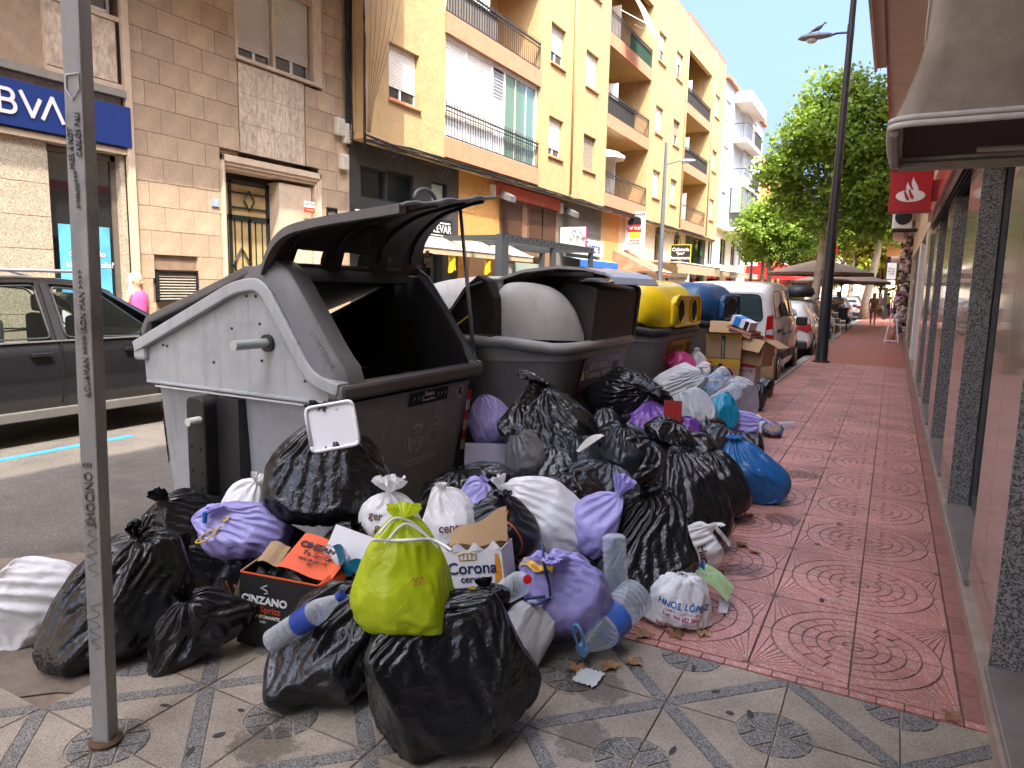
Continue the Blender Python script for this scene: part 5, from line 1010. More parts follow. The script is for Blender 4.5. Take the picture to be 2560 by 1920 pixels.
solo('wall_shutter', 'pale pink roller shutter behind the pergola posts', 'shutter', MB().box(SX+.0, SX+.03, 17.9, 19.4, 0, 2.4), mat('pink_shutter', (.5, .32, .24), .7, bump=.3, stretch=(.1, .1, 8), bscale=8))
solo('graffiti_shutter', 'grey roller shutter with a faint round graffiti mark behind the pergola', 'shutter', MB().box(SX+.0, SX+.03, 19.9, 20.9, 0, 2.3), mat('grey_shutter', (.25, .24, .22), .6, bump=.3, stretch=(.1, .1, 8), bscale=8))
# ---------------- grey building beyond ----------------
gx = -10.6; ggm = mat('pale_blue_render', (.47, .50, .52), .85, var=.06, stain=(.36, .38, .39))
g_ = thing('grey_building', 'pale blue-grey building with corner bay balconies beyond the ochre block', 'building', (gx, 55, 0))
gw = [(48.9, 50.3, z, z+1.6) for z in (6.5, 9.4, 12.3)]+[(58.6, 60.2, z, z+1.6) for z in (6.9, 9.9, 12.9)]+[(61.2, 62.3, z, z+1.6) for z in (6.9, 9.9)]
facade(g_, gx, .25, 48.21, 63.5, 5.75, 15.0, gw, ggm)
for h in gw: window(g_, *h, gx-.12, h[2]+.5 if h[0] < 50 else h[2]+1.0, shutw, pitch=.12)
part('roof_edge', MB().box(gx-.3, gx+.25, 48.21, 63.6, 15.0, 15.2), tilem, g_, W=True)
for z in (5.95, 8.9, 11.9):
    part('balcony_slab', MB().box(gx, gx+.95, 51.6, 57.4, z-.25, z), wsh, g_, W=True); part('bay_wall', MB().box(gx, gx+.25, 54.6, 57.2, z, z+2.7), ggm, g_, W=True)
    part('railing_top', MB().box(gx+.9, gx+.94, 51.6, 57.4, z+.95, z+1.0).box(gx, gx+.94, 51.6, 51.64, z+.95, z+1.0), railm, g_, W=True)
    part('railing_screen', MB().box(gx+.88, gx+.9, 54.6, 57.4, z+.05, z+.95), mat('grey_screen', (.06, .065, .07), .8), g_, W=True)
    for k in range(24): link('baluster', bal_bar, g_, (.92, 51.62-55+.24*k, z+.03))
    for k in range(5): link('baluster', bal_bar, g_, (.05+.2*k, 51.62-55, z+.03))
gg = MB(); gg.box(gx+.85, gx+.9, 51.6, 57.4, 7.9, 8.65)
part('glazed_bay', MB().box(gx+.84, gx+.9, 51.65, 51.75, 6.9, 8.65).box(gx+.84, gx+.9, 53.5, 53.6, 6.9, 8.65).box(gx+.84, gx+.9, 55.4, 55.5, 6.9, 8.65), mat('olive_frame', (.2, .18, .1), .5), g_, W=True); part('pane', MB().box(gx+.8, gx+.83, 51.7, 57.3, 6.9, 8.65).box(gx+.1, gx+.8, 51.62, 51.66, 6.9, 8.65), glassmat('bay_glass', (.2, .25, .22), .1, 0), g_, W=True)
part('bay_roof', MB().box(gx, gx+1.1, 51.3, 57.6, 14.2, 14.9), wsh, g_, W=True)
part('side_wall', MB().box(gx-8, gx-.26, 48.25, 48.5, 5.76, 15.0).box(gx-8, gx-.26, 63.2, 63.4, 5.76, 15.0), ggm, g_, W=True)
part('soffit', MB().box(gx-1, gx, 48.21, 63.5, 5.73, 5.749), wsh, g_, W=True)
for i, (y0, y1, h, m_, lab) in enumerate(((64, 78, 12.5, orr, 'orange house seen through the leaves past the grey building'), (79, 100, 9, wsh, 'low white house far down the left side'), (101, 130, 13, mat('pale_yellow_render', (.6, .48, .26), .8), 'pale yellow block far down the left side'), (131, 170, 10, bg, 'beige block farthest down the left side'))):
    t = thing('far_house', lab, 'house', (-11, y0, 0)); ws = [(y0+1.2+3*k, y0+2.4+3*k, z, z+1.4) for k in range(int((y1-y0)/3)-1) for z in (4.5, 7.5, 10.3) if z+1.8 < h]
    facade(t, -10.8, .25, y0, y1, -.3, h, ws, m_); part('roof', MB().box(-18, -10.6, y0, y1, h, h+.2), tilem, t, W=True)
    for w_ in ws[:24]: part('window', MB().box(-10.95, -10.9, *w_), MT['blue_canvas'] if i == 1 else dglass, t, W=True)
    part('near_wall', MB().box(-18, -11.06, y0, y0+.2, -.3, h), m_, t, W=True)
for i, (x0, x1, h, m_, lab) in enumerate(((-30, -8, 11, wsh, 'white building closing the street on the left'), (-8, 3, 8, MT['pale_yellow_render'], 'pale yellow building closing the end of the street'), (3, 20, 12, ocr, 'orange building closing the street on the right'))):
    t = thing('end_building', lab, 'building', (x0, 190, 0)); part('wall', MB().box(x0, x1, 190, 200, -.3, h), m_, t, W=True)
    for k in range(int((x1-x0)/2.5)-1):
        for z in (3.5, 6.2, 8.8):
            if z+1.5 < h: part('window', MB().box(x0+1+2.5*k, x0+2+2.5*k, 189.9, 189.97, z, z+1.4), dglass, t, W=True)
# side walls of the right side beyond the cross street are on the porch building
solo('cafe_wall_left', 'unseen rear yard wall behind the left side buildings', 'wall', MB().box(-40, -39.5, -20, 190, -.3, 3), bg) if False else None

# ---------------- plane trees ----------------
barkm = mat('plane_bark', (.33, .27, .19), .85, var=.25, scale=8, stain=(.14, .11, .07), sscale=5, samt=.8, bump=.3)
def leafmat(nm, c, tr=.45):
    m = mat(nm, c, .5, var=.25, scale=1.2, objvar=0, transl=tr); return m
lfa = leafmat('plane_leaves', (.22, .33, .045)); lfb = leafmat('plane_leaves_yellow', (.32, .33, .03))
def tree(label, base, h, trunk_r, lean, blobs, nleaf, seed, lm, ls=.16, limbs=None, name='plane_tree', cz=None):
    rng = np.random.RandomState(seed); t = thing(name, label, 'tree', base)
    top = Vector((lean[0], lean[1], h*.55)); mb = MB()
    pts = [Vector((0, 0, -.1)), Vector((lean[0]*.15, lean[1]*.15, h*.12)), Vector((lean[0]*.5+.1, lean[1]*.5, h*.33)), top]
    mb.tube(pts, [trunk_r*1.15, trunk_r, trunk_r*.85, trunk_r*.55], 10)
    part('trunk', mb, barkm, t, smooth=True)
    lb = MB()
    for bx, by, bz, r in blobs:
        s_ = pts[2].lerp(pts[3], rng.uniform(0, 1)); e = Vector((bx, by, bz)); mid = s_.lerp(e, .5)+Vector((rng.uniform(-.3, .3), 0, .3)); lb.tube([s_, mid, e], [trunk_r*.4, trunk_r*.25, trunk_r*.08], 6)
    part('limbs', lb, barkm, t, smooth=True)
    # leaves: clustered on twig ends through the volume of each lobe
    tot = sum(r**2 for *_, r in blobs); V = []; 
    for bx, by, bz, r in blobs:
        n = int(nleaf*r*r/tot); nc = max(8, n//26)
        d = rng.normal(size=(nc, 3)); d /= np.linalg.norm(d, axis=1)[:, None]; rad = r*(rng.uniform(.25, 1.0, nc)**.5)*(1+.22*rng.normal(size=nc))
        cc = np.array([bx, by, bz])+d*rad[:, None]*np.array([1, 1, .9])
        p = np.repeat(cc, n//nc+1, 0)+rng.normal(0, 1, ((n//nc+1)*nc, 3))*np.array([.28, .28, .2])*(.6+r*.18)
        V.append(p)
    p = np.concatenate(V); n = len(p)
    a = rng.normal(size=(n, 3)); a[:, 2] *= .6; a /= np.linalg.norm(a, axis=1)[:, None]; b_ = np.cross(a, rng.normal(size=(n, 3))+np.array([0, 0, 1.])); b_ /= np.linalg.norm(b_, axis=1)[:, None]
    s_ = ls*rng.uniform(.6, 1.25, (n, 1)); 
    q = np.stack([p-a*s_*.5, p+b_*s_*.55-a*s_*.1, p+a*s_*.65, p-b_*s_*.55-a*s_*.1], 1)   # kite shaped leaves, slightly folded
    q[:, 1, 2] -= s_[:, 0]*.15; q[:, 3, 2] -= s_[:, 0]*.15
    me = bpy.data.meshes.new('foliage'); me.vertices.add(n*4); me.vertices.foreach_set('co', q.reshape(-1)); me.loops.add(n*4); me.loops.foreach_set('vertex_index', np.arange(n*4)); me.polygons.add(n); me.polygons.foreach_set('loop_start', np.arange(n)*4); me.polygons.foreach_set('loop_total', np.full(n, 4)); me.update(); me.materials.append(lm)
    link('crown', me, t)
    return t
tree('tall plane tree with a pale forked trunk just behind the black lamp post', (-2.75, 30, -.12), 11, .17, (.2, .2), [(-.9, 0, 7.4, 1.05), (.25, .3, 9.1, 1.0), (1.2, 0, 8.5, 1.0), (1.9, .4, 7.0, 1.1), (-1.5, -.3, 6.3, .95), (.5, -.6, 7.5, 1.35), (1.9, -.2, 5.6, 1.05), (-.9, .5, 5.4, .95), (.7, .6, 6.0, 1.2), (1.7, .2, 4.4, .7), (.2, .3, 4.6, .9), (-.35, .2, 8.4, .7)], 21000, 1, lfa, .15)
tree('slender plane tree with a sunlit mottled trunk beside the far pavement', (-1.6, 49.5, -.12), 12, .24, (.75, .3), [(.6, 0, 9.2, 2.0), (-.8, 0, 8, 1.7), (1.6, 0, 7.3, 1.5), (-.5, .5, 6.4, 1.5), (1.3, .3, 5.5, 1.1), (-1.6, 0, 5.6, 1.2)], 15000, 2, lfa, .2)
tree('round plane tree in front of the red awnings', (-6.2, 42, -.12), 8, .16, (-.2, 0), [(.7, 0, 6.3, 1.1), (-.5, 0, 5.6, 1.1), (1.5, .3, 5.5, 1.1), (-.2, -.3, 5.0, 1.6), (1.8, 0, 4.5, 1.0), (-.8, 0, 4.4, .9), (.6, .3, 4.0, 1.0)], 13000, 3, lfa, .17)
tree('second thin-trunked tree just behind the round one', (-7.4, 46, -.12), 8, .15, (.2, 0), [(0, 0, 5.2, 1.0), (1, 0, 4.8, 1.0), (-.4, 0, 4.2, .8)], 4500, 4, lfa, .19)
for i, (x, y, h, lab, lm, n) in enumerate(((-3.2, 64, 9, 'sunlit yellow-green tree far down the right pavement', lfb, 9000), (.2, 70, 7.5, 'bushy yellow-green tree beside the porch building', lfb, 8000), (-2.6, 85, 10, 'dark leafy tree farther down the street on the right', lfa, 8000), (-9, 88, 10, 'leafy tree far down the left pavement', lfa, 7000), (-1.0, 105, 11, 'large distant tree near the end of the street on the right', lfa, 7000), (-9.5, 120, 11, 'large distant tree near the end of the street on the left', lfa, 7000), (-4.5, 150, 12, 'most distant tree in the middle of the view', lfa, 7000))):
    rr = random.Random(i); tree(lab, (x, y, -.1), h, .2, (.1, 0), [(rr.uniform(-1.8, 1.8), rr.uniform(-1, 1), h*.45+rr.uniform(-1.5, h*.42), rr.uniform(1.2, 2.0)) for _ in range(6)], n, 10+i, lm, .26)

# ---------------- vehicles ----------------
tyre = mat('tyre_rubber', (.018, .018, .018), .85); rimm = mat('wheel_rim', (.3, .3, .31), .35, .8); red_l = mat('tail_light_red', (.35, .008, .01), .15, coat=.8); clr_l = mat('clear_lens', (.4, .38, .36), .1, coat=.6)
cgl = glassmat('car_glass', (.012, .016, .015), .02, .85)
def wheel(parent, x, y, r, sgn, w=.2):
    t = part('wheel', MB().tube([(x-sgn*w, y, r), (x-sgn*(w-.02), y, r), (x-sgn*.02, y, r), (x, y, r)], [r*.93, r, r, r*.93], 28), tyre, parent, smooth=50)
    mb = MB().tube([(x+sgn*.002, y, r), (x+sgn*.012, y, r)], r*.64, 24); rm = part('rim', mb, rimm, t)
    for k in range(5):
        a = R(72*k); part('spoke_gap', MB().tube([(x+sgn*.013, y+r*.38*math.cos(a), r+r*.38*math.sin(a)), (x+sgn*.016, y+r*.38*math.cos(a), r+r*.38*math.sin(a))], r*.17, 10), black, t)
def sec(st):
    y, z0, zb, zt, w, wr = st; h = zb-z0; g = zt-zb
    half = [(w*.86, z0), (w*.95, z0+.04), (w*.99, z0+h*.25), (w, z0+h*.55), (w*.985, z0+h*.85), (w*.965, zb), (w*.965*.45+wr*.55, zb+g*.5), (wr, zt-min(.07, g*.35)), (wr*.93, zt-min(.03, g*.15)), (wr*.75, zt-.004), (wr*.35, zt+.008)]
    return [(x, y, z) for x, z in half]+[(-x, y, z) for x, z in half[::-1]]
def interp(S, y):
    for a, b_ in zip(S[:-1], S[1:]):
        if a[0] <= y <= b_[0]: t = (y-a[0])/(b_[0]-a[0]); return [p+(q-p)*t for p, q in zip(a, b_)]
    return list(S[0] if y < S[0][0] else S[-1])
def sidept(S, y, f, sgn, off=.006):      # f 0 at the beltline, 1 at the roof edge
    s_ = interp(S, y); w, wr = s_[4]*.965, s_[5]; g = s_[3]-s_[2]; ft = f*(1-min(.07, g*.35)/max(g, .01))
    if f < .5 or True: x = w+(wr-w)*min(1, f*1.1) if f > .5 else w+(wr-w)*.55*f/.5
    return (sgn*(x+off), y, s_[2]+g*ft)
def car(label, loc, rz, S, paint, wheels, cat='car', name='parked_car', side_windows=(), rear=None, lamps=None, mir=None, group=None, handles=(), extra=None, wr_=.32, W_=.9, sides=(1, -1), cabin=None):
    t = thing(name, label, cat, loc, rz, group)
    if not cabin: mb = MB(); loft(mb, [sec(s_) for s_ in S]); part('body', mb, paint, t, smooth=48)
    else:      # lower body, roof shell, pillars and glass kept apart so that one looks through the cabin
        part('body', loft(MB(), [[q for k, q in enumerate(sec(s_)) if k < 6 or k > 15] for s_ in S if s_[0] < cabin[0] or True]), paint, t, smooth=48)
        top = [interp(S, y) for y in cabin[1]]; rs = []
        for s_ in top:
            q = sec(s_)[7:15]; rs.append(q+[(x*.97, y, z-.035) for x, y, z in q[::-1]])
        part('roof', loft(MB(), rs), paint, t, smooth=48)
        for sg_ in (1, -1):
            for (a0, a1, b0, b1) in cabin[2]:      # pillar: base y range, top y range
                o4 = [sidept(S, a0, 0, sg_, .0), sidept(S, a1, 0, sg_, .0), sidept(S, b1, 1.0, sg_, .0), sidept(S, b0, 1.0, sg_, .0)]; i4 = [(x-sg_*.05, y, z) for x, y, z in o4]
                part('pillar', MB().add(o4+i4, [(0, 1, 2, 3), (4, 7, 6, 5), (0, 4, 5, 1), (1, 5, 6, 2), (2, 6, 7, 3), (3, 7, 4, 0)]), paint if len(cabin) < 4 else cabin[3], t)
        ya_, yb_ = cabin[1][-1], cabin[4][1]; A_, B_ = sidept(S, ya_, 1, 1, -.01), sidept(S, yb_, 0, 1, -.03)
        part('windscreen', MB().add([(A_[0], A_[1], A_[2]), (B_[0], B_[1], B_[2]), (-B_[0], B_[1], B_[2]), (-A_[0], A_[1], A_[2])], [(0, 1, 2, 3)]), cgl, t)
        ya_, yb_ = cabin[1][0], cabin[4][0]; A_, B_ = sidept(S, ya_, 1, 1, -.01), sidept(S, yb_, 0, 1, -.03)
        part('rear_window', MB().add([(A_[0], A_[1], A_[2]), (B_[0], B_[1], B_[2]), (-B_[0], B_[1], B_[2]), (-A_[0], A_[1], A_[2])], [(0, 1, 2, 3)]), cgl, t)
    for y in wheels:
        for sg_ in (1, -1):
            x = sg_*(interp(S, y)[4]+.003); part('wheel_arch', MB().tube([(x-sg_*.03, y, wr_+.0), (x+sg_*.002, y, wr_+.0)], wr_*1.17, 24), black, t); wheel(t, x+sg_*.012, y, wr_, sg_)
    for poly in side_windows:            # list of (y,f) corners
        for sg_ in sides:
            P_ = rounded([(a, b_*.5) for a, b_ in poly], .05, 3); mb = MB(); pts = [sidept(S, a, b_*2, sg_) for a, b_ in P_]
            mb.add(pts, [tuple(range(len(pts))) if sg_ > 0 else tuple(range(len(pts)))[::-1]]); o = part('side_window', mb, cgl, t)
            part('window_trim', MB().tube(pts+[pts[0]], .010, 4), blackp, o)
    for y, z in handles:
        for sg_ in sides: s_ = interp(S, y); part('door_handle', MB().box(*sorted((sg_*(s_[4]*.99), sg_*(s_[4]+.035))), y-.1, y+.1, z-.015, z+.02), paint if cat != 'van' else blackp, t, bev=.008)
    if mir:
        for sg_ in (1, -1): part('mirror', MB().box(*sorted((sg_*(interp(S, mir[0])[4]+.02), sg_*(interp(S, mir[0])[4]+.24))), mir[0]-.06, mir[0]+.06, mir[1]-.09, mir[1]+.09), mir[2], t, bev=.03)
    if extra: extra(t)
    return t
wpaint = mat('white_car_paint', (.74, .72, .69), .18, var=.03, coat=.6, stain=(.5, .45, .4), sscale=3, samt=.15); bpaint = mat('black_car_paint', (.012, .012, .014), .12, var=.1, coat=1, stain=(.09, .08, .07), sscale=60, samt=.12)
gpaint = mat('grey_car_paint', (.10, .085, .07), .2, coat=.8, metal=.4); bluep = mat('blue_car_paint', (.03, .08, .2), .2, coat=.8); silver = mat('silver_car_paint', (.42, .43, .44), .25, metal=.5, coat=.6)
# white van (rear at local y=-2.2)
VS = [(-2.2, .34, 1.18, 1.66, .84, .72), (-2.17, .28, 1.19, 1.76, .89, .76), (-2.05, .26, 1.20, 1.85, .915, .78), (-1.6, .25, 1.21, 1.88, .92, .79), (-.6, .25, 1.21, 1.90, .925, .79), (.3, .25, 1.21, 1.86, .925, .78), (.75, .25, 1.20, 1.74, .92, .75), (1.15, .25, 1.16, 1.42, .915, .72), (1.45, .25, 1.03, 1.14, .90, .74), (1.95, .26, .95, 1.02, .87, .72), (2.15, .3, .82, .88, .80, .62), (2.2, .38, .7, .74, .74, .55)]
def van_extra(t):
    Yb = -2.2
    def rq(nm, pts, m, r=.05, off=0, thick=0): 
        P_ = rounded(pts, r, 3); mb = MB(); mb.prism(P_, 'y', Yb-.012-off, Yb+.02) ; return part(nm, mb, m, t, bev=.004)
    rq('tailgate', [(-.80, .62), (-.84, 1.15), (-.72, 1.70), (.72, 1.70), (.84, 1.15), (.80, .62)], wpaint, .08)
    w = rq('rear_window', [(-.73, 1.20), (-.66, 1.66), (.66, 1.66), (.73, 1.20)], glassmat('rear_glass', (.05, .08, .08), .02, .25), .09, .006)
    part('window_trim', MB().tube([(x, Yb-.016, z) for x, z in rounded([(-.73, 1.20), (-.66, 1.66), (.66, 1.66), (.73, 1.20)], .09, 3)]+[(-.73, Yb-.016, 1.29)], .012, 5), blackp, w)
    part('door_seam', MB().box(-.06, -.052, Yb-.015, Yb-.011, .45, 1.60), black, t)
    part('bumper', MB().prism([(-.90, .26), (-.92, .62), (.92, .62), (.90, .26)], 'y', Yb-.10, Yb+.12), blackp, t, bev=.04); part('bumper_corner', MB().prism([(Yb-.09, .25), (Yb-.08, .70), (Yb+.25, .66), (Yb+.38, .3)], 'x', .80, .935), blackp, t, bev=.03); part('bumper_corner', MB().prism([(Yb-.09, .25), (Yb-.08, .70), (Yb+.25, .66), (Yb+.38, .3)], 'x', -.935, -.80), blackp, t, bev=.03)
    for sg_ in (1, -1):
        l = part('tail_light', MB().prism([(sg_*.77, .86), (sg_*.79, 1.30), (sg_*.885, 1.32), (sg_*.93, .80), (sg_*.84, .76)], 'y', Yb-.022, Yb+.16), red_l, t, bev=.015); part('lens', MB().prism([(sg_*.80, .97), (sg_*.80, 1.05), (sg_*.90, 1.07), (sg_*.91, .97)], 'y', Yb-.028, Yb-.0), clr_l, l, bev=.004)
        part('side_pad', MB().prism([(p_[0], p_[1]) for p_ in rounded([(-.95, .44), (-.92, .60), (-.2, .60), (-.15, .44)], .05, 3)], 'x', *sorted((sg_*.91, sg_*.94))), blackp, t, bev=.01)
        part('side_pad', MB().prism([(p_[0], p_[1]) for p_ in rounded([(-.05, .44), (-.02, .60), (.75, .60), (.8, .44)], .05, 3)], 'x', *sorted((sg_*.91, sg_*.94))), blackp, t, bev=.01)
        part('door_rail', MB().box(*sorted((sg_*.915, sg_*.932)), -1.7, -.95, .98, 1.04), black, t); part('door_seam', MB().box(*sorted((sg_*.922, sg_*.928)), -.15, -.142, .35, 1.08), black, t)
        part('door_seam', MB().box(*sorted((sg_*.922, sg_*.928)), -1.05, -1.042, .35, 1.08), black, t)
    part('brake_light', MB().box(-.25, .05, Yb+.02, Yb+.05, 1.74, 1.77), red_l, t)
    text('Berlingo', .10, black, t, (.5, Yb-.016, .78), (1, 0, 0), (0, 0, 1), W=False, bold=.01)
    # seats seen through the windows
    for x in (-.4, .4): part('seat', MB().box(x-.22, x+.22, .15, .3, .7, 1.35), mat('seat_cloth', (.05, .05, .05), .9), t, bev=.05)
car('white van with black bumper parked with its back to the blue-hooded container', (-2.70, 15.2, GZ), 0, VS, wpaint, (-1.38, 1.42), 'van', 'parked_van', [[(-1.85, .06), (-1.80, .86), (-1.02, .86), (-.98, .06)], [(-.85, .06), (-.83, .9), (-.0, .9), (.02, .06)], [(.12, .06), (.12, .9), (.62, .86), (1.02, .10)]], mir=(.75, 1.12, blackp), handles=((-.85, .93), (-.05, .93)), extra=van_extra)
# hatchback behind it
HS = [(-2.05, .36, .80, .92, .78, .62), (-2.0, .3, .84, 1.12, .85, .62), (-1.8, .28, .88, 1.38, .88, .60), (-1.3, .26, .90, 1.47, .89, .60), (-.3, .26, .91, 1.48, .89, .60), (.3, .26, .91, 1.42, .89, .60), (.9, .26, .90, 1.10, .88, .62), (1.15, .26, .88, .97, .87, .66), (1.7, .28, .80, .86, .84, .64), (1.98, .34, .68, .72, .74, .52), (2.05, .4, .6, .62, .66, .45)]
def hatch_extra(paint, light=True, bag=False):
    def f(t):
        part('rear_window', MB().prism(rounded([(-.55, .93), (-.48, 1.30), (.48, 1.30), (.55, .93)], .07, 3), 'y', -2.0, -1.93).move(Matrix.Translation((0, 0, 0))), cgl, t)
        for sg_ in (1, -1): part('tail_light', MB().prism([(sg_*.52, .80), (sg_*.55, .92), (sg_*.86, .96), (sg_*.88, .78), (sg_*.8, .72)], 'y', -2.09, -1.8), red_l, t, bev=.02)
        part('bumper', MB().box(-.8, .8, -2.10, -1.95, .3, .5), blackp, t, bev=.04); part('number_plate', MB().box(-.26, .26, -2.085, -2.06, .62, .73), white, t)
        if bag: part('roof_rack', MB().tube([(-.5, -1.2, 1.5), (-.5, .2, 1.52)], .02).tube([(.5, -1.2, 1.5), (.5, .2, 1.52)], .02), darkm, t)
    return f
hw = [[(-1.75, .1), (-1.55, .85), (-.95, .9), (-.92, .04)], [(-.84, .04), (-.84, .92), (-.05, .92), (-.03, .04)], [(.05, .04), (.05, .92), (.35, .88), (.80, .15)]]
def hatch(label, loc, paint, bag=False, rz=0, sc_=1): 
    return car(label, loc, rz, HS, paint, (-1.3, 1.25), side_windows=hw, mir=(.55, .98, paint), handles=((-.85, .82), (.0, .82)), extra=hatch_extra(paint, bag=bag))
hatch('white hatchback parked in front of the white van', (-2.62, 21.2, GZ), wpaint)
hatch('dark bronze estate with a roof rack beyond the white hatchback', (-2.72, 26.0, GZ), gpaint, True)
hatch('dark blue-grey saloon facing away near the sunlit tree trunk', (-3.0, 46.0, GZ), mat('slate_paint', (.03, .04, .05), .2, coat=.8))
hatch('white estate parked just past the slender plane tree', (-2.6, 53, GZ), wpaint)
hatch('pale blue car in the line far down the right side', (-3.6, 60, GZ), mat('pale_blue_paint', (.12, .25, .4), .25, coat=.8))
for i, (x, y, m_, lab) in enumerate(((-6.2, 58, silver, 'silver car driving far down the street'), (-5.6, 72, wpaint, 'white car driving in the distance'), (-3.4, 68, silver, 'silver car parked far down the right side'), (-3.4, 75, bpaint, 'black car parked far down the right side'), (-8.5, 60, bluep, 'blue car parked far down the left side'), (-8.6, 67, wpaint, 'white car parked far down the left side'), (-5.4, 84, mat('red_car_paint', (.3, .02, .02), .25, coat=.8), 'red car in the distance on the road'), (-3.4, 82, wpaint, 'white car parked in the distance beneath the trees'))): hatch(lab, (x, y, GZ), m_)
duf = solo('rooftop_bag', 'lumpy black bag strapped on a car roof rack beyond the white van', 'bag', MB().lathe([(.0, 0), (.45, .02), (.55, .15), (.48, .32), (.2, .42), (.0, .43)], 14), blackp, True, loc=(-2.85, 25.6, 1.42))
# black sport utility car on the far side, seen from its right side
US = [(-2.35, .45, .95, 1.10, .80, .6), (-2.25, .35, 1.0, 1.35, .88, .62), (-2.0, .3, 1.04, 1.62, .92, .66), (-1.4, .28, 1.06, 1.70, .93, .68), (-.3, .28, 1.06, 1.72, .93, .68), (.35, .28, 1.06, 1.68, .93, .68), (.7, .28, 1.05, 1.56, .93, .68), (1.35, .28, 1.03, 1.16, .92, .72), (1.6, .3, 1.0, 1.07, .91, .74), (2.1, .3, .9, .96, .88, .7), (2.35, .36, .72, .76, .78, .55), (2.42, .45, .6, .62, .7, .45)]
def suv_extra(t):
    for sg_ in (1, -1):
        part('roof_rail', MB().tube([(sg_*.64, -1.7, 1.70), (sg_*.66, -1.5, 1.765), (sg_*.66, .2, 1.77), (sg_*.66, .45, 1.70)], .018, 8), alu, t, smooth=True)
        part('sill_trim', MB().prism([(-1.1, .26), (-1.05, .36), (1.0, .36), (1.05, .26)], 'x', *sorted((sg_*.86, sg_*.935))), mat('sill_grey', (.12, .11, .1), .5), t, bev=.01)
        part('beltline_trim', MB().box(*sorted((sg_*.895, sg_*.915)), -1.9, .95, 1.045, 1.06), alu, t)
        for y in (-1.12, -.14, .98): part('door_seam', MB().box(*sorted((sg_*.925, sg_*.936)), y, y+.008, .38, 1.05), black, t)
        part('pillar_trim', MB().add([sidept(US, -.17, 0, sg_, .012), sidept(US, -.09, 0, sg_, .012), sidept(US, -.13, 1, sg_, .012), sidept(US, -.19, 1, sg_, .012)], [(0, 1, 2, 3)]), blackp, t)
    for y, x in ((-.55, .4), (-.55, -.4), (.42, .4), (.42, -.4)):
        part('seat', MB().box(x-.22, x+.22, y-.1, y+.05, .8, 1.28), MT['seat_cloth'], t, bev=.05); part('headrest', MB().box(x-.12, x+.12, y-.08, y+.03, 1.3, 1.5), MT['seat_cloth'], t, bev=.04)
    part('dashboard', MB().box(-.75, .75, .85, 1.15, .9, 1.10), black, t, bev=.04)
car('black sport utility car with silver roof rails parked across the street on the left', (-8.52, 4.45, GZ), 0, US, bpaint, (-1.42, 1.42), 'car', 'parked_car', [[(-1.9, .12), (-1.7, .82), (-1.2, .9), (-1.16, .05)], [(-1.08, .04), (-1.08, .92), (-.24, .94), (-.22, .04)], [(-.06, .04), (-.08, .94), (.42, .92), (.98, .14), (.98, .04)], [(1.04, .04), (1.04, .14), (1.14, .04)]], mir=(.92, 1.12, bpaint), handles=((-.35, .92), (.65, .92)), extra=suv_extra, wr_=.36, cabin=(0, [-1.98, -1.7, -1.4, -.8, -.3, .1, .35, .6], [(-2.2, -1.9, -1.98, -1.72), (-1.18, -1.08, -1.22, -1.10), (-.22, -.06, -.24, -.10), (1.30, 1.46, .44, .60)], bpaint, (-2.25, 1.45)))

# ---------------- street furniture ----------------
galv = mat('weathered_galvanised_pole', (.30, .29, .27), .5, .15, var=.25, scale=5, stain=(.12, .11, .1), sscale=6, samt=.6, stretch=(1, 1, .3), bump=.1)
pole = thing('sign_pole', 'square weathered steel pole with scribbled graffiti in the left foreground', 'pole', (-2.285, 1.36, 0))
a = R(25); lean = (.075, .0)
def sq(z, s_=.029): cx, cy = lean[0]*z/2.4, lean[1]*z; return [(cx+s_*1.414*math.cos(a+math.pi/4+k*math.pi/2), cy+s_*1.414*math.sin(a+math.pi/4+k*math.pi/2), z) for k in range(4)]
part('shaft', loft(MB(), [sq(.005), sq(1.2), sq(3.2)]), galv, pole, bev=.004)
part('base_collar', MB().lathe([(.052, 0), (.055, .012), (.045, .02)], 14), mat('rusty_collar', (.10, .055, .03), .9, var=.3), pole)
# graffiti on the face turned to the camera
cn = [Vector(p) for p in sq(0)]
fi = max(range(4), key=lambda k: (cn[k]+cn[(k+1) % 4]).dot(Vector((.857, -.515, 0))))
p0, p1 = cn[fi], cn[(fi+1) % 4]
fx = (p1-p0).normalized(); fn_ = Vector((fx.y, -fx.x, 0)); 
if fn_.y > 0: fn_ = -fn_
ink = mat('marker_ink', (.11, .105, .10), .7)
mid = (p0+p1)/2
def gp(u, z): c = Vector((lean[0]*z/2.4, 0, 0)); return mid+c+fx*u*(1 if fx.x > 0 else -1)+fn_*.003+Vector((0, 0, z))
ux = fx if fx.x > 0 else -fx
text('ACUAMAN >>>> IRON MAN >>>>', .026, ink, pole, gp(.004, 1.42), (0, 0, 1), -ux, W=False)
text('prestump>>>', .020, ink, pole, gp(.0, 1.86), (0, 0, 1), -ux, W=False); text('MIER A NOT', .022, ink, pole, gp(-.012, 1.98), (0, 0, 1), -ux, W=False); text('CARLOS PALI', .022, ink, pole, gp(.012, 2.02), (0, 0, 1), -ux, W=False); text('SMOCINO 8', .04, ink, pole, gp(.0, .90), (0, 0, 1), -ux, W=False)
for z0, n in ((.36, 5), (.62, 6)):
    mb = MB(); rr = random.Random(int(z0*10)); pts = [gp(.02*math.sin(k*1.9)+rr.uniform(-.006, .006), z0+.012*k) for k in range(n*3)]; mb.tube(pts, .0014, 4); part('scribble', mb, ink, pole)
sh = [gp(x, 2.16+z) for x, z in ((-.02, .03), (.02, .035), (.02, -.01), (0, -.04), (-.02, -.01), (-.02, .03))]; part('scribbled_shield', MB().tube(sh, .003, 4), white, pole)
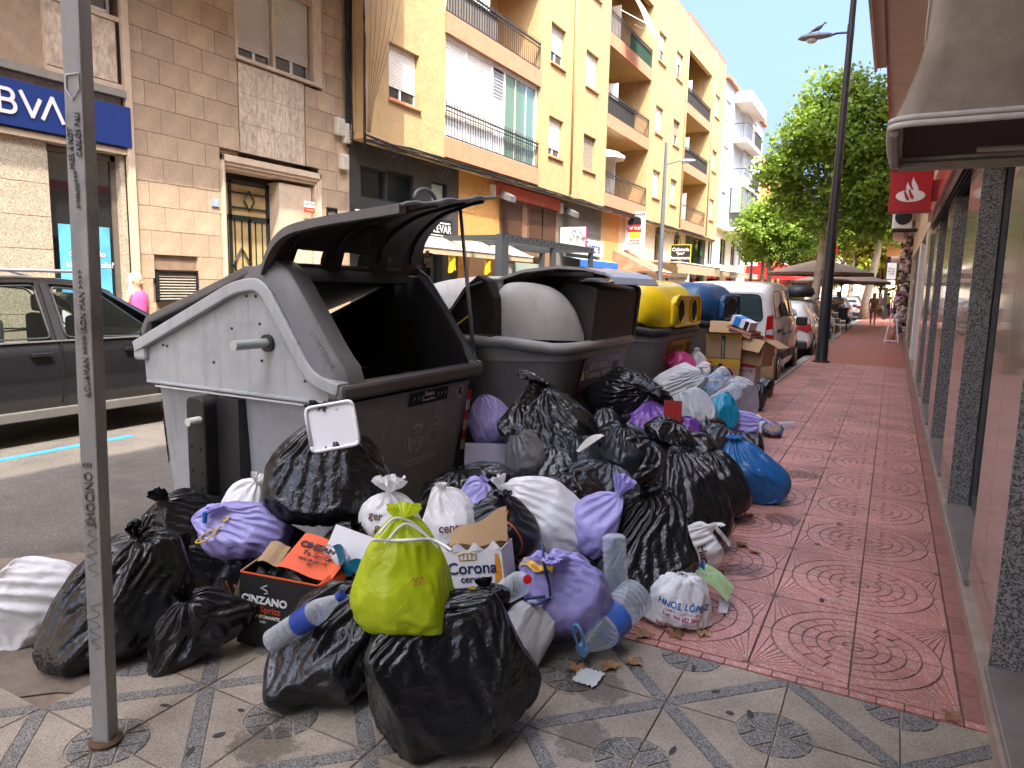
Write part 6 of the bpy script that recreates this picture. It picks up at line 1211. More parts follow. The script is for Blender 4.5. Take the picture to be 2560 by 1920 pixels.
# black lamp post with a bird on its lantern
lpm = mat('black_lamp_paint', (.012, .013, .016), .35, var=.1, coat=.2)
lp = thing('street_lamp', 'tall black street lamp on the pavement with a bird sitting on its lantern', 'street lamp', (-1.36, 17.86, 0))
part('post', MB().tube([(0, 0, 0), (0, 0, .06), (0, 0, .9), (0.01, 0, 3.5), (.03, 0, 5), (.08, 0, 9.6)], [.16, .135, .13, .10, .08, .055], 16), lpm, lp, smooth=35); part('base_plate', MB().tube([(0, 0, 0), (0, 0, .03)], .19, 12), darkm, lp)
part('arm', MB().tube([(.05, 0, 7.22), (-.22, 0, 7.24), (-.3, 0, 7.22)], .025, 8).tube([(.05, 0, 7.1), (.05, 0, 7.38)], .075, 10), lpm, lp)
def lantern(parent, x, z, m, s_=1, y=0):
    prf = [(0, .02, .03), (.08, .09, .07), (.25, .12, .10), (.5, .15, .12), (.66, .12, .08), (.74, .02, .03)]
    secs = []
    for d, w_, h in prf:
        secs.append([(x-d*s_, y+w_*s_*math.cos(R(45*k)), z+h*s_*.75*math.sin(R(45*k))*(1 if k < 5 else .7)) for k in range(8)])
    l = part('lantern', loft(MB(), secs), m, parent, smooth=50); part('lens', MB().lathe([(.01, -.05), (.09, -.045), (.12, -.01), (.12, .0)], 14, (x-.45*s_, y, z-.06*s_)), mat('lantern_glass', (.5, .5, .48), .2), l, smooth=True); return l
lantern(lp, -.28, 7.22, mat('lantern_grey', (.17, .165, .16), .5))
bd = thing('bird', 'small grey-brown dove perched on top of the lantern', 'bird', (-1.98, 17.86, 7.31))
bm = mat('dove_feathers', (.14, .11, .09), .8, var=.2, scale=20)
bb = []
for x, z, r in ((.20, .0, .006), (.12, .035, .018), (.04, .07, .045), (-.04, .095, .05), (-.09, .125, .034), (-.115, .16, .024), (-.135, .18, .024), (-.16, .18, .013), (-.185, .172, .003)): bb.append([(-x if True else x, r*math.cos(R(45*k)), z+r*math.sin(R(45*k))) for k in range(8)])
part('body', loft(MB(), bb), bm, bd, smooth=True); part('leg', MB().tube([(.02, .015, .05), (.02, .015, -.01)], .004, 5), mat('bird_leg', (.3, .1, .08), .6), bd); part('leg', MB().tube([(.02, -.015, .05), (.02, -.015, -.01)], .004, 5), MT['bird_leg'], bd)
part('wing', MB().grid(lambda u, v: (.04-.18*u, -.045-.008*math.sin(v*3.1), .05+.07*v*(1-u)-.01*u), 6, 4), mat('wing_grey', (.09, .075, .065), .8), bd, smooth=True)
# grey lamp across the road
gl2 = thing('street_lamp', 'slim grey street lamp standing before the arched restaurant front', 'street lamp', (-8.9, 30.1, 0)); glm = mat('grey_lamp_paint', (.13, .15, .17), .45, .3)
part('post', MB().tube([(0, 0, -.1), (0, 0, 3), (.0, 0, 7.65)], [.12, .10, .06], 12), glm, gl2, smooth=35); part('arm', MB().tube([(0, 0, 6.75), (.5, 0, 6.85)], .025, 8), glm, gl2)
lb = lantern(gl2, 1.25, 6.86, alu); 
# no entry style round sign behind the parasols
rs = thing('round_sign', 'round red-rimmed traffic sign partly hidden behind the black lamp post', 'sign', (-3.3, 43, -.1)); part('disc', MB().tube([(0, 0, 4.0), (0, .02, 4.0)], .42, 28), mat('sign_red', (.6, .02, .02), .4), rs); part('face', MB().tube([(0, -.012, 4.0), (0, -.002, 4.0)], .31, 28), white, rs); part('post', MB().tube([(0, .04, 0), (0, .04, 4.3)], .03), alu, rs)
tl = thing('yellow_traffic_signal', 'yellow traffic signal box on a pole seen through the leaves', 'traffic signal', (-4.5, 52, 0)); part('post', MB().tube([(0, 0, -.1), (0, 0, 6)], .06), darkm, tl); part('housing', MB().box(-.35, -.05, -.1, .15, 4.7, 5.7).box(.08, .3, -.1, .15, 4.7, 5.6), mat('signal_yellow', (.7, .4, .02), .5), tl, bev=.02)
for i, (x, y) in enumerate(((-.55, 58), (-1.0, 66), (-8.9, 52))): t = thing('street_lamp', ['black lamp post beyond the porch of the tiled building', 'farther black lamp post beneath the yellow-green tree', 'dark lamp post by the trunks in front of the red awnings'][i], 'street lamp', (x, y, 0)); part('post', MB().tube([(0, 0, -.1), (0, 0, 8)], [.11, .06], 10), lpm, t)
# parasols over the terrace
pc = mat('taupe_canvas', (.36, .27, .21), .9, var=.05, transl=.12); pv = mat('taupe_valance', (.20, .13, .10), .9)
def parasol(label, loc, s_=1.9, h=2.75, m=pc, vm=pv, ry=1.0, group=None):
    t = thing('parasol', label, 'parasol', loc, group=group); n = 8
    mb = MB(); mb.v.append((0, 0, h+.62)); ring = [(s_*(1 if k % 2 == 0 else 1.0)*math.cos(R(45*k+22.5)), s_*ry*math.sin(R(45*k+22.5)), h) for k in range(n)]; midr = [(x*.5, y*.5, h+.33) for x, y, z in ring]
    mb.v += midr+ring
    for k in range(n): j = (k+1) % n; mb.f += [(0, 1+k, 1+j), (1+k, 9+k, 9+j, 1+j)]; mb.m += [0, 0]
    part('canopy', mb, m, t); 
    vb = MB()
    for k in range(n): p_, q = ring[k], ring[(k+1) % n]; vb.add([p_, q, (q[0], q[1], h-.12), (p_[0], p_[1], h-.12)], [(0, 1, 2, 3)])
    part('valance', vb, vm, t); part('pole', MB().tube([(0, 0, 0), (0, 0, h+.6)], .04, 8), darkm, t)
    for k in range(n): part('rib', MB().tube([(0, 0, h+.58), (ring[k][0]*.98, ring[k][1]*.98, h-.0)], .012, 4).tube([(0, 0, h-.2), (ring[k][0]*.5, ring[k][1]*.5, h+.28)], .010, 4), darkm, t)
    return t
parasol('large taupe parasol over the terrace, the nearer of the two', (-2.95, 34.5, -.1), 2.3, 2.55); parasol('taupe parasol with a dark valance just behind the first one', (-2.3, 38.5, -.1), 2.3, 2.25)
parasol('small white parasol far along the right pavement', (-.1, 72, 0), 1.4, 2.6, whiter, whiter)
clo = thing('closed_parasol', 'folded cream parasol standing at the left terrace', 'parasol', (-6.3, 46, 0)); part('cloth', MB().lathe([(.28, .3), (.25, .8), (.12, 1.9), (.05, 2.4)], 8), cc, clo, smooth=True); part('pole', MB().tube([(0, 0, 0), (0, 0, 2.5)], .025), darkm, clo)
# chairs, table and umbrella base of the terrace
wick = mat('pale_chair_plastic', (.5, .45, .4), .5, var=.1); 
def chair(label, loc, rz, m, group, slats=True):
    t = thing('terrace_chair', label, 'chair', loc, rz, group)
    for x in (-.22, .22):
        part('leg', MB().tube([(x, -.22, 0), (x, -.2, .45)], .016, 6), m, t); part('leg', MB().tube([(x, .22, 0), (x*.95, .2, .45), (x*.95, .26, .86)], .016, 6), m, t)
        part('armrest', MB().tube([(x, -.2, .45), (x, -.18, .66), (x, .24, .68)], .016, 6), m, t)
    part('seat', MB().box(-.22, .22, -.22, .22, .43, .46), m, t, bev=.01)
    if slats:
        for k in range(6): part('back_slat', MB().box(-.2, .2, .22+.008*k, .235+.008*k, .5+.06*k, .545+.06*k), m, t)
    else: part('backrest', MB().box(-.22, .22, .21, .25, .46, .95), m, t, bev=.02)
    return t
c1 = chair('pale slatted terrace chair nearest the lamp post, its back to us', (-2.0, 27.9, -.02), R(180), wick, 'pale terrace chairs'); c2 = dup(c1, None, (-1.95, 29.3, -.02), R(120), 'second pale slatted chair turned sideways behind the first'); 
c3 = chair('black solid-backed chair in front of the seated woman', (-1.95, 34.6, 0), R(180), blackp, 'black terrace chairs', False)
plat = solo('terrace_platform', 'low wooden terrace platform under the pale chairs', 'platform', MB().box(-2.7, -1.5, 26.8, 30.5, -.119, -.02), mat('grey_boards', (.2, .17, .14), .8), bev=.01)
tb = thing('terrace_table', 'small white topped table between the terrace chairs', 'table', (-2.45, 28.8, -.02)); part('top', MB().lathe([(.35, .72), (.36, .75), (.0, .755)], 20), whiter, tb); part('stem', MB().tube([(0, 0, 0), (0, 0, .72)], .03), darkm, tb); part('foot', MB().lathe([(.22, 0), (.2, .03), (.03, .05)], 12), darkm, tb)
wb = solo('windscreen_panel', 'black terrace screen with a gold emblem beside the lamp post', 'screen', MB().box(-2.9, -2.05, 33.6, 33.64, .0, 1.12), blackp, bev=.01); part('emblem', MB().lathe([(.14, 0), (.1, .01), (.0, .012)], 12).move(Matrix.Translation((-2.3, 33.59, .72)) @ Matrix.Rotation(R(90), 4, 'X')), MT['flag_gold'], wb)
ab = thing('a_frame_stand', 'small white folding stand with a terracotta pot by the flower garland', 'stand', (.05, 27.0, 0))
for x in (-.2, .2): part('leg', MB().tube([(x, -.2, 0), (x*.3, 0, .95)], .02, 6).tube([(x, .25, 0), (x*.3, 0, .95)], .02, 6), whiter, ab)
part('crossbar', MB().tube([(-.2, -.2, .05), (.2, -.2, .05)], .02, 6), whiter, ab); part('pot', MB().lathe([(.07, .02), (.11, .22), (.08, .3), (.03, .42)], 12), tilem, ab, smooth=True)
hb = thing('hedge_planter', 'leafy green planter between the terraces', 'planter', (-5.0, 44, 0)); part('box', MB().box(-.5, .5, -.3, .3, 0, .5), whiter, hb)
rng = np.random.RandomState(5); mb = MB()
for k in range(700): c = Vector((rng.uniform(-.5, .5), rng.uniform(-.3, .3), rng.uniform(.5, 1.5))); d = Vector(rng.normal(size=3)).normalized()*.07; e = d.orthogonal(); mb.add([c-d, c+e, c+d, c-e], [(0, 1, 2, 3)])
part('foliage', mb, lfb, hb)
for i, (x, y, z0, z1, w_, lab) in enumerate(((.05, 45, 2.2, 3.1, .4, 'white price board hanging under the tiled porch, upper one'), (.05, 46, 1.75, 2.15, .4, 'smaller white board hanging below the porch price board'))):
    t = facing('hanging_board', lab, x-.5, x-.05, y, z0+.2, z1+.2, white); text(['Menu\ndel dia\n12,90', 'TAPAS'][i], .14, black, t, (x-.28, y-.01, (z0+z1)/2+.2), (1, 0, 0), (0, 0, 1))

# ---------------- people ----------------
skin = mat('skin', (.50, .27, .17), .55, var=.04)
def person(label, loc, rz, h, top, bottom, hairc, pose='stand', dress=False, longhair=False, bag=None, bare=True, hat=None, face=True, shirt_sleeve=False):
    t = thing('person', label, 'person', loc, rz); k = h/1.7
    J = dict(pel=(0, 0, .93), wai=(0, .0, 1.08), che=(0, .0, 1.30), nec=(0, .0, 1.45), hd=(0, -.02, 1.53), top=(0, -.01, 1.66))
    st = .16 if pose == 'walk' else .04
    L = [(-.09, 0, .88), (-.10, -.02-st*.4, .48), (-.10, st*.9, .09), (-.10, st*.9-.10, .03)]; Rg = [(.09, 0, .88), (.10, -.02+st*.2-.06, .48), (.10, -st*.9, .07), (.10, -st*.9-.13, .03)]
    if pose == 'arms': AL = [(-.17, 0, 1.40), (-.24, .02, 1.15), (-.10, -.18, 1.12), (-.02, -.22, 1.14)]; AR = [(.17, 0, 1.40), (.25, .02, 1.16), (.12, -.17, 1.10), (.03, -.21, 1.12)]
    elif pose == 'reach': AL = [(-.17, 0, 1.40), (-.30, -.05, 1.18), (-.42, -.10, .98), (-.45, -.12, .92)]; AR = [(.17, 0, 1.40), (.22, .02, 1.14), (.23, -.03, .90), (.23, -.04, .82)]
    else: AL = [(-.17, 0, 1.40), (-.22, .03, 1.14), (-.23, -.03, .90), (-.23, -.05, .82)]; AR = [(.17, 0, 1.40), (.22, .0, 1.14), (.22, -.06, .90), (.22, -.08, .82)]
    V = [J['pel'], J['wai'], J['che'], J['nec'], J['hd'], J['top']]; E = [(0, 1), (1, 2), (2, 3), (3, 4), (4, 5)]; Rd = [.145, .115, .135, .05, .085, .075]
    for ch, r in ((L, [.088, .058, .038, .035]), (Rg, [.088, .058, .038, .035])):
        b0 = len(V); V += ch; Rd += r; E += [(0, b0)]+[(b0+i, b0+i+1) for i in range(3)]
    for ch in (AL, AR):
        b0 = len(V); V += ch; Rd += [.055, .038, .028, .026]; E += [(2, b0)]+[(b0+i, b0+i+1) for i in range(3)]
    me = bpy.data.meshes.new('body'); me.from_pydata([tuple(c*k for c in v) for v in V], E, []); o = link('body', me, t); me.materials.append(skin)
    sk = o.modifiers.new('skin', 'SKIN'); 
    for i, r in enumerate(Rd): me.skin_vertices[0].data[i].radius = (r*k, r*k*(.72 if i in (0, 1, 2) else 1))
    me.skin_vertices[0].data[0].use_root = True; sk.use_smooth_shade = True; ss_ = o.modifiers.new('sub', 'SUBSURF'); ss_.levels = ss_.render_levels = 1
    def ell(nm, rows, m, n=16, sm=True):
        secs = [[(cx+rx*math.cos(2*math.pi*q/n), cy+ry*math.sin(2*math.pi*q/n), z) for q in range(n)] for cx, cy, z, rx, ry in [[c*k for c in r_] for r_ in rows]]; return part(nm, loft(MB(), secs), m, t, smooth=sm)
    ell('shirt' if not dress else 'dress', [(0, 0, .90 if not dress else .62, .17 if not dress else .22, .13 if not dress else .19), (0, 0, 1.0, .165, .125), (0, 0, 1.10, .145, .11), (0, 0, 1.28, .175, .125), (0, 0, 1.38, .165, .105), (0, 0, 1.43, .09, .07)], top)
    if bottom:
        long_ = bottom[1]
        ell('shorts' if long_ > .5 else 'trousers', [(0, 0, max(.72, .5) if long_ > .5 else .80, .185, .13), (0, 0, .9, .175, .13), (0, 0, 1.0, .16, .12)], bottom[0])
        for ch, s_ in ((L, -1), (Rg, 1)):
            zs = [(.88, .10), (.70, .095)] if long_ > .5 else [(.88, .105), (.50, .085), (.1, .07)]
            rows = []
            for z, r in zs:
                f = 0 if z > .85 else None
                a, b_ = (ch[0], ch[1]) if z >= .48 else (ch[1], ch[2]); tt = (a[2]-z)/(a[2]-b_[2]); rows.append((a[0]+(b_[0]-a[0])*tt, a[1]+(b_[1]-a[1])*tt, z, r, r))
            ell('trouser_leg', rows, bottom[0])
    # head details
    hz = 1.585
    ell('head', [(0, -.01, hz-.115, .035, .04), (0, -.02, hz-.085, .06, .07), (0, -.01, hz-.03, .076, .092), (0, 0, hz+.03, .08, .098), (0, .005, hz+.085, .065, .08), (0, .005, hz+.115, .02, .03)], skin)
    hr = [(0, .02, hz+.125, .02, .03), (0, .015, hz+.10, .07, .085), (0, .022, hz+.04, .09, .098), (0, .035, hz-.02, .088, .09), (0, .05, hz-.08, .075, .065)]
    if longhair: hr += [(0, .075, hz-.22, .11, .06), (0, .09, hz-.38, .12, .055), (0, .09, hz-.47, .07, .03)]
    ell('hair', hr[::-1], hairc)
    part('nose', MB().lathe([(.012*k, -.02*k), (.014*k, 0), (.004*k, .035*k)], 6, (0, -.108*k, (hz-.03)*k)), skin, t)
    for s_ in (-1, 1): part('ear', MB().lathe([(.006*k, -.025*k), (.014*k, 0), (.006*k, .025*k)], 6, (s_*.082*k, .0, (hz-.01)*k)), skin, t)
    part('mouth', MB().box(-.022*k, .022*k, -.097*k, -.09*k, (hz-.075)*k, (hz-.067)*k), mat('lips', (.35, .1, .09), .5), t)
    part('sunglasses' if pose == 'arms' else 'eyes', MB().box(-.065*k, -.012*k, -.104*k, -.09*k, (hz-.012)*k, (hz+.018)*k).box(.012*k, .065*k, -.104*k, -.09*k, (hz-.012)*k, (hz+.018)*k) if pose == 'arms' else MB().box(-.04*k, -.022*k, -.1*k, -.093*k, (hz)*k, (hz+.008)*k).box(.022*k, .04*k, -.1*k, -.093*k, (hz)*k, (hz+.008)*k), black, t)
    if hat: ell('hat', [(0, 0, hz+.06, .13, .14), (0, 0, hz+.07, .09, .1), (0, 0, hz+.14, .07, .08)], hat)
    for ch in (AL, AR):      # hands with fingers
        e = Vector(ch[3])*k; d = (Vector(ch[3])-Vector(ch[2])).normalized(); sd = d.orthogonal().normalized()
        for q in range(4): part('finger', MB().tube([e+sd*(.018*(q-1.5))*k, e+sd*(.02*(q-1.5))*k+d*(.05+.01*(q in (1, 2)))*k], [.009*k, .006*k], 5), skin, t)
        part('thumb', MB().tube([e-sd*.02*k-d*.02*k, e-sd*.045*k+d*.02*k], [.01*k, .007*k], 5), skin, t)
    return t
hb_ = mat('blonde_hair', (.40, .29, .16), .6, var=.25, scale=20, stretch=(8, 8, 1)); hd_ = mat('dark_hair', (.03, .02, .015), .5); hg = mat('grey_blonde_hair', (.50, .45, .40), .6, var=.2, scale=20)
cl = lambda n, c: mat(n, c, .9, var=.08)
person('woman with long fair hair and a pink top walking past the stone wall', (-10.15, 6.93, 0), R(180-75), 1.67, cl('pink_cloth', (.62, .08, .25)), (cl('white_cloth', (.6, .58, .56)), 0), hg, 'walk', longhair=True)
person('woman in dark sunglasses and cream top standing behind the black chair', (-2.25, 36.2, 0), R(8), 1.66, cl('cream_cloth', (.62, .52, .42)), (cl('rust_cloth', (.35, .13, .07)), .7), hd_, 'arms')
w1 = person('woman with long blonde hair in pale shorts walking away along the pavement', (-.85, 40.5, 0), R(175), 1.64, cl('brown_top', (.3, .19, .10)), (cl('pale_shorts', (.6, .5, .38)), .7), hb_, 'walk', longhair=True)
hbg = solo('straw_bag', 'straw tote bag hanging from the shoulder of the blonde woman', 'bag', MB().lathe([(.02, 0), (.17, .04), (.2, .2), (.15, .38), (.13, .38), (.0, .1)], 12), mat('straw', (.5, .36, .16), .9, var=.2, scale=30), True, loc=(-.58, 40.45, .62)); part('strap', MB().tube([(-.12, 0, .36), (0, 0, .85), (.12, 0, .36)], .012), MT['straw'], hbg)
person('woman in a yellow-green vest and patterned blue trousers by the porch', (-.32, 56, 0), R(200), 1.68, cl('lime_cloth', (.45, .5, .05)), (mat('patterned_trousers', (.06, .08, .2), .9, var=.5, scale=25), 0), hd_, 'reach')
person('older person in a mauve shirt and cap walking ahead of the blonde woman', (-.75, 55, 0), R(170), 1.6, cl('mauve_cloth', (.3, .2, .24)), (cl('mauve_trousers', (.25, .15, .18)), 0), hg, 'walk', hat=cl('cap', (.45, .4, .4)))
person('person in a pale blue shirt under the porch', (.25, 60, 0), R(160), 1.75, cl('pale_blue_cloth', (.35, .45, .55)), (cl('dark_trousers', (.05, .05, .06)), 0), hd_)
person('person in beige clothes near the porch wall', (.45, 58, 0), R(190), 1.68, cl('beige_cloth', (.4, .32, .22)), (MT['dark_trousers'], 0), hd_)

# ---------------- rubbish bags ----------------
from mathutils.bvhtree import BVHTree
def bag_mesh(seed, W=.5, D=.45, H=.45, nu=84, nv=52, tail=.10, knot=(0,0), bend=(0,0), pear=.35, lump=1., its=60, exc=1.13, fold=1., toes=(), flare=.42, planes=5, corners=4, tilt=None, sag=.16, e=.62):
    rng=np.random.RandomState(seed)
    W*=1.13; D*=1.15; H*=1.06; a,b=W/2,D/2; h=H
    nb=int(nv*(.86 if tail<.02 else .8)); R0=(a+b)/2
    U=np.linspace(0,2*np.pi,nu,endpoint=False)
    sw=rng.uniform(-.9,.9)
    def pleat(n0,n1,m=6):
        c=[(rng.randint(n0,n1),rng.uniform(0,6.28),rng.uniform(.3,1),rng.uniform(-1,1)) for _ in range(m)]
        return lambda u,t: sum(w*np.sin(f*(u+sw*t+s*.25*t)+p) for f,p,w,s in c)/m**.5
    p1=pleat(5,11); p2=pleat(9,max(14,nu//4))
    P=np.zeros((nv,nu,3)); rn=.022+.03*R0
    for i in range(nv):
        if i<nb:
            t=i/(nb-1); ang=-math.pi/2+t*math.pi
            c=abs(math.cos(ang))**e; s=math.copysign(abs(math.sin(ang))**.8,math.sin(ang)); z=(s+1)/2
            f=1-pear*z**1.3+pear*.12*math.sin(z*3.14)
            k=max(0,(t-.6)/.4); g=k*k
            ra=max(c*a*f,rn if k>0 else 0); rb=max(c*b*f,rn if k>0 else 0)
            z=z*h*(1+0) ; amp=R0*(.015+.10*k*(1-k*.6))*fold
            P[i,:,2]=z+amp*.5*p2(U,t)*k*(1-k)*2
            q=amp*(p1(U,t)*.34*(1+np.sin(U+seed))+p2(U,t)*.55)
            q=q*min(1,.35+ra/R0) if k<1 else q*.3
            if i==0: q=0*U
        else:
            t=(i-nb+1)/(nv-nb); k=1
            ra=rb=rn*.75+ tail*flare*max(0,t-.2)**1.1
            z=h+tail*t*(1-.5*min(1,math.hypot(*bend))); q=(.25*ra*(p1(U,1)+p2(U,1)))*min(1,t+.25)
            P[i,:,2]=z+.15*tail*t*p1(U,1.3)
            ra0=ra
        P[i,:,0]=np.cos(U)*(ra+q); P[i,:,1]=np.sin(U)*(rb+q)
        kk=max(0,P[i,:,2].mean()/h-.35)/.65; kk=min(kk,1)**1.5
        P[i,:,0]+=knot[0]*kk; P[i,:,1]+=knot[1]*kk
        if i>=nb:
            P[i,:,0]+=bend[0]*tail*t**1.2; P[i,:,1]+=bend[1]*tail*t**1.2; P[i,:,2]-=.45*tail*math.hypot(*bend)*t*t
    N=nv*nu; idx=np.arange(N).reshape(nv,nu)
    x0=P.reshape(N,3).copy(); v01=np.repeat(np.arange(nv)/nb,nu)
    body=np.clip((1-v01)*6,0,1)*np.clip(v01*6,0,1)
    cx=np.array([0,0,h*.45]); dv=x0-cx; dn=dv/np.linalg.norm(dv,axis=1)[:,None]
    A=np.zeros(N)
    for k in range(16):
        d=rng.normal(size=3); d/=np.linalg.norm(d)
        A+=rng.uniform(-.8,1)*np.exp((dn@d-1)*rng.uniform(4,30))
    A*=.11*R0*lump
    for k in range(34):   # sharp creases
        d=rng.normal(size=3); d/=np.linalg.norm(d); c=rng.normal(size=3); c/=np.linalg.norm(c)
        dist=np.abs(dn@d-rng.uniform(-.5,.5)); ext=np.clip(1-np.linalg.norm(dn-c,axis=1)/rng.uniform(.5,1.1),0,1)**.6
        A+=rng.choice([-1,1,1])*rng.uniform(.025,.075)*R0*np.exp(-dist/rng.uniform(.03,.10))*ext*lump
    x0=x0+dn*(A*body)[:,None]
    ext=np.array([a,b,h*.55]); c0=np.array([0,0,h*.45])
    for k in range(int(planes)):     # flat sides where boxes inside press against the film
        th=rng.uniform(0,2*np.pi) if k else -np.pi/2+rng.uniform(-.5,.5); d=np.array([math.cos(th),math.sin(th),rng.uniform(-.25,.7) if k else rng.uniform(.35,.8)]); d/=np.linalg.norm(d)
        c=rng.uniform(.66,.86)*np.linalg.norm(d*ext)
        u=(x0-c0)@d-c; x0-=d[None,:]*(np.maximum(u,0)*.93*np.clip(body*1.5,0,1))[:,None]
    auto=[]
    for k in range(int(corners)):
        th=rng.uniform(0,2*np.pi); zz=rng.uniform(0,.9)*h; auto.append((math.cos(th)*a*1.25,math.sin(th)*b*1.25,zz,R0*rng.uniform(.28,.45),.75))
    for (tx,ty,tz,tr,ts) in list(toes)+auto:      # pull a corner out towards (tx,ty,tz)
        c=np.array([tx,ty,tz]); d=np.linalg.norm(x0-c,axis=1); w=np.exp(-(d/tr)**2)*body.clip(.3,1)
        x0+=(c-x0)*np.minimum(w*ts,.95)[:,None]
    x0[:,2]=np.maximum(x0[:,2],.002)
    def E(A,B): return np.stack([A.ravel(),B.ravel()],1)
    r1=np.roll(idx,-1,1)
    ev=E(idx[:-1],idx[1:]); eh=E(idx,r1); es=np.concatenate([E(idx[:-1],r1[1:]),E(r1[:-1],idx[1:])])
    b2=np.concatenate([E(idx[:-2],idx[2:]),E(idx,np.roll(idx,-2,1))])
    ln=lambda q:np.linalg.norm(x0[q[:,0]]-x0[q[:,1]],axis=1)
    lv=(ln(ev)*(1+(exc-1)*.3)).reshape(nv-1,nu)
    ring=ln(eh).reshape(nv,nu); full=2*np.pi*R0/nu
    lh=np.maximum(ring*exc,np.minimum(full*.85,ring*1.35))
    dd=np.sqrt(((lh[:-1]+lh[1:])/2)**2+lv**2).ravel()
    edges=np.concatenate([ev,eh,es,b2]); rest=np.concatenate([lv.ravel(),lh.ravel(),dd,dd,(lv[:-1]+lv[1:]).ravel()*.9,(lh*2).ravel()*.84])
    kind=np.zeros(len(edges),bool); kind[len(ev)+len(eh)+len(es):]=True
    i0,i1=edges.T; wt=np.where(kind,.4,1.); cnt=np.bincount(i0,wt,N)+np.bincount(i1,wt,N)
    # anisotropic seed
    sd=(p2(U[None,:],np.linspace(0,1,nv)[:,None])*.006*R0/.25).ravel()
    x=x0+dn*sd[:,None]*body[:,None]+rng.normal(0,.0012,x0.shape)
    att=np.full(N,.045); att[idx[nb-3:].ravel()]=.05; att[idx[nb-1:nb+2].ravel()]=.3; att[idx[0:3].ravel()]=.2
    att=att[:,None]
    for it in range(its):
        d=x[i1]-x[i0]; l=np.sqrt((d*d).sum(1))+1e-9
        c=(l-rest)/l; c=np.where(kind,np.minimum(c,0)*.4,np.where(c<0,c*.8,c))
        m=d*(c*.5)[:,None]; dx=np.empty_like(x)
        for k in range(3): dx[:,k]=np.bincount(i0,m[:,k],N)-np.bincount(i1,m[:,k],N)
        x+=dx*(3.4/cnt)[:,None]; x+=(x0-x)*att
        x[:,2]=np.maximum(x[:,2],.001)
    if tilt is None: tilt=(rng.uniform(-.35,.55),rng.uniform(-.5,.5))
    if tilt[0] or tilt[1]:
        c=np.array([0,0,h*.42]); y=x-c; ca,sa=math.cos(tilt[0]),math.sin(tilt[0]); y=np.stack([y[:,0],y[:,1]*ca-y[:,2]*sa,y[:,1]*sa+y[:,2]*ca],1)
        ca,sa=math.cos(tilt[1]),math.sin(tilt[1]); y=np.stack([y[:,0]*ca+y[:,2]*sa,y[:,1],-y[:,0]*sa+y[:,2]*ca],1); x=y+c
        lo=np.quantile(x[:,2],.03); x[:,2]-=lo; x[:,2]=np.where(x[:,2]<0,x[:,2]*.05+.001,x[:,2]); x[:,2]-=min(0,x[:,2].min())
    if sag:
        t=np.clip(1-x[:,2]/h,0,1)**1.5; x[:,:2]*=(1+sag*t-sag*.3)[:,None]
    return x,idx

def film(nm, col, rough, transl=0, tint=None, alpha=0, bump=.35, vs=1.0):
    m = mat(nm, col, rough, var=.05 if not tint else .12, scale=5, transl=transl, spec=.6)
    nt = m.node_tree; N = nt.nodes; L = nt.links; b = N['Principled BSDF']; tc = [n for n in N if n.type == 'TEX_COORD'][0]
    if tint:        # coloured contents showing through thin film
        nz = N.new('ShaderNodeTexVoronoi'); nz.inputs['Scale'].default_value = 9; nz.inputs['Randomness'].default_value = 1
        sp = N.new('ShaderNodeSeparateColor'); L.new(nz.outputs['Color'], sp.inputs[0]); cr = N.new('ShaderNodeValToRGB'); cr.color_ramp.interpolation = 'LINEAR'
        L.new(tc.outputs['Object'], nz.inputs['Vector']); L.new(sp.outputs[0], cr.inputs[0]); e = cr.color_ramp.elements; e[0].color = (*col, 1); e[1].color = (*tint[-1], 1)
        for i, c in enumerate([col]+list(tint[:-1])): q = e.new(.3+.5*i/len(tint)); q.color = (*c, 1)
        nn = N.new('ShaderNodeTexNoise'); nn.inputs['Scale'].default_value = 6; L.new(tc.outputs['Object'], nn.inputs['Vector']); mr = N.new('ShaderNodeMapRange'); mr.inputs['From Min'].default_value = .45; mr.inputs['From Max'].default_value = .7; mr.inputs['To Max'].default_value = .6; L.new(nn.outputs[0], mr.inputs[0])
        mx = N.new('ShaderNodeMixRGB'); src = b.inputs['Base Color'].links[0].from_socket; L.new(mr.outputs[0], mx.inputs[0]); L.new(src, mx.inputs[1]); L.new(cr.outputs[0], mx.inputs[2]); L.new(mx.outputs[0], b.inputs['Base Color'])
    # creased film: cells bent by noise, plus fine crinkles
    nz = N.new('ShaderNodeTexNoise'); nz.inputs['Scale'].default_value = 7; nz.inputs['Detail'].default_value = 4; L.new(tc.outputs['Object'], nz.inputs['Vector'])
    mm = N.new('ShaderNodeMixRGB'); mm.inputs[0].default_value = .3; L.new(tc.outputs['Object'], mm.inputs[1]); L.new(nz.outputs['Color'], mm.inputs[2])
    v1 = N.new('ShaderNodeTexVoronoi'); v1.inputs['Scale'].default_value = 10*vs; L.new(mm.outputs[0], v1.inputs['Vector']); v2 = N.new('ShaderNodeTexVoronoi'); v2.inputs['Scale'].default_value = 30*vs; L.new(mm.outputs[0], v2.inputs['Vector'])
    ad = N.new('ShaderNodeMath'); ad.operation = 'MULTIPLY_ADD'; ad.inputs[1].default_value = .35; L.new(v2.outputs['Distance'], ad.inputs[0]); L.new(v1.outputs['Distance'], ad.inputs[2])
    bp = N.new('ShaderNodeBump'); bp.inputs['Strength'].default_value = bump; bp.inputs['Distance'].default_value = .022; L.new(ad.outputs[0], bp.inputs['Height']); L.new(bp.outputs[0], b.inputs['Normal'])
    if alpha:
        t = N.new('ShaderNodeBsdfTransparent'); t.inputs[0].default_value = (*[min(1, c*.5+.5) for c in col], 1); ms = N.new('ShaderNodeMixShader'); ms.inputs[0].default_value = alpha
        o_ = N['Material Output']; L.new(o_.inputs[0].links[0].from_socket, ms.inputs[1]); L.new(t.outputs[0], ms.inputs[2]); L.new(ms.outputs[0], o_.inputs[0])
    return m
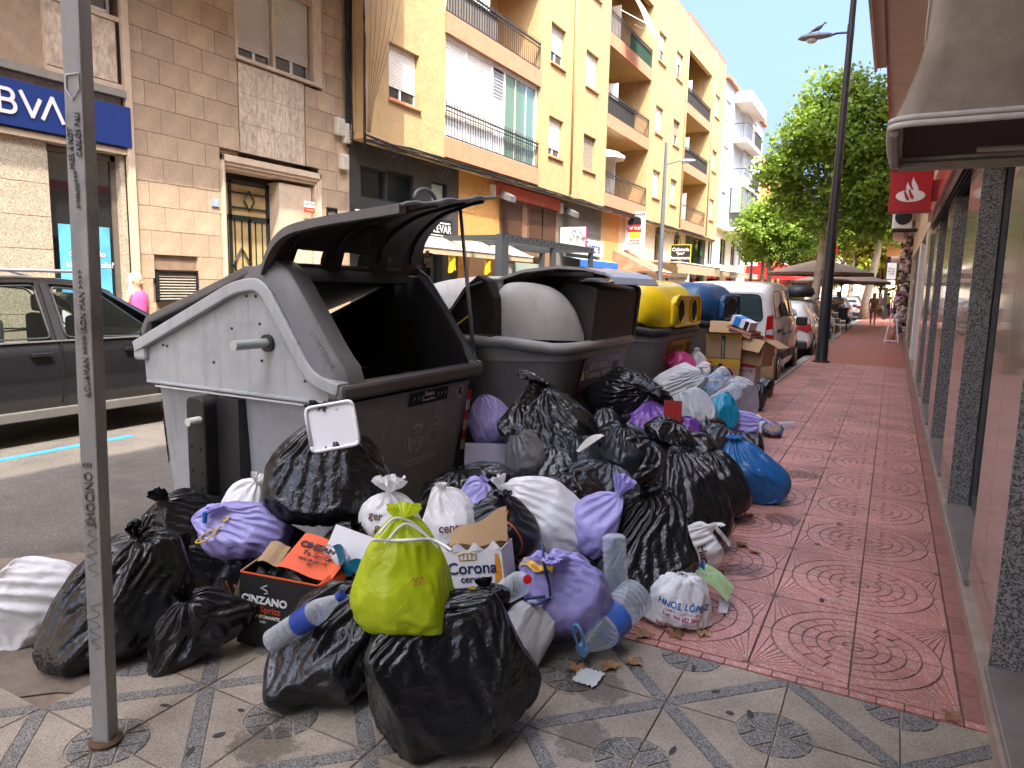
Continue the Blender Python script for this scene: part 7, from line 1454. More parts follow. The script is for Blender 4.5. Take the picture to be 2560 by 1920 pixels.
FM = {'black': film('black_film', (.009, .009, .010), .23, bump=.30), 'darkblue': film('slate_film', (.016, .019, .024), .30, bump=.26), 'white': film('white_film', (.82, .81, .80), .38, .22, ((.66, .6, .52), (.6, .66, .68)), bump=.3),
      'lilac': film('lilac_film', (.42, .38, .74), .33, .22, ((.34, .30, .6), (.52, .48, .8)), bump=.3), 'lime': film('lime_film', (.60, .72, .025), .30, .38, ((.72, .68, .03), (.36, .5, .04), (.78, .74, .15)), bump=.28), 'blue': film('blue_film', (.012, .12, .33), .3, .1, ((.01, .16, .4), (.02, .08, .22)), bump=.35),
      'cyan': film('cyan_film', (.005, .26, .42), .32, .15, bump=.3), 'violet': film('violet_film', (.15, .05, .30), .24, .1, bump=.35), 'pink': film('pink_film', (.62, .06, .26), .3, .25, bump=.3), 'smoke': film('smoke_film', (.16, .16, .165), .25, .1, ((.1, .1, .1), (.3, .3, .32)), .12), 'sheer': film('sheer_film', (.66, .67, .68), .3, .25, ((.45, .55, .6), (.7, .62, .5), (.35, .5, .7)), .10), 'clear': film('clear_film', (.55, .56, .6), .18, .2, ((.6, .6, .65), (.55, .12, .08), (.35, .28, .55)), .15)}
strm = {'yellow': mat('yellow_tie', (.65, .48, .02), .4), 'orange': mat('orange_tie', (.62, .12, .05), .4), 'navy': mat('navy_tie', (.02, .05, .16), .4), 'pinkr': mat('pink_tie', (.6, .03, .10), .4), 'whitet': white, 'redr': mat('red_ribbon', (.45, .01, .03), .4)}
def bag(label, loc, rz, W, D, H, m, seed, ties=(), texts=(), name='rubbish_bag', group=None, res=1.0, **kw):
    big = max(W, D, H); nu = int(min(112, max(44, 150*big))*res); nv = int(min(72, max(30, 100*big))*res)
    kw.pop('tr', None)
    if texts or ties: kw.setdefault('tilt', (0, 0)); kw.setdefault('corners', 2)
    x, idx = bag_mesh(seed, W=W, D=D, H=H, nu=nu, nv=nv, **kw)
    nv, nu = idx.shape
    a = idx[:-1].reshape(nv-1, nu); b_ = idx[1:]; r = np.roll
    q = np.stack([a, r(a, -1, 1), r(b_, -1, 1), b_], -1).reshape(-1, 4)
    me = bpy.data.meshes.new(name); n = len(q); me.vertices.add(len(x)); me.vertices.foreach_set('co', x.ravel()); me.loops.add(n*4); me.loops.foreach_set('vertex_index', q.ravel()); me.polygons.add(n); me.polygons.foreach_set('loop_start', np.arange(n)*4); me.polygons.foreach_set('loop_total', np.full(n, 4)); me.polygons.foreach_set('use_smooth', [True]*n); me.update(); me.validate(); me.materials.append(FM[m])
    o = link(name, me, None, loc); o.rotation_euler = (0, 0, rz); o['label'] = label; o['category'] = 'rubbish bag'
    if group: o['group'] = group
    if big > .22: s_ = o.modifiers.new('sub', 'SUBSURF'); s_.levels = s_.render_levels = 1
    bvh = None
    if ties or texts: bvh = BVHTree.FromPolygons([tuple(v) for v in x], [tuple(int(k) for k in f) for f in q])
    kx, ky = kw.get('knot', (0, 0)); c = Vector((0, 0, H*.5))
    for col, sets in ties:
        for pl, rad in sets:          # polylines hugging the film: (x, z) seen from the front, the last value pushes off the surface
            pts = []
            for (px, pz, off) in pl:
                h = bvh.ray_cast(Vector((px, -2, pz)), Vector((0, 1, 0)))[0]
                pts.append(Vector((px, (h.y if h else -D*.3)-off, pz)))
            mb = MB(); sm = []
            for i in range(len(pts)-1):
                for k in range(5): sm.append(Vector(cr3(pts, i, k/5)))
            sm.append(pts[-1]); mb.tube(sm, rad, 5); part('drawstring', mb, strm[col], o, smooth=True)
    for s_, size, col, (tx, tz), ang, bold in texts:
        cu = bpy.data.curves.new('t', 'FONT'); cu.body = s_; cu.size = size; cu.offset = bold*size; cu.align_x = 'CENTER'; cu.align_y = 'CENTER'; cu.resolution_u = 2
        t = bpy.data.objects.new('t', cu); C.objects.link(t); tm = bpy.data.meshes.new_from_object(t.evaluated_get(bpy.context.evaluated_depsgraph_get())); bpy.data.objects.remove(t)
        import bmesh as _b
        bm = _b.new(); bm.from_mesh(tm); _b.ops.subdivide_edges(bm, edges=[e for e in bm.edges if e.calc_length() > .012], cuts=2, use_grid_fill=False); _b.ops.triangulate(bm, faces=bm.faces); bm.to_mesh(tm); bm.free()
        ca, sa = math.cos(ang), math.sin(ang)
        for v in tm.vertices:
            px, pz = tx+v.co.x*ca-v.co.y*sa, tz+v.co.x*sa+v.co.y*ca
            h = bvh.ray_cast(Vector((px, -2, pz)), Vector((0, 1, 0)))[0]; v.co = Vector((px, (h.y if h else 0)-.0055, pz))
        tm.materials.clear(); tm.materials.append(col); link('lettering', tm, o)
    return o
brn = mat('brown_print', (.10, .045, .03), .5); blp = mat('blue_bag_print', (.01, .13, .33), .5); redp = mat('red_bag_print', (.4, .02, .06), .5); blk = black
EXTRA = {4: dict(ties=[('yellow', [([(-.15, .17, .0), (-.20, .16, .01), (-.26, .11, .0), (-.21, .13, .03), (-.14, .18, .0)], .004), ([(-.14, .2, .0), (-.1, .22, .01), (-.13, .2, .02)], .004)])]),
 6: dict(ties=[('orange', [([(-.2, .18, .01), (-.17, .1, .02), (-.13, .03, .02), (-.2, .06, .02), (-.22, .14, .01), (-.24, .2, .01)], .004)])]),
 12: dict(ties=[('whitet', [([(-.10, .36, .01), (-.04, .35, .02), (.03, .355, .02), (.10, .34, .03), (.16, .32, .03)], .006), ([(-.08, .38, .02), (-.03, .42, .02), (.03, .40, .02), (.1, .33, .02)], .0045), ([(-.06, .34, .02), (.0, .40, .03), (.06, .37, .03), (.12, .31, .03)], .0045)])], texts=[('YA', .035, mat('orange_bag_print', (.6, .25, .05), .5), (.05, .22), 0, .02)]),
 13: dict(texts=[('ger', .05, brn, (-.07, .15), -.1, .02), ('gestión', .052, brn, (.0, .085), -.22, .02), ('dent', .055, brn, (.03, .02), -.15, .02)]),
 14: dict(texts=[('centro', .055, brn, (.02, .17), .05, .02), ('mercat', .05, brn, (.07, .07), .12, .02), ('HP HR GROUP', .016, brn, (.08, .045), .12, .01), ('mercat.com', .028, brn, (.05, .015), .1, .02)]),
 16: dict(ties=[('orange', [([(.0, .24, .02), (.06, .21, .03), (.10, .12, .03), (.06, .02, .02), (.05, .10, .02), (.02, .2, .03)], .004), ([(-.07, .2, .02), (0, .22, .03), (.03, .28, .03)], .004), ([(-.03, .17, .02), (.03, .23, .03)], .004)])]),
 20: dict(ties=[('navy', [([(-.06, .20, .02), (-.07, .27, .03), (-.09, .36, .03), (-.10, .41, .02), (-.09, .35, .05), (-.065, .25, .03)], .006), ([(-.06, .19, .02), (-.12, .17, .03), (-.17, .15, .03), (-.15, .19, .03), (-.08, .20, .03)], .007)])]),
 22: dict(ties=[('yellow', [([(-.10, .07, .03), (0, .10, .05), (.10, .12, .03)], .007), ([(-.02, .14, .04), (0, .09, .06), (.03, .03, .03)], .007), ([(-.12, .04, .03), (0, .08, .06), (.11, .09, .02)], .006)])]),
 25: dict(texts=[('best\nchoice', .05, brn, (-.04, .14), -1.5, .02), ('Hugo.', .06, brn, (.07, .12), -1.25, .03)]),
 26: dict(texts=[('HNOS. LÓPEZ', .038, blp, (.015, .125), -.2, .03), ('ABRIMOS TODOS LOS DÍAS', .014, redp, (.01, .098), -.2, .01), ('Telf.: 965 832 780', .023, redp, (.0, .078), -.2, .02), ('C/ LA MAR Nº 5 LOCAL 3 - CALPE (ALICANTE)', .0095, blp, (-.005, .058), -.2, 0), ('965 832 780', .024, redp, (-.05, .028), -.22, .02)]),
 35: dict(ties=[('pinkr', [([(.0, .16, .02), (.02, .10, .02), (.05, .05, .02)], .006), ([(.02, .16, .02), (.04, .09, .02), (.03, .06, .02)], .005)])]),
 39: {}, 43: dict(ties=[('yellow', [([(-.05, .18, .02), (.05, .2, .03), (.12, .15, .03)], .006), ([(0, .19, .02), (.14, .21, .03)], .005)])]),
 51: dict(ties=[('redr', [([(0, .15, .02), (.08, .08, .03), (.14, .0, .04)], .007)])]), 52: dict(ties=[('orange', [([(0, .15, .02), (.1, .15, .03), (.2, .13, .03)], .008)])])}
BT = [
 ('white bag lying on the road edge at the far left of the heap', [-3.217, 1.68, -0.009], 1.09, 0.39, 0.215, 0.388, 'white', {'pear': 0.2, 'toes': [(-0.3, 0.0, 0.05, 0.16, 0.8)], 'tail': 0.05, 'bend': (-0.9, 0.2), 'knot': (-0.25, 0.1), 'exc': 1.2, 'tr': 1}),
 ('big taut black bag on the ground just right of the steel pole', [-2.84, 1.8, 0.005], 1.01, 0.582, 0.408, 0.412, 'black', {'pear': 0.35, 'tail': 0.1, 'knot': (0.12, 0.05), 'bend': (0.4, 0), 'toes': [(-0.36, -0.12, 0.05, 0.2, 0.6)]}),
 ('black bag with a twisted ear standing left below the grey container', [-3.905, 2.92, -0.125], 0.93, 0.477, 0.358, 0.374, 'black', {'pear': 0.25, 'tail': 0.09, 'knot': (-0.09, 0), 'bend': (-0.35, 0)}),
 ('small white shopping bag with tied handles wedged left of the upright tray bag', [-3.258, 2.84, 0.197], 0.85, 0.261, 0.209, 0.227, 'white', {'pear': 0.5, 'tail': 0.04, 'flare': 0.9}),
 ('lilac box-shaped bag with a yellow drawstring and a blue pen', [-2.831, 2.5, 0.199], 0.85, 0.419, 0.251, 0.257, 'lilac', {'pear': 0.1, 'tail': 0.05, 'e': 0.42, 'knot': (-0.14, -0.05), 'bend': (-1, 0), 'lump': 0.7}),
 ('crumpled black bag with its knot beside the lilac drawstring bag', [-3.123, 2.44, -0.118], 0.91, 0.284, 0.227, 0.327, 'black', {'pear': 0.4, 'tail': 0.07, 'knot': (-0.04, 0), 'exc': 1.2, 'lump': 1.4}),
 ('long dark bag lying under the lilac box-shaped bag', [-2.816, 2.64, -0.122], 0.82, 0.527, 0.29, 0.467, 'darkblue', {'pear': 0.12, 'tail': 0.05, 'knot': (-0.2, -0.1), 'bend': (-0.8, -0.3), 'exc': 1.2}),
 ('flat empty-looking black bag spread on the grey tiles left of the black carton', [-2.483, 1.9, -0.002], 0.92, 0.413, 0.248, 0.245, 'black', {'pear': 0.5, 'tail': 0.05, 'toes': [(-0.24, -0.12, 0.02, 0.16, 0.9)], 'lump': 1.5, 'exc': 1.2}),
 ('tall black bag holding a white polystyrene tray against the grey container', [-2.603, 2.84, 0.334], 0.74, 0.686, 0.515, 0.498, 'black', {'pear': 0.5, 'tail': 0.09, 'flare': 1.3, 'exc': 1.1, 'fold': 0.55, 'planes': 8, 'tilt': (0, 0)}),
 ('dark bag half hidden behind the black carton and the lime bag', [-2.31, 2.62, 0.154], 0.72, 0.254, 0.203, 0.248, 'black', {'pear': 0.3, 'tail': 0.03, 'lump': 1.4}),
 ('crumpled black bag under the clear bottle on the grey tiles', [-1.833, 1.98, 0.002], 0.75, 0.397, 0.298, 0.409, 'black', {'pear': 0.2, 'tail': 0.04, 'toes': [(-0.28, -0.2, 0.02, 0.14, 0.85)], 'lump': 1.7, 'exc': 1.22, 'knot': (0.1, 0)}),
 ('largest black bag at the very front, stretched over a square box', [-1.299, 1.98, -0.004], 0.58, 0.551, 0.341, 0.453, 'black', {'planes': 8, 'pear': 0.08, 'tail': 0.02, 'e': 0.4, 'corners': 1, 'toes': [(-0.4, -0.34, 0.0, 0.24, 0.9), (0.36, -0.26, 0.04, 0.22, 0.6), (-0.24, -0.26, 0.42, 0.2, 0.8), (0.3, -0.1, 0.5, 0.2, 0.8)], 'lump': 0.8, 'exc': 1.14, 'fold': 0.5}),
 ('bright lime green drawstring bag standing on the front black bag', [-1.414, 1.9, 0.404], 0.64, 0.331, 0.248, 0.381, 'lime', {'planes': 3, 'pear': 0.5, 'tail': 0.035, 'flare': 1.3, 'toes': [(0.27, -0.17, 0.0, 0.16, 0.9)], 'exc': 1.12, 'lump': 1.2}),
 ('white printed bag with tied ears left behind the lime bag', [-2.153, 2.78, 0.317], 0.66, 0.292, 0.234, 0.221, 'white', {'planes': 2, 'pear': 0.45, 'tail': 0.07, 'flare': 1.2}),
 ('round white printed bag right behind the lime bag', [-1.818, 2.82, 0.297], 0.57, 0.305, 0.259, 0.31, 'white', {'pear': 0.35, 'tail': 0.02, 'knot': (-0.05, 0)}),
 ('small lilac bag peeping out behind the round white printed bag', [-1.985, 3.34, 0.349], 0.54, 0.222, 0.18, 0.148, 'lilac', {'pear': 0.3, 'tail': 0.02}),
 ('dark bag gathered with orange-red drawstrings above the beer carton', [-1.608, 2.96, 0.268], 0.5, 0.326, 0.261, 0.318, 'darkblue', {'pear': 0.2, 'tail': 0.025, 'knot': (0.0, -0.12), 'flare': 1.3, 'fold': 1.4}),
 ('long white bag with a scrunched knot leaning behind the lilac round bag', [-1.497, 3.2, 0.183], 0.44, 0.465, 0.279, 0.43, 'white', {'pear': 0.2, 'tail': 0.05, 'knot': (-0.15, 0), 'toes': [(0.24, -0.1, 0.02, 0.13, 0.75)], 'exc': 1.15}),
 ('grubby white bag below the clear bottle with the red cap', [-1.274, 2.6, 0.005], 0.46, 0.22, 0.18, 0.253, 'white', {'pear': 0.35, 'tail': 0.02, 'toes': [(0.1, -0.1, 0.0, 0.08, 0.6)]}),
 ('small crumpled black bag tucked between the beer carton and the front bag', [-1.257, 2.22, 0.394], 0.52, 0.149, 0.18, 0.066, 'black', {'pear': 0.3, 'tail': 0.03, 'lump': 1.6, 'exc': 1.25}),
 ('round lilac bag gathered around a hole with a navy drawstring', [-1.184, 2.78, 0.099], 0.4, 0.33, 0.297, 0.36, 'lilac', {'planes': 1, 'pear': 0.0, 'tail': 0.02, 'knot': (-0.06, -0.2), 'bend': (0, -1), 'fold': 1.5, 'flare': 1.0}),
 ('lilac bag with tied rabbit ears beside the yellow-tied black neck', [-1.243, 3.28, 0.246], 0.36, 0.282, 0.212, 0.325, 'lilac', {'pear': 0.35, 'tail': 0.1, 'knot': (0.05, 0), 'flare': 0.5}),
 ('charcoal bag with a tightly gathered neck and yellow tie', [-1.561, 3.58, 0.33], 0.41, 0.254, 0.229, 0.164, 'black', {'pear': 0.2, 'tail': 0.02, 'knot': (0, -0.08), 'fold': 1.7}),
 ('smooth dark grey bag behind the lilac bag with rabbit ears', [-1.537, 4.14, 0.12], 0.36, 0.603, 0.422, 0.33, 'darkblue', {'pear': 0.5, 'tail': 0.02, 'lump': 0.6}),
 ('wide black bag with a flopped knot left of the white printed shopping bag', [-1.064, 3.4, -0.004], 0.3, 0.519, 0.389, 0.461, 'black', {'pear': 0.25, 'tail': 0.08, 'knot': (0.18, -0.1), 'bend': (0.7, -0.3), 'toes': [(-0.02, -0.25, 0.0, 0.12, 0.5)]}),
 ('white shopping bag with brown lettering on its side at the edge of the heap', [-0.903, 3.96, -0.003], 0.22, 0.293, 0.205, 0.285, 'white', {'pear': 0.15, 'tail': 0.03, 'knot': (0.12, -0.05), 'bend': (1, 0)}),
 ('white and red butcher shop bag sitting alone on the red tiles', [-0.788, 3.28, 0.004], 0.24, 0.336, 0.252, 0.218, 'white', {'pear': 0.25, 'tail': 0.012, 'e': 0.5}),
 ('tall crinkled black bag with a pointed corner lying toward the pavement', [-1.048, 4.36, 0.002], 0.24, 0.511, 0.383, 0.587, 'black', {'pear': 0.45, 'tail': 0.04, 'toes': [(0.38, -0.32, 0.01, 0.13, 0.9)], 'exc': 1.22}),
 ('glossy black bag leaning between the crinkled bag and the blue bag', [-0.963, 5.0, 0.017], 0.19, 0.375, 0.3, 0.432, 'black', {'pear': 0.4, 'tail': 0.02, 'lump': 1.4}),
 ('large blue bag slumped on the red tiles at the edge of the heap', [-0.832, 5.58, -0.0], 0.15, 0.48, 0.384, 0.429, 'blue', {'pear': 0.5, 'tail': 0.05, 'knot': (-0.14, 0.05), 'bend': (-0.5, 0), 'flare': 1.2, 'toes': [(0.16, -0.12, 0.05, 0.12, 0.4)]}),
 ('dark shiny bag at the top of the middle of the heap', [-1.606, 4.76, 0.199], 0.33, 0.364, 0.291, 0.418, 'darkblue', {'pear': 0.5, 'tail': 0.06, 'flare': 0.6}),
 ('smaller dark bag resting left of the dark shiny bag', [-1.821, 4.56, 0.277], 0.38, 0.27, 0.216, 0.263, 'darkblue', {'pear': 0.3, 'tail': 0.01}),
 ('big black bag with a large twisted knot leaning on the second container', [-2.196, 4.72, 0.278], 0.44, 0.645, 0.516, 0.5, 'black', {'pear': -0.1, 'tail': 0.17, 'knot': (-0.12, 0), 'bend': (-1.1, 0.0), 'flare': 0.5}),
 ('domed black bag piled against the second container behind the purple bag', [-1.952, 5.9, 0.369], 0.32, 0.756, 0.605, 0.473, 'black', {'pear': 0.35, 'tail': 0.05, 'knot': (0.1, -0.15), 'bend': (0.8, -0.5), 'fold': 1.4}),
 ('small black bag squeezed below the domed black bag', [-2.024, 5.54, 0.299], 0.35, 0.259, 0.208, 0.281, 'darkblue', {'pear': 0.3, 'tail': 0.03}),
 ('violet bag with a pink drawstring in the middle of the heap', [-1.729, 5.76, 0.379], 0.29, 0.535, 0.428, 0.275, 'violet', {'pear': 0.75, 'tail': 0.015, 'exc': 1.12, 'toes': [(-0.14, 0, 0.1, 0.1, 0.5)]}),
 ('lilac bag pressed against the corner of the open container', [-2.759, 4.88, 0.33], 0.51, 0.33, 0.264, 0.38, 'lilac', {'pear': 0.4, 'tail': 0.01}),
 ('translucent grey bag below the knotted black bag', [-2.216, 4.48, 0.203], 0.46, 0.307, 0.245, 0.338, 'smoke', {'pear': 0.2, 'tail': 0.01}),
 ('bright pink bag lying below the yellow-hooded container', [-2.341, 8.54, 0.549], 0.27, 0.594, 0.416, 0.247, 'pink', {'pear': 0.3, 'tail': 0.02, 'toes': [(-0.34, 0, 0.04, 0.16, 0.8)]}),
 ('sheer white bag with a big knot below the pink bag', [-1.99, 7.64, 0.45], 0.25, 0.545, 0.436, 0.274, 'sheer', {'pear': 0.3, 'tail': 0.09, 'knot': (0.22, -0.05), 'bend': (1, 0.3)}),
 ('pale grey pointed bag beside the cardboard boxes', [-2.184, 9.24, 0.55], 0.23, 0.27, 0.243, 0.252, 'white', {'pear': 0.7, 'tail': 0.04, 'flare': 0.5}),
 ('sheer white bag full of clear packaging in the middle of the heap', [-1.563, 6.54, 0.279], 0.23, 0.387, 0.329, 0.367, 'sheer', {'pear': 0.1, 'tail': 0.01}),
 ('bright blue bag below the plastic bottle bag', [-1.425, 7.24, 0.218], 0.19, 0.289, 0.231, 0.333, 'cyan', {'pear': 0.35, 'tail': 0.02, 'toes': [(-0.12, 0.1, 0.3, 0.1, 0.4)]}),
 ('deep blue bag with a yellow tie among the bottles', [-1.761, 8.2, 0.399], 0.21, 0.382, 0.306, 0.227, 'blue', {'pear': 0.2, 'tail': 0.02}),
 ('clear bag stuffed with ribbed plastic bottles and red scraps', [-1.452, 7.96, 0.2], 0.18, 0.467, 0.28, 0.46, 'clear', {'pear': 0.2, 'tail': 0.01, 'toes': [(0.14, -0.1, 0.02, 0.12, 0.5)]}),
 ('greyish lilac bag with a knotted end near the loose white scraps', [-1.282, 7.48, 0.1], 0.17, 0.401, 0.301, 0.251, 'lilac', {'pear': 0.25, 'tail': 0.06, 'knot': (0.16, -0.05), 'bend': (1.2, -0.4)}),
 ('black bag nearest the kerb beside the white van', [-1.662, 11.28, -0.001], 0.15, 0.29, 0.261, 0.333, 'black', {'pear': 0.1, 'tail': 0.02}),
 ('narrow dark bag before the cardboard boxes at the kerb', [-1.559, 9.9, 0.002], 0.16, 0.312, 0.281, 0.359, 'darkblue', {'pear': 0.45, 'tail': 0.01}),
 ('flat dark bag above the glossy black bag', [-1.184, 5.96, 0.25], 0.2, 0.379, 0.303, 0.187, 'darkblue', {'pear': 0.4, 'tail': 0.01}),
 ('dark see-through bag with silvery stripes by the big blue bag', [-1.069, 6.42, 0.15], 0.17, 0.369, 0.259, 0.19, 'darkblue', {'pear': 0.2, 'tail': 0.01}),
 ('black bag with a pinkish clear wrapper below the violet bag', [-1.391, 5.16, 0.402], 0.26, 0.388, 0.31, 0.176, 'black', {'pear': 0.35, 'tail': 0.01, 'lump': 1.4}),
 ('second violet bag with a long red ribbon', [-1.407, 5.78, 0.351], 0.24, 0.199, 0.18, 0.192, 'violet', {'pear': 0.2, 'tail': 0.01}),
 ('small black bag with an orange ribbon in front of the cardboard boxes', [-1.962, 9.62, 0.45], 0.2, 0.309, 0.278, 0.152, 'black', {'pear': 0.5, 'tail': 0.02}),
 ('grey patched tarpaulin bag under the taped cardboard box', [-2.266, 11.42, 0.351], 0.2, 0.511, 0.409, 0.231, 'smoke', {'pear': 0.2, 'tail': 0.01})]
for i, (lab, loc, rz, W, D, H, m, kw) in enumerate(BT):
    ex = EXTRA.get(i, {}); kw = dict(kw)
    bag(lab, loc, rz, W, D, H, m, 100+i, **ex, **kw)
# orange oval on the butcher bag is part of its print
for i, (x, y, z, w, d, h) in enumerate(((-1.85, 3.35, -.1, .7, .6, .42), (-2.25, 3.75, -.1, .7, .6, .5), (-1.65, 4.0, 0, .7, .6, .40), (-2.05, 4.6, -.1, .7, .6, .45), (-1.6, 4.9, 0, .7, .6, .42), (-1.35, 5.45, 0, .6, .6, .42), (-1.75, 5.9, -.1, .7, .6, .45), (-1.5, 6.6, 0, .6, .6, .40), (-1.75, 7.3, -.1, .6, .6, .5), (-1.95, 8.3, -.1, .6, .6, .5), (-2.0, 9.2, -.1, .6, .6, .5), (-2.35, 2.95, -.1, .6, .5, .36), (-1.55, 2.75, -.05, .5, .5, .30), (-1.3, 3.8, 0, .5, .5, .32), (-2.55, 2.45, -.1, .5, .4, .25), (-1.75, 2.35, -.02, .5, .4, .32))):
    bag('black bag buried low inside the heap, mostly hidden under other bags', (x, y, z), i*.7, w, d, h, 'black', 300+i, group='black bags buried in the heap', res=.7, pear=.1, tail=.02)

# ---------------- cartons, bottles and litter in and around the heap ----------------
cardb = mat('brown_cardboard', (.36, .235, .125), .85, var=.12, scale=4, bump=.15, bscale=90, stain=(.28, .17, .09)); cblk = mat('black_carton_print', (.014, .013, .014), .5, var=.2); corg = mat('orange_carton_print', (.75, .10, .02), .5, var=.06); lilc = mat('lilac_grey_card', (.36, .34, .42), .8, var=.05)
pet = bpy.data.materials.new('clear_bottle_plastic'); pet.use_nodes = True; _n = pet.node_tree; _b = _n.nodes['Principled BSDF']; _b.inputs['Base Color'].default_value = (.85, .9, .95, 1); _b.inputs['Roughness'].default_value = .08; _b.inputs['Specular IOR Level'].default_value = .9
_t = _n.nodes.new('ShaderNodeBsdfTransparent'); _t.inputs[0].default_value = (.86, .9, .93, 1); _l = _n.nodes.new('ShaderNodeLayerWeight'); _l.inputs[0].default_value = .35; _m = _n.nodes.new('ShaderNodeMixShader'); _a = _n.nodes.new('ShaderNodeMath'); _a.operation = 'MULTIPLY_ADD'; _a.inputs[1].default_value = .55; _a.inputs[2].default_value = .13
_n.links.new(_l.outputs['Facing'], _a.inputs[0]); _n.links.new(_a.outputs[0], _m.inputs[0]); _n.links.new(_t.outputs[0], _m.inputs[1]); _n.links.new(_b.outputs[0], _m.inputs[2]); _n.links.new(_m.outputs[0], _n.nodes['Material Output'].inputs[0])
def placed(name, label, cat, M, group=None):
    t = thing(name, label, cat, M.translation, 0, group); t.rotation_euler = M.to_euler(); return t
def openbox(t, w, d, h, m, inner, th=.004, flaps=()):
    part('front_panel', MB().box(-w/2, w/2, -d/2, -d/2+th, 0, h), m[0], t); part('back_panel', MB().box(-w/2, w/2, d/2-th, d/2, 0, h), m[1], t)
    part('side_panel', MB().box(-w/2, -w/2+th, -d/2+th, d/2-th, 0, h), m[2], t); part('side_panel', MB().box(w/2-th, w/2, -d/2+th, d/2-th, 0, h), m[3], t); part('bottom_panel', MB().box(-w/2+th, w/2-th, -d/2+th, d/2-th, 0, th), inner, t)
# black and orange sparkling wine carton
M = Matrix.Translation((-2.30, 2.22, .0)) @ Matrix.Rotation(R(18), 4, 'Z') @ Matrix.Rotation(R(5), 4, 'Y')
t = placed('wine_carton', 'open black and orange wine carton standing on the tiles beside the lime bag', 'carton', M)
openbox(t, .36, .24, .33, (cblk, cblk, cblk, corg), cardb)
part('edge_line', MB().box(-.18, .18, -.1215, -.1165, .327, .333), corg, t); part('torn_edge', MB().box(-.181, -.175, -.12, .1, .326, .334), cardb, t)
part('flap', MB().grid(lambda u, v: (-.05+.25*u+.03*v, -.02+.2*v-.02, .345+.09*v-.03*u+.006*math.sin(u*7)), 8, 6), corg, t, smooth=True)
part('flap', MB().grid(lambda u, v: (-.17+.1*u, .0+.12*v, .33+.05*v+.01*math.sin(u*5)), 4, 4), cardb, t); part('flap_side', MB().add([(.18, -.12, .33), (.19, .12, .34), (.235, .13, .315), (.225, -.06, .27)], [(0, 1, 2, 3)]), corg, t)
for s_, z, sz, m_, b_ in (('CINZANO', .215, .046, white, .035), ('To Spritz', .175, .042, mat('orange_red_print', (.6, .10, .03), .5), 0), ('VINO SPUMANTE', .142, .020, white, .01), ('DRY', .118, .016, white, .01)): text(s_, sz, m_, t, (-.06, -.123, z), (1, 0, 0), (0, 0, 1), W=False, bold=b_)
part('crest', MB().tube([(-.06+.02*math.sin(k*.9)*(1 if k % 2 else .6), -.1235, .250+.005*k) for k in range(9)], .003, 5), mat('silver_print', (.4, .4, .4), .4), t)
fl = bpy.data.objects
def fp(u, v): return Vector((-.05+.25*u+.03*v, -.04+.2*v, .349+.09*v-.03*u))
fx_ = (fp(1, .5)-fp(0, .5)).normalized(); fy_ = (fp(.5, 1)-fp(.5, 0)).normalized()
for s_, v, sz, m_, b_ in (('CINZANO', .66, .045, cblk, .035), ('To Spritz', .46, .036, cblk, 0), ('VINO SPUMANTE', .30, .018, cblk, .01), ('DRY', .2, .014, cblk, .01)): text(s_, sz, m_, t, fp(.5, v)+Vector((0, 0, .008)), fx_, fy_, W=False, bold=b_)
part('black_liner', MB().grid(lambda u, v: (-.15+.3*u, -.1+.2*v, .28+.03*math.sin(9*u+5*v)+.02*math.cos(13*v)), 12, 10), FM['black'], t, smooth=True)
# beer carton
M = Matrix.Translation((-1.50, 2.56, .27)) @ Matrix.Rotation(R(17), 4, 'Z') @ Matrix.Rotation(R(-9), 4, 'Y') @ Matrix.Rotation(R(-8), 4, 'X')
t = placed('beer_carton', 'torn white and navy beer carton half buried right of the lime bag', 'carton', M); cw = mat('white_carton_print', (.68, .67, .68), .5, var=.04); navy = mat('navy_carton_print', (.01, .02, .07), .5)
openbox(t, .30, .22, .20, (cw, cardb, cw, cw), cardb); part('lower_band', MB().add([(-.15, -.1115, .0), (.15, -.1115, .0), (.15, -.1115, .055), (-.15, -.1115, .04)], [(0, 1, 2, 3)]), navy, t)
text('Corona', .070, navy, t, (.015, -.1125, .125), (1, 0, 0), (0, 0, 1), W=False, bold=.015); text('cerveza', .042, navy, t, (.025, -.1125, .080), (1, 0, 0), (0, 0, 1), W=False, bold=.01)
gold = mat('gold_print', (.5, .33, .04), .4)
cw_ = MB(); 
for k in range(5): a_ = -.035+.0175*k; cw_.tube([(a_, -.113, .165), (a_*1.1, -.113, .185), (a_*.4, -.113, .192)], .003, 5)
cw_.tube([(-.036, -.113, .163), (.036, -.113, .163)], .003, 5); part('crown', cw_, gold, t); part('bottle_print', MB().add([(.11, -.113, .06), (.14, -.113, .07), (.143, -.113, .13), (.135, -.113, .18), (.122, -.113, .185), (.116, -.113, .13)], [(0, 1, 2, 3, 4, 5)]), mat('amber_print', (.6, .25, .02), .4), t)
text('DESDE', .018, white, t, (-.06, -.1125, .02), (1, 0, 0), (0, 0, 1), W=False); part('seal', MB().lathe([(.03, 0), (.03, .002)], 20).move(Matrix.Translation((.01, -.1125, .022)) @ Matrix.Rotation(R(90), 4, 'X')), gold, t); text('LA\nCERVEZA', .013, navy, t, (.01, -.117, .022), (1, 0, 0), (0, 0, 1), W=False)
part('raised_flap', MB().grid(lambda u, v: (-.12+.27*u, .02+.04*v, .20+.10*v*(.5+u)+.01*math.sin(u*9)), 8, 4), cardb, t, smooth=True); part('torn_paper', MB().grid(lambda u, v: (-.14+.29*u, -.11+.01*math.sin(u*17), .2+.018*v*(1+math.sin(u*23))), 20, 1), cw, t)
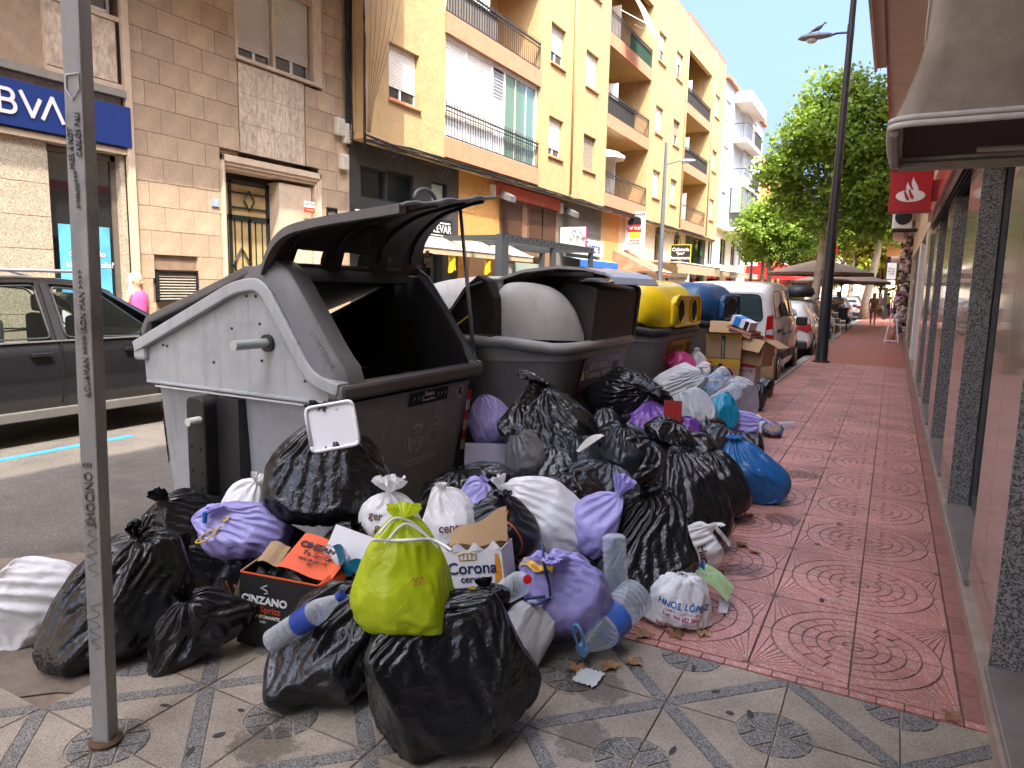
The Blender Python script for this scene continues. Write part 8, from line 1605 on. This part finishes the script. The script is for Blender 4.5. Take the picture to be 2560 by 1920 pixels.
# bottles
def bottle(label, base, tip, r, capm, ribs=8, label_m=None, sc_=1, cap=True, neck=.3, handle=False, group=None, txt=None):
    d = Vector(tip)-Vector(base); L_ = d.length; q = d.to_track_quat('Z', 'Y'); t = thing('plastic_bottle', label, 'bottle', base, 0, group); t.rotation_euler = q.to_euler()
    prof = [(0, .01*L_), (r*.7, 0), (r, .03*L_)]
    n = ribs*4
    for k in range(n+1): z = .05+(.92-neck-.05)*k/n; prof.append((r*(1-.06*(k % 4 == 2)), z*L_))
    prof += [(r*.93, (1-neck+.0)*L_), (r*.6, (1-neck*.55)*L_), (r*.32, (1-neck*.25)*L_), (r*.3, .97*L_), (.0, .971*L_)]
    part('bottle_body', MB().lathe(prof, 20), pet, t, smooth=True)
    if cap: part('cap', MB().lathe([(r*.36, .94*L_), (r*.36, L_), (0, L_+.001)], 14), capm, t)
    if label_m: part('label', MB().lathe([(r*1.01, .42*L_), (r*1.01, .60*L_)][::1], 20) if False else MB().grid(lambda u, v: (r*1.015*math.cos(6.283*u), r*1.015*math.sin(6.283*u), (.40+.22*v)*L_), 24, 1), label_m, t, smooth=True)
    if handle: part('handle', MB().tube([(r*.3*math.cos(R(a_)), r*.9-.0+r*.7*math.sin(R(a_))-.0, .98*L_) for a_ in range(-60, 241, 20)], .006, 6), capm, t, smooth=True)
    if txt: text(txt, r*.75, white, t, (r*.75, -r*.75, .5*L_), (0, 0, 1), (.707, .707, 0), W=False)
    return t
lb_ = mat('blue_bottle_label', (.015, .05, .3), .4, var=.5, scale=9); capb = mat('blue_cap', (.02, .15, .5), .4); capl = mat('light_blue_cap', (.13, .3, .55), .4)
bottle('clear water bottle with a blue label lying across the front black bag', (-1.985, 1.83, .235), (-1.66, 1.87, .485), .045, mat('dark_blue_cap', (.01, .04, .25), .4), 7, lb_, txt='EV')
bottle('large empty water bottle with a light blue handle on the red tiles', (-.93, 3.05, .20), (-1.05, 2.66, .065), .085, capl, 9, mat('blue_yellow_label', (.04, .12, .42), .4, var=.3), handle=True, neck=.28)
bottle('grey crushed five litre bottle standing on its neck behind the lilac round bag', (-1.05, 3.02, .47), (-1.0, 2.98, .12), .055, capl, 8, None, cap=False)
bottle('clear bottle with a red cap lying right of the beer carton', (-1.31, 2.47, .35), (-1.175, 2.39, .46), .05, mat('red_cap', (.55, .01, .02), .4), 5)
bottle('small clear bottle lying on the red tiles past the tub', (-.93, 8.98, .035), (-1.17, 8.62, .04), .035, capb, 6, None, cap=False); bottle('short pale blue bottle neck beside the small clear bottle', (-1.25, 8.5, .05), (-1.10, 8.66, .04), .03, capb, 3, mat('sky_label', (.12, .4, .6), .5))
bottle('ribbed clear bottle lying on top of the clear bag', (-1.75, 7.65, .50), (-1.52, 7.9, .74), .09, mat('tan_cap', (.5, .4, .25), .5), 11, None, cap=False, neck=.1); bottle('second ribbed clear bottle just below the first on the clear bag', (-1.58, 7.45, .42), (-1.33, 7.6, .60), .085, mat('tan_cap', (.5, .4, .25), .5), 10, None, cap=False, neck=.1)
# white tray sticking out of the tall bag
M = Matrix.Translation((-2.50, 2.755, .845)) @ Matrix.Rotation(R(38), 4, 'Z') @ Matrix.Rotation(R(-10), 4, 'Y') @ Matrix.Rotation(R(-14), 4, 'X')
t = placed('foam_tray', 'white foam tray sticking out of the tall black bag', 'tray', M); part('base', MB().box(-.12, .12, -.004, .004, -.10, .13), whiter, t, bev=.003)
part('rim', MB().tube([(x, -.008, z) for x, z in rounded([(-.12, -.10), (.12, -.10), (.12, .13), (-.12, .13)], .03, 4)]+[(-.12, -.008, -.07)], .010, 6), whiter, t, smooth=True)
# loose cards and boxes
M = Matrix.Translation((-2.52, 4.45, .07)) @ Matrix.Rotation(R(26), 4, 'Z') @ Matrix.Rotation(R(-12), 4, 'X')
t = placed('card_sheet', 'flat lilac-grey card sheet leaning against the open container', 'cardboard', M); part('upper_panel', MB().box(-.20, .20, 0, .006, .202, .37), lilc, t); part('lower_panel', MB().box(-.20, .20, -.002, .004, 0, .198), lilc, t)
M = Matrix.Translation((-2.08, 2.42, .40)) @ Matrix.Rotation(R(15), 4, 'Z') @ Matrix.Rotation(R(14), 4, 'Y') @ Matrix.Rotation(R(62), 4, 'X')
t = placed('flattened_carton', 'flattened brown carton edge between the black carton and the lime bag', 'cardboard', M); part('sheet', MB().box(-.12, .12, -.07, .07, 0, .005), cardb, t); part('printed_face', MB().box(-.12, .12, -.07, .07, .0055, .007), cw, t)
solo('blue_plastic_sheet', 'crumpled bright blue plastic left of the lime bag', 'plastic', MB().grid(lambda u, v: (-2.10+.17*u, 2.30+.06*v+.02*math.sin(7*u), .44-.14*v+.02*math.sin(9*u+4*v)-.05*u), 12, 8), FM['cyan'], True)
solo('clear_wrapper', 'crumpled clear wrapper beside the bright blue plastic', 'plastic', MB().grid(lambda u, v: (-2.20+.13*u, 2.36+.03*math.sin(9*v), .40-.1*v+.02*math.sin(11*u+5*v)), 10, 8), FM['sheer'], True)
solo('yellow_packet', 'yellow and red crisp packet peeping out above the round lilac bag', 'packet', MB().grid(lambda u, v: (-1.33+.15*u, 2.62+.03*v, .40+.02*v+.012*math.sin(9*u+7*v)), 10, 6), mat('packet_print', (.65, .45, .02), .35, var=.6, scale=25, stain=(.5, .03, .02), sscale=30, samt=1), True)
# pile of cardboard by the blue container
def cbox(label, loc, rz, w, d, h, m=cardb, tape=None, tilt=0, flaps=(), name='cardboard_box', tx=None, cols=None):
    M = Matrix.Translation(loc) @ Matrix.Rotation(rz, 4, 'Z') @ Matrix.Rotation(tilt, 4, 'Y'); t = placed(name, label, 'box', M); openbox(t, w, d, h, (m,)*4, cardb)
    for (sx, a_, l_) in flaps:
        if sx == 'f': part('flap', MB().add([(-w/2, -d/2, h), (w/2, -d/2, h), (w/2, -d/2-l_*math.cos(a_), h+l_*math.sin(a_)), (-w/2+.02, -d/2-l_*math.cos(a_), h+l_*math.sin(a_))], [(0, 1, 2, 3)]), cardb, t)
        if sx == 'b': part('flap', MB().add([(-w/2, d/2, h), (w/2, d/2, h), (w/2, d/2+l_*math.cos(a_), h+l_*math.sin(a_)), (-w/2, d/2+l_*math.cos(a_), h+l_*math.sin(a_))], [(0, 1, 2, 3)]), cardb, t)
        if sx in 'lr': s_ = -1 if sx == 'l' else 1; part('flap', MB().add([(s_*w/2, -d/2, h), (s_*w/2, d/2, h), (s_*(w/2+l_*math.cos(a_)), d/2, h+l_*math.sin(a_)), (s_*(w/2+l_*math.cos(a_)), -d/2, h+l_*math.sin(a_))], [(0, 1, 2, 3)]), cardb, t)
    if tape:
        for z0, z1, tm in tape: part('tape', MB().box(-w/2-.002, w/2+.002, -d/2-.003, -d/2-.001, z0, z1), tm, t)
    if tx:
        for s_, sz, m_, z in tx: text(s_, sz, m_, t, (0, -d/2-.004, z), (1, 0, 0), (0, 0, 1), W=False)
    return t
tapy = mat('yellow_tape', (.50, .30, .03), .35, var=.15); 
t = cbox('large brown box with black printed tape on top of the cardboard pile', (-2.02, 10.1, .68), R(8), .46, .34, .33, tape=[(.26, .33, tapy)], flaps=(('f', .25, .1), ('b', .9, .2), ('l', -.6, .15)))
part('printed_tape', MB().box(-.03, .02, -.174, -.172, -.12, .31), black, t); text('MARTA mini M JUARTA', .03, white, t, (-.005, -.176, .1), (0, 0, 1), (-1, 0, 0), W=False)
cbox('yellow-taped box supporting the large brown one', (-2.05, 10.1, .30), R(10), .5, .36, .37, tape=[(.27, .37, tapy)])
cbox('torn brown box with its flap hanging open on the right of the pile', (-1.62, 10.25, .60), R(-20), .34, .3, .36, flaps=(('f', -.9, .2), ('r', -.3, .22)), tilt=.12)
cbox('pale printed carton standing at the kerb under the torn box', (-1.72, 10.3, .0), R(-8), .28, .25, .62, mat('pale_pink_carton', (.5, .38, .36), .6), tape=[(.55, .60, mat('red_carton_band', (.5, .04, .05), .5))], tx=[('O', .12, navy, .35), ('FRUTA', .07, navy, .5)])
t = cbox('small blue, white and black carton tipped on top of the pile', (-1.83, 10.3, 1.10), R(-20), .30, .2, .12, cw, tilt=R(20)); part('blue_block', MB().box(-.1, .0, -.1035, -.1015, .0, .12), mat('bright_blue_print', (.02, .2, .6), .4), t); part('black_block', MB().box(.07, .13, -.1035, -.1015, .0, .12), black, t); part('top_blue_block', MB().box(-.1, .0, -.1, .1, .121, .123), MT['bright_blue_print'], t)
part('top_panel', MB().box(-.15, .15, -.1, .1, .117, .12), cw, t)
for k in range(2): cbox(['reddish pizza box under the small blue carton', 'second reddish pizza box, the lower of the two'][k], (-1.80+.03*k, 10.25, 1.04-.05*k), R(-15-8*k), .36, .32, .04, mat('pizza_box', (.42, .2, .14), .7), tilt=R(14))
cbox('thin brown box wedged between the pile and the van', (-1.62, 11.4, -.0), R(3), .2, .3, .6)
solo('green_board', 'dark green plastic board upright between the boxes and the van', 'board', MB().box(-1.86, -1.80, 11.9, 12.4, -.12, .62), mat('dark_green_plastic', (.03, .05, .045), .5), bev=.01)
cbox('small red box standing beside the violet bag', (-1.52, 5.7, .42), R(12), .14, .1, .27, mat('red_box_print', (.35, .03, .02), .5), name='red_box')
# tub, scraps, sandal, pans
t = thing('food_tub', 'round dark blue food tub lying on the red tiles', 'tub', (-1.08, 8.25, .0)); part('tub', MB().lathe([(.07, 0), (.10, .01), (.115, .10), (.12, .105), (.118, .115), (.1, .118), (0, .118)], 22), mat('tub_print', (.02, .035, .10), .4, var=.5, scale=9, stain=(.45, .2, .05), sscale=12, samt=.8), t, smooth=40); part('lid_print', MB().lathe([(.085, .119), (.085, .1205), (0, .1206)], 20), mat('lid_print_m', (.25, .16, .1), .4, var=.5, scale=14), t); t.rotation_euler = (R(25), R(10), 0)
solo('white_scrap', 'crumpled white plastic scrap with a green and yellow print next to the tub', 'scrap', MB().grid(lambda u, v: (-1.42+.38*u+.03*math.sin(9*v), 8.2+.55*v, .02+.16*math.exp(-((u-.4)**2+(v-.5)**2)*6)+.015*math.sin(17*u+11*v)), 18, 16), FM['white'], True)
solo('white_slipper_sole', 'pale shoe sole lying between the dark bags', 'shoe sole', MB().grid(lambda u, v: (-1.70+.14*u*1.2-.03*v, 4.15+.02*v, .55+.13*u+.035*v*math.sin(3.1*u)), 10, 3), mat('off_white_foam', (.6, .57, .52), .6), True)
solo('spray_nozzle_bottle', 'white spray bottle with a red nozzle before the cardboard boxes', 'bottle', MB().lathe([(.05, 0), (.055, .1), (.03, .16), (.015, .18)], 12), whiter, True, loc=(-1.98, 8.9, .52)); o = bpy.data.objects['spray_nozzle_bottle']; part('nozzle', MB().box(-.02, .06, -.015, .015, .18, .21), MT['red_cap'], o)
solo('wooden_fruit_crate', 'small brown crate side lying before the cardboard boxes', 'crate', MB().box(-2.15, -1.95, 9.0, 9.04, .42, .54), cardb)
solo('green_carton', 'pale green egg carton leaflet behind the butcher shop bag', 'carton', MB().grid(lambda u, v: (-.80+.20*u, 3.46+.16*v, .17-.10*u+.03*math.sin(3*u)+.02*v), 8, 4), mat('green_print', (.38, .55, .25), .5, var=.25, scale=16), True); o = bpy.data.objects['green_carton']; part('backing', MB().add([(-.64, 3.46, .01), (-.60, 3.47, .01), (-.60, 3.53, .05), (-.65, 3.52, .06)], [(0, 1, 2, 3)]), cw, o)
part('barcode', MB().box(-.74, -.69, 3.5, 3.505, .175, .178), MT['dull_white'], o)
solo('navy_scrap', 'crumpled navy plastic scrap above the butcher shop bag', 'scrap', MB().grid(lambda u, v: (-.86+.12*u, 3.52+.05*v, .13+.07*v+.025*math.sin(13*u+9*v)), 10, 8), FM['blue'], True)
solo('brown_printed_sheet', 'brown and white printed paper sticking out of the lettered shopping bag', 'paper', MB().grid(lambda u, v: (-.80+.10*u, 4.0+.04*v, .26-.10*u+.06*v-.05*v*v), 8, 6), mat('paper_print', (.5, .46, .42), .6, var=.4, scale=22), True)
solo('crushed_green_can', 'crushed green can at the foot of the grubby white bag', 'can', MB().lathe([(.028, 0), (.033, .02), (.03, .09), (.026, .1)], 14).move(Matrix.Rotation(R(80), 4, 'Y') @ Matrix.Rotation(R(20), 4, 'Z')), mat('green_can', (.02, .2, .05), .3, .5), True, loc=(-1.27, 2.45, .035))
pen = solo('blue_pen_cap', 'blue ribbed clip standing in the mouth of the lilac box-shaped bag', 'clip', MB().tube([(0, 0, 0), (.005, 0, .055)], .012, 8), capb, loc=(-2.93, 2.3, .40))
solo('clear_scrap', 'flattened clear plastic scrap with leaves on the grey tiles', 'scrap', MB().grid(lambda u, v: (-1.03+.10*u, 2.52+.12*v, .006+.010*math.sin(14*u+9*v)**2), 10, 10), mat('clear_scrap_m', (.5, .52, .5), .2), True)
bf = thing('butcher_print_patch', '', '') if False else None
# dry leaves
lfm_ = [mat('dry_leaf', (.22, .115, .05), .8, var=.3, scale=20, objvar=.3), mat('dry_leaf_pale', (.32, .19, .09), .8, var=.3, scale=20, objvar=.3)]
def leafmesh(seed):
    rr = random.Random(seed); n = 15; pts = []
    for k in range(n): a_ = 2*math.pi*k/n; r = (.034 if k % 3 == 0 else .019 if k % 3 == 1 else .023)*rr.uniform(.8, 1.2); pts.append((r*math.cos(a_), r*math.sin(a_), .004+rr.uniform(0, .014)))
    mb = MB(); mb.add([(0, 0, .003)]+pts, [(0, 1+k, 1+(k+1) % n) for k in range(n)]); mb.tube([(0, 0, .003), (.0, -.045, .006)], .0012, 4); return mesh('dry_leaf', mb, lfm_[seed % 2])
lms = [leafmesh(k) for k in range(6)]; rnd = random.Random(11)
wh = [('curled dry leaf on the grey tiles by the clear scrap', -.93, 2.70, 1.5), ('large dry leaf lying beside the curled one', -.86, 2.79, 1.6), ('torn dry leaf half under the clear scrap', -1.05, 2.62, 1.5), ('dry leaf on the red tiles below the big bottle', -.90, 3.05, 1.5), ('dry leaf touching the front of the butcher shop bag', -.77, 3.13, 1.6), ('crumpled dry leaf right of the butcher shop bag', -.66, 3.20, 1.4), ('dry leaf on red tiles by the pointed bag corner', -.72, 4.5, 1.6), ('pair of dry leaf halves by the pointed bag corner', -.62, 4.42, 1.4), ('dry leaf in front of the large blue bag', -.78, 5.15, 1.6), ('second dry leaf before the large blue bag', -.86, 5.0, 1.3), ('dry leaf on the grey tiles left of the flat black bag', -2.70, 1.79, 1.4), ('small dry leaf touching the flat black bag', -2.62, 1.84, 1.2), ('lone dry leaf near the wall on the red tiles', .33, 3.02, 1.2), ('dry leaf on the open red tiles farther along', -.2, 5.3, 1.0)]
for i, (lab, x, y, s_) in enumerate(wh):
    o = link('dry_leaf', lms[i % 6], None, (x, y, .002)); o.rotation_euler = (rnd.uniform(-.2, .2), rnd.uniform(-.2, .2), rnd.uniform(0, 6.28)); o.scale = (s_*.9,)*3; o['label'] = lab; o['category'] = 'leaf'; o['group'] = 'dry leaves on the pavement'
lc = thing('brown_leaf_scrap', 'withered brown leaf clump at the road edge on the far left', 'leaf', (-3.42, 1.78, 0)); part('clump', MB().grid(lambda u, v: (-.06+.13*u, -.05+.1*v, .03+.05*math.sin(7*u+3*v)**2), 8, 8), lfm_[0], lc, smooth=True)
# dark spots of old chewing gum on the tiles
gum = mat('old_gum', (.045, .04, .036), .9)
gm_ = mesh('gum_spot', MB().add([(.012*math.cos(R(40*k))*(1+.3*(k % 2)), .012*math.sin(R(40*k)), 0) for k in range(9)], [tuple(range(9))]), gum)
gs = [(-2.03, 1.72), (-1.98, 1.58), (-1.99, 1.47), (-.42, 2.63), (-.5, 2.75), (-.35, 2.66), (-.1, 2.4), (-.95, 1.95), (-.62, 2.88), (-2.5, 1.5), (.1, 2.5), (-.2, 3.9), (.12, 3.6), (-.3, 4.8), (-.55, 2.3), (-1.7, 1.45), (-2.3, 1.6)]
for i, (x, y) in enumerate(gs): o = link('gum_spot', gm_, pav2 if y < 2.98 else pav, (x, y, .0015)); o.rotation_euler = (0, 0, i); o.scale = (1.2+.5*(i % 3), .8+.3*(i % 2), 1)

# greasy stains that have run out from under the heap
sm = bpy.data.materials.new('grease_stain'); sm.use_nodes = True; nt = sm.node_tree; N = nt.nodes; L = nt.links; b = N['Principled BSDF']; b.inputs['Base Color'].default_value = (.05, .038, .028, 1); b.inputs['Roughness'].default_value = .35
tc = N.new('ShaderNodeTexCoord'); nz = N.new('ShaderNodeTexNoise'); nz.inputs['Scale'].default_value = 7; nz.inputs['Detail'].default_value = 8; nz.inputs['Roughness'].default_value = .7; L.new(tc.outputs['Object'], nz.inputs['Vector']); gr_ = N.new('ShaderNodeVectorMath'); gr_.operation = 'LENGTH'; L.new(tc.outputs['Object'], gr_.inputs[0])
m1 = N.new('ShaderNodeMath'); m1.operation = 'MULTIPLY_ADD'; m1.inputs[1].default_value = -1.5; m1.inputs[2].default_value = .35; L.new(gr_.outputs['Value'], m1.inputs[0]); m2 = N.new('ShaderNodeMath'); m2.operation = 'ADD'; L.new(m1.outputs[0], m2.inputs[0]); L.new(nz.outputs[0], m2.inputs[1])
r_ = N.new('ShaderNodeMapRange'); r_.inputs['From Min'].default_value = .48; r_.inputs['From Max'].default_value = .60; r_.inputs['To Max'].default_value = .17; L.new(m2.outputs[0], r_.inputs[0]); tr = N.new('ShaderNodeBsdfTransparent'); ms = N.new('ShaderNodeMixShader'); L.new(r_.outputs[0], ms.inputs[0]); L.new(tr.outputs[0], ms.inputs[1]); L.new(b.outputs[0], ms.inputs[2]); L.new(ms.outputs[0], N['Material Output'].inputs[0])
st_ = mesh('stain', MB().box(-.4, .4, -.4, .4, 0, .0004), sm)
for i, (x, y, s_) in enumerate(((-.95, 2.55, .6), (-.62, 4.1, .5), (-.55, 5.2, .6), (-1.8, 1.62, .5), (-.85, 2.2, .5), (-.6, 6.6, .7))): o = link('stain', st_, pav if y > 3 else pav2, (x, y, .0022+.0005*i)); o.scale = (s_, s_, 1); o.rotation_euler = (0, 0, i*1.3)
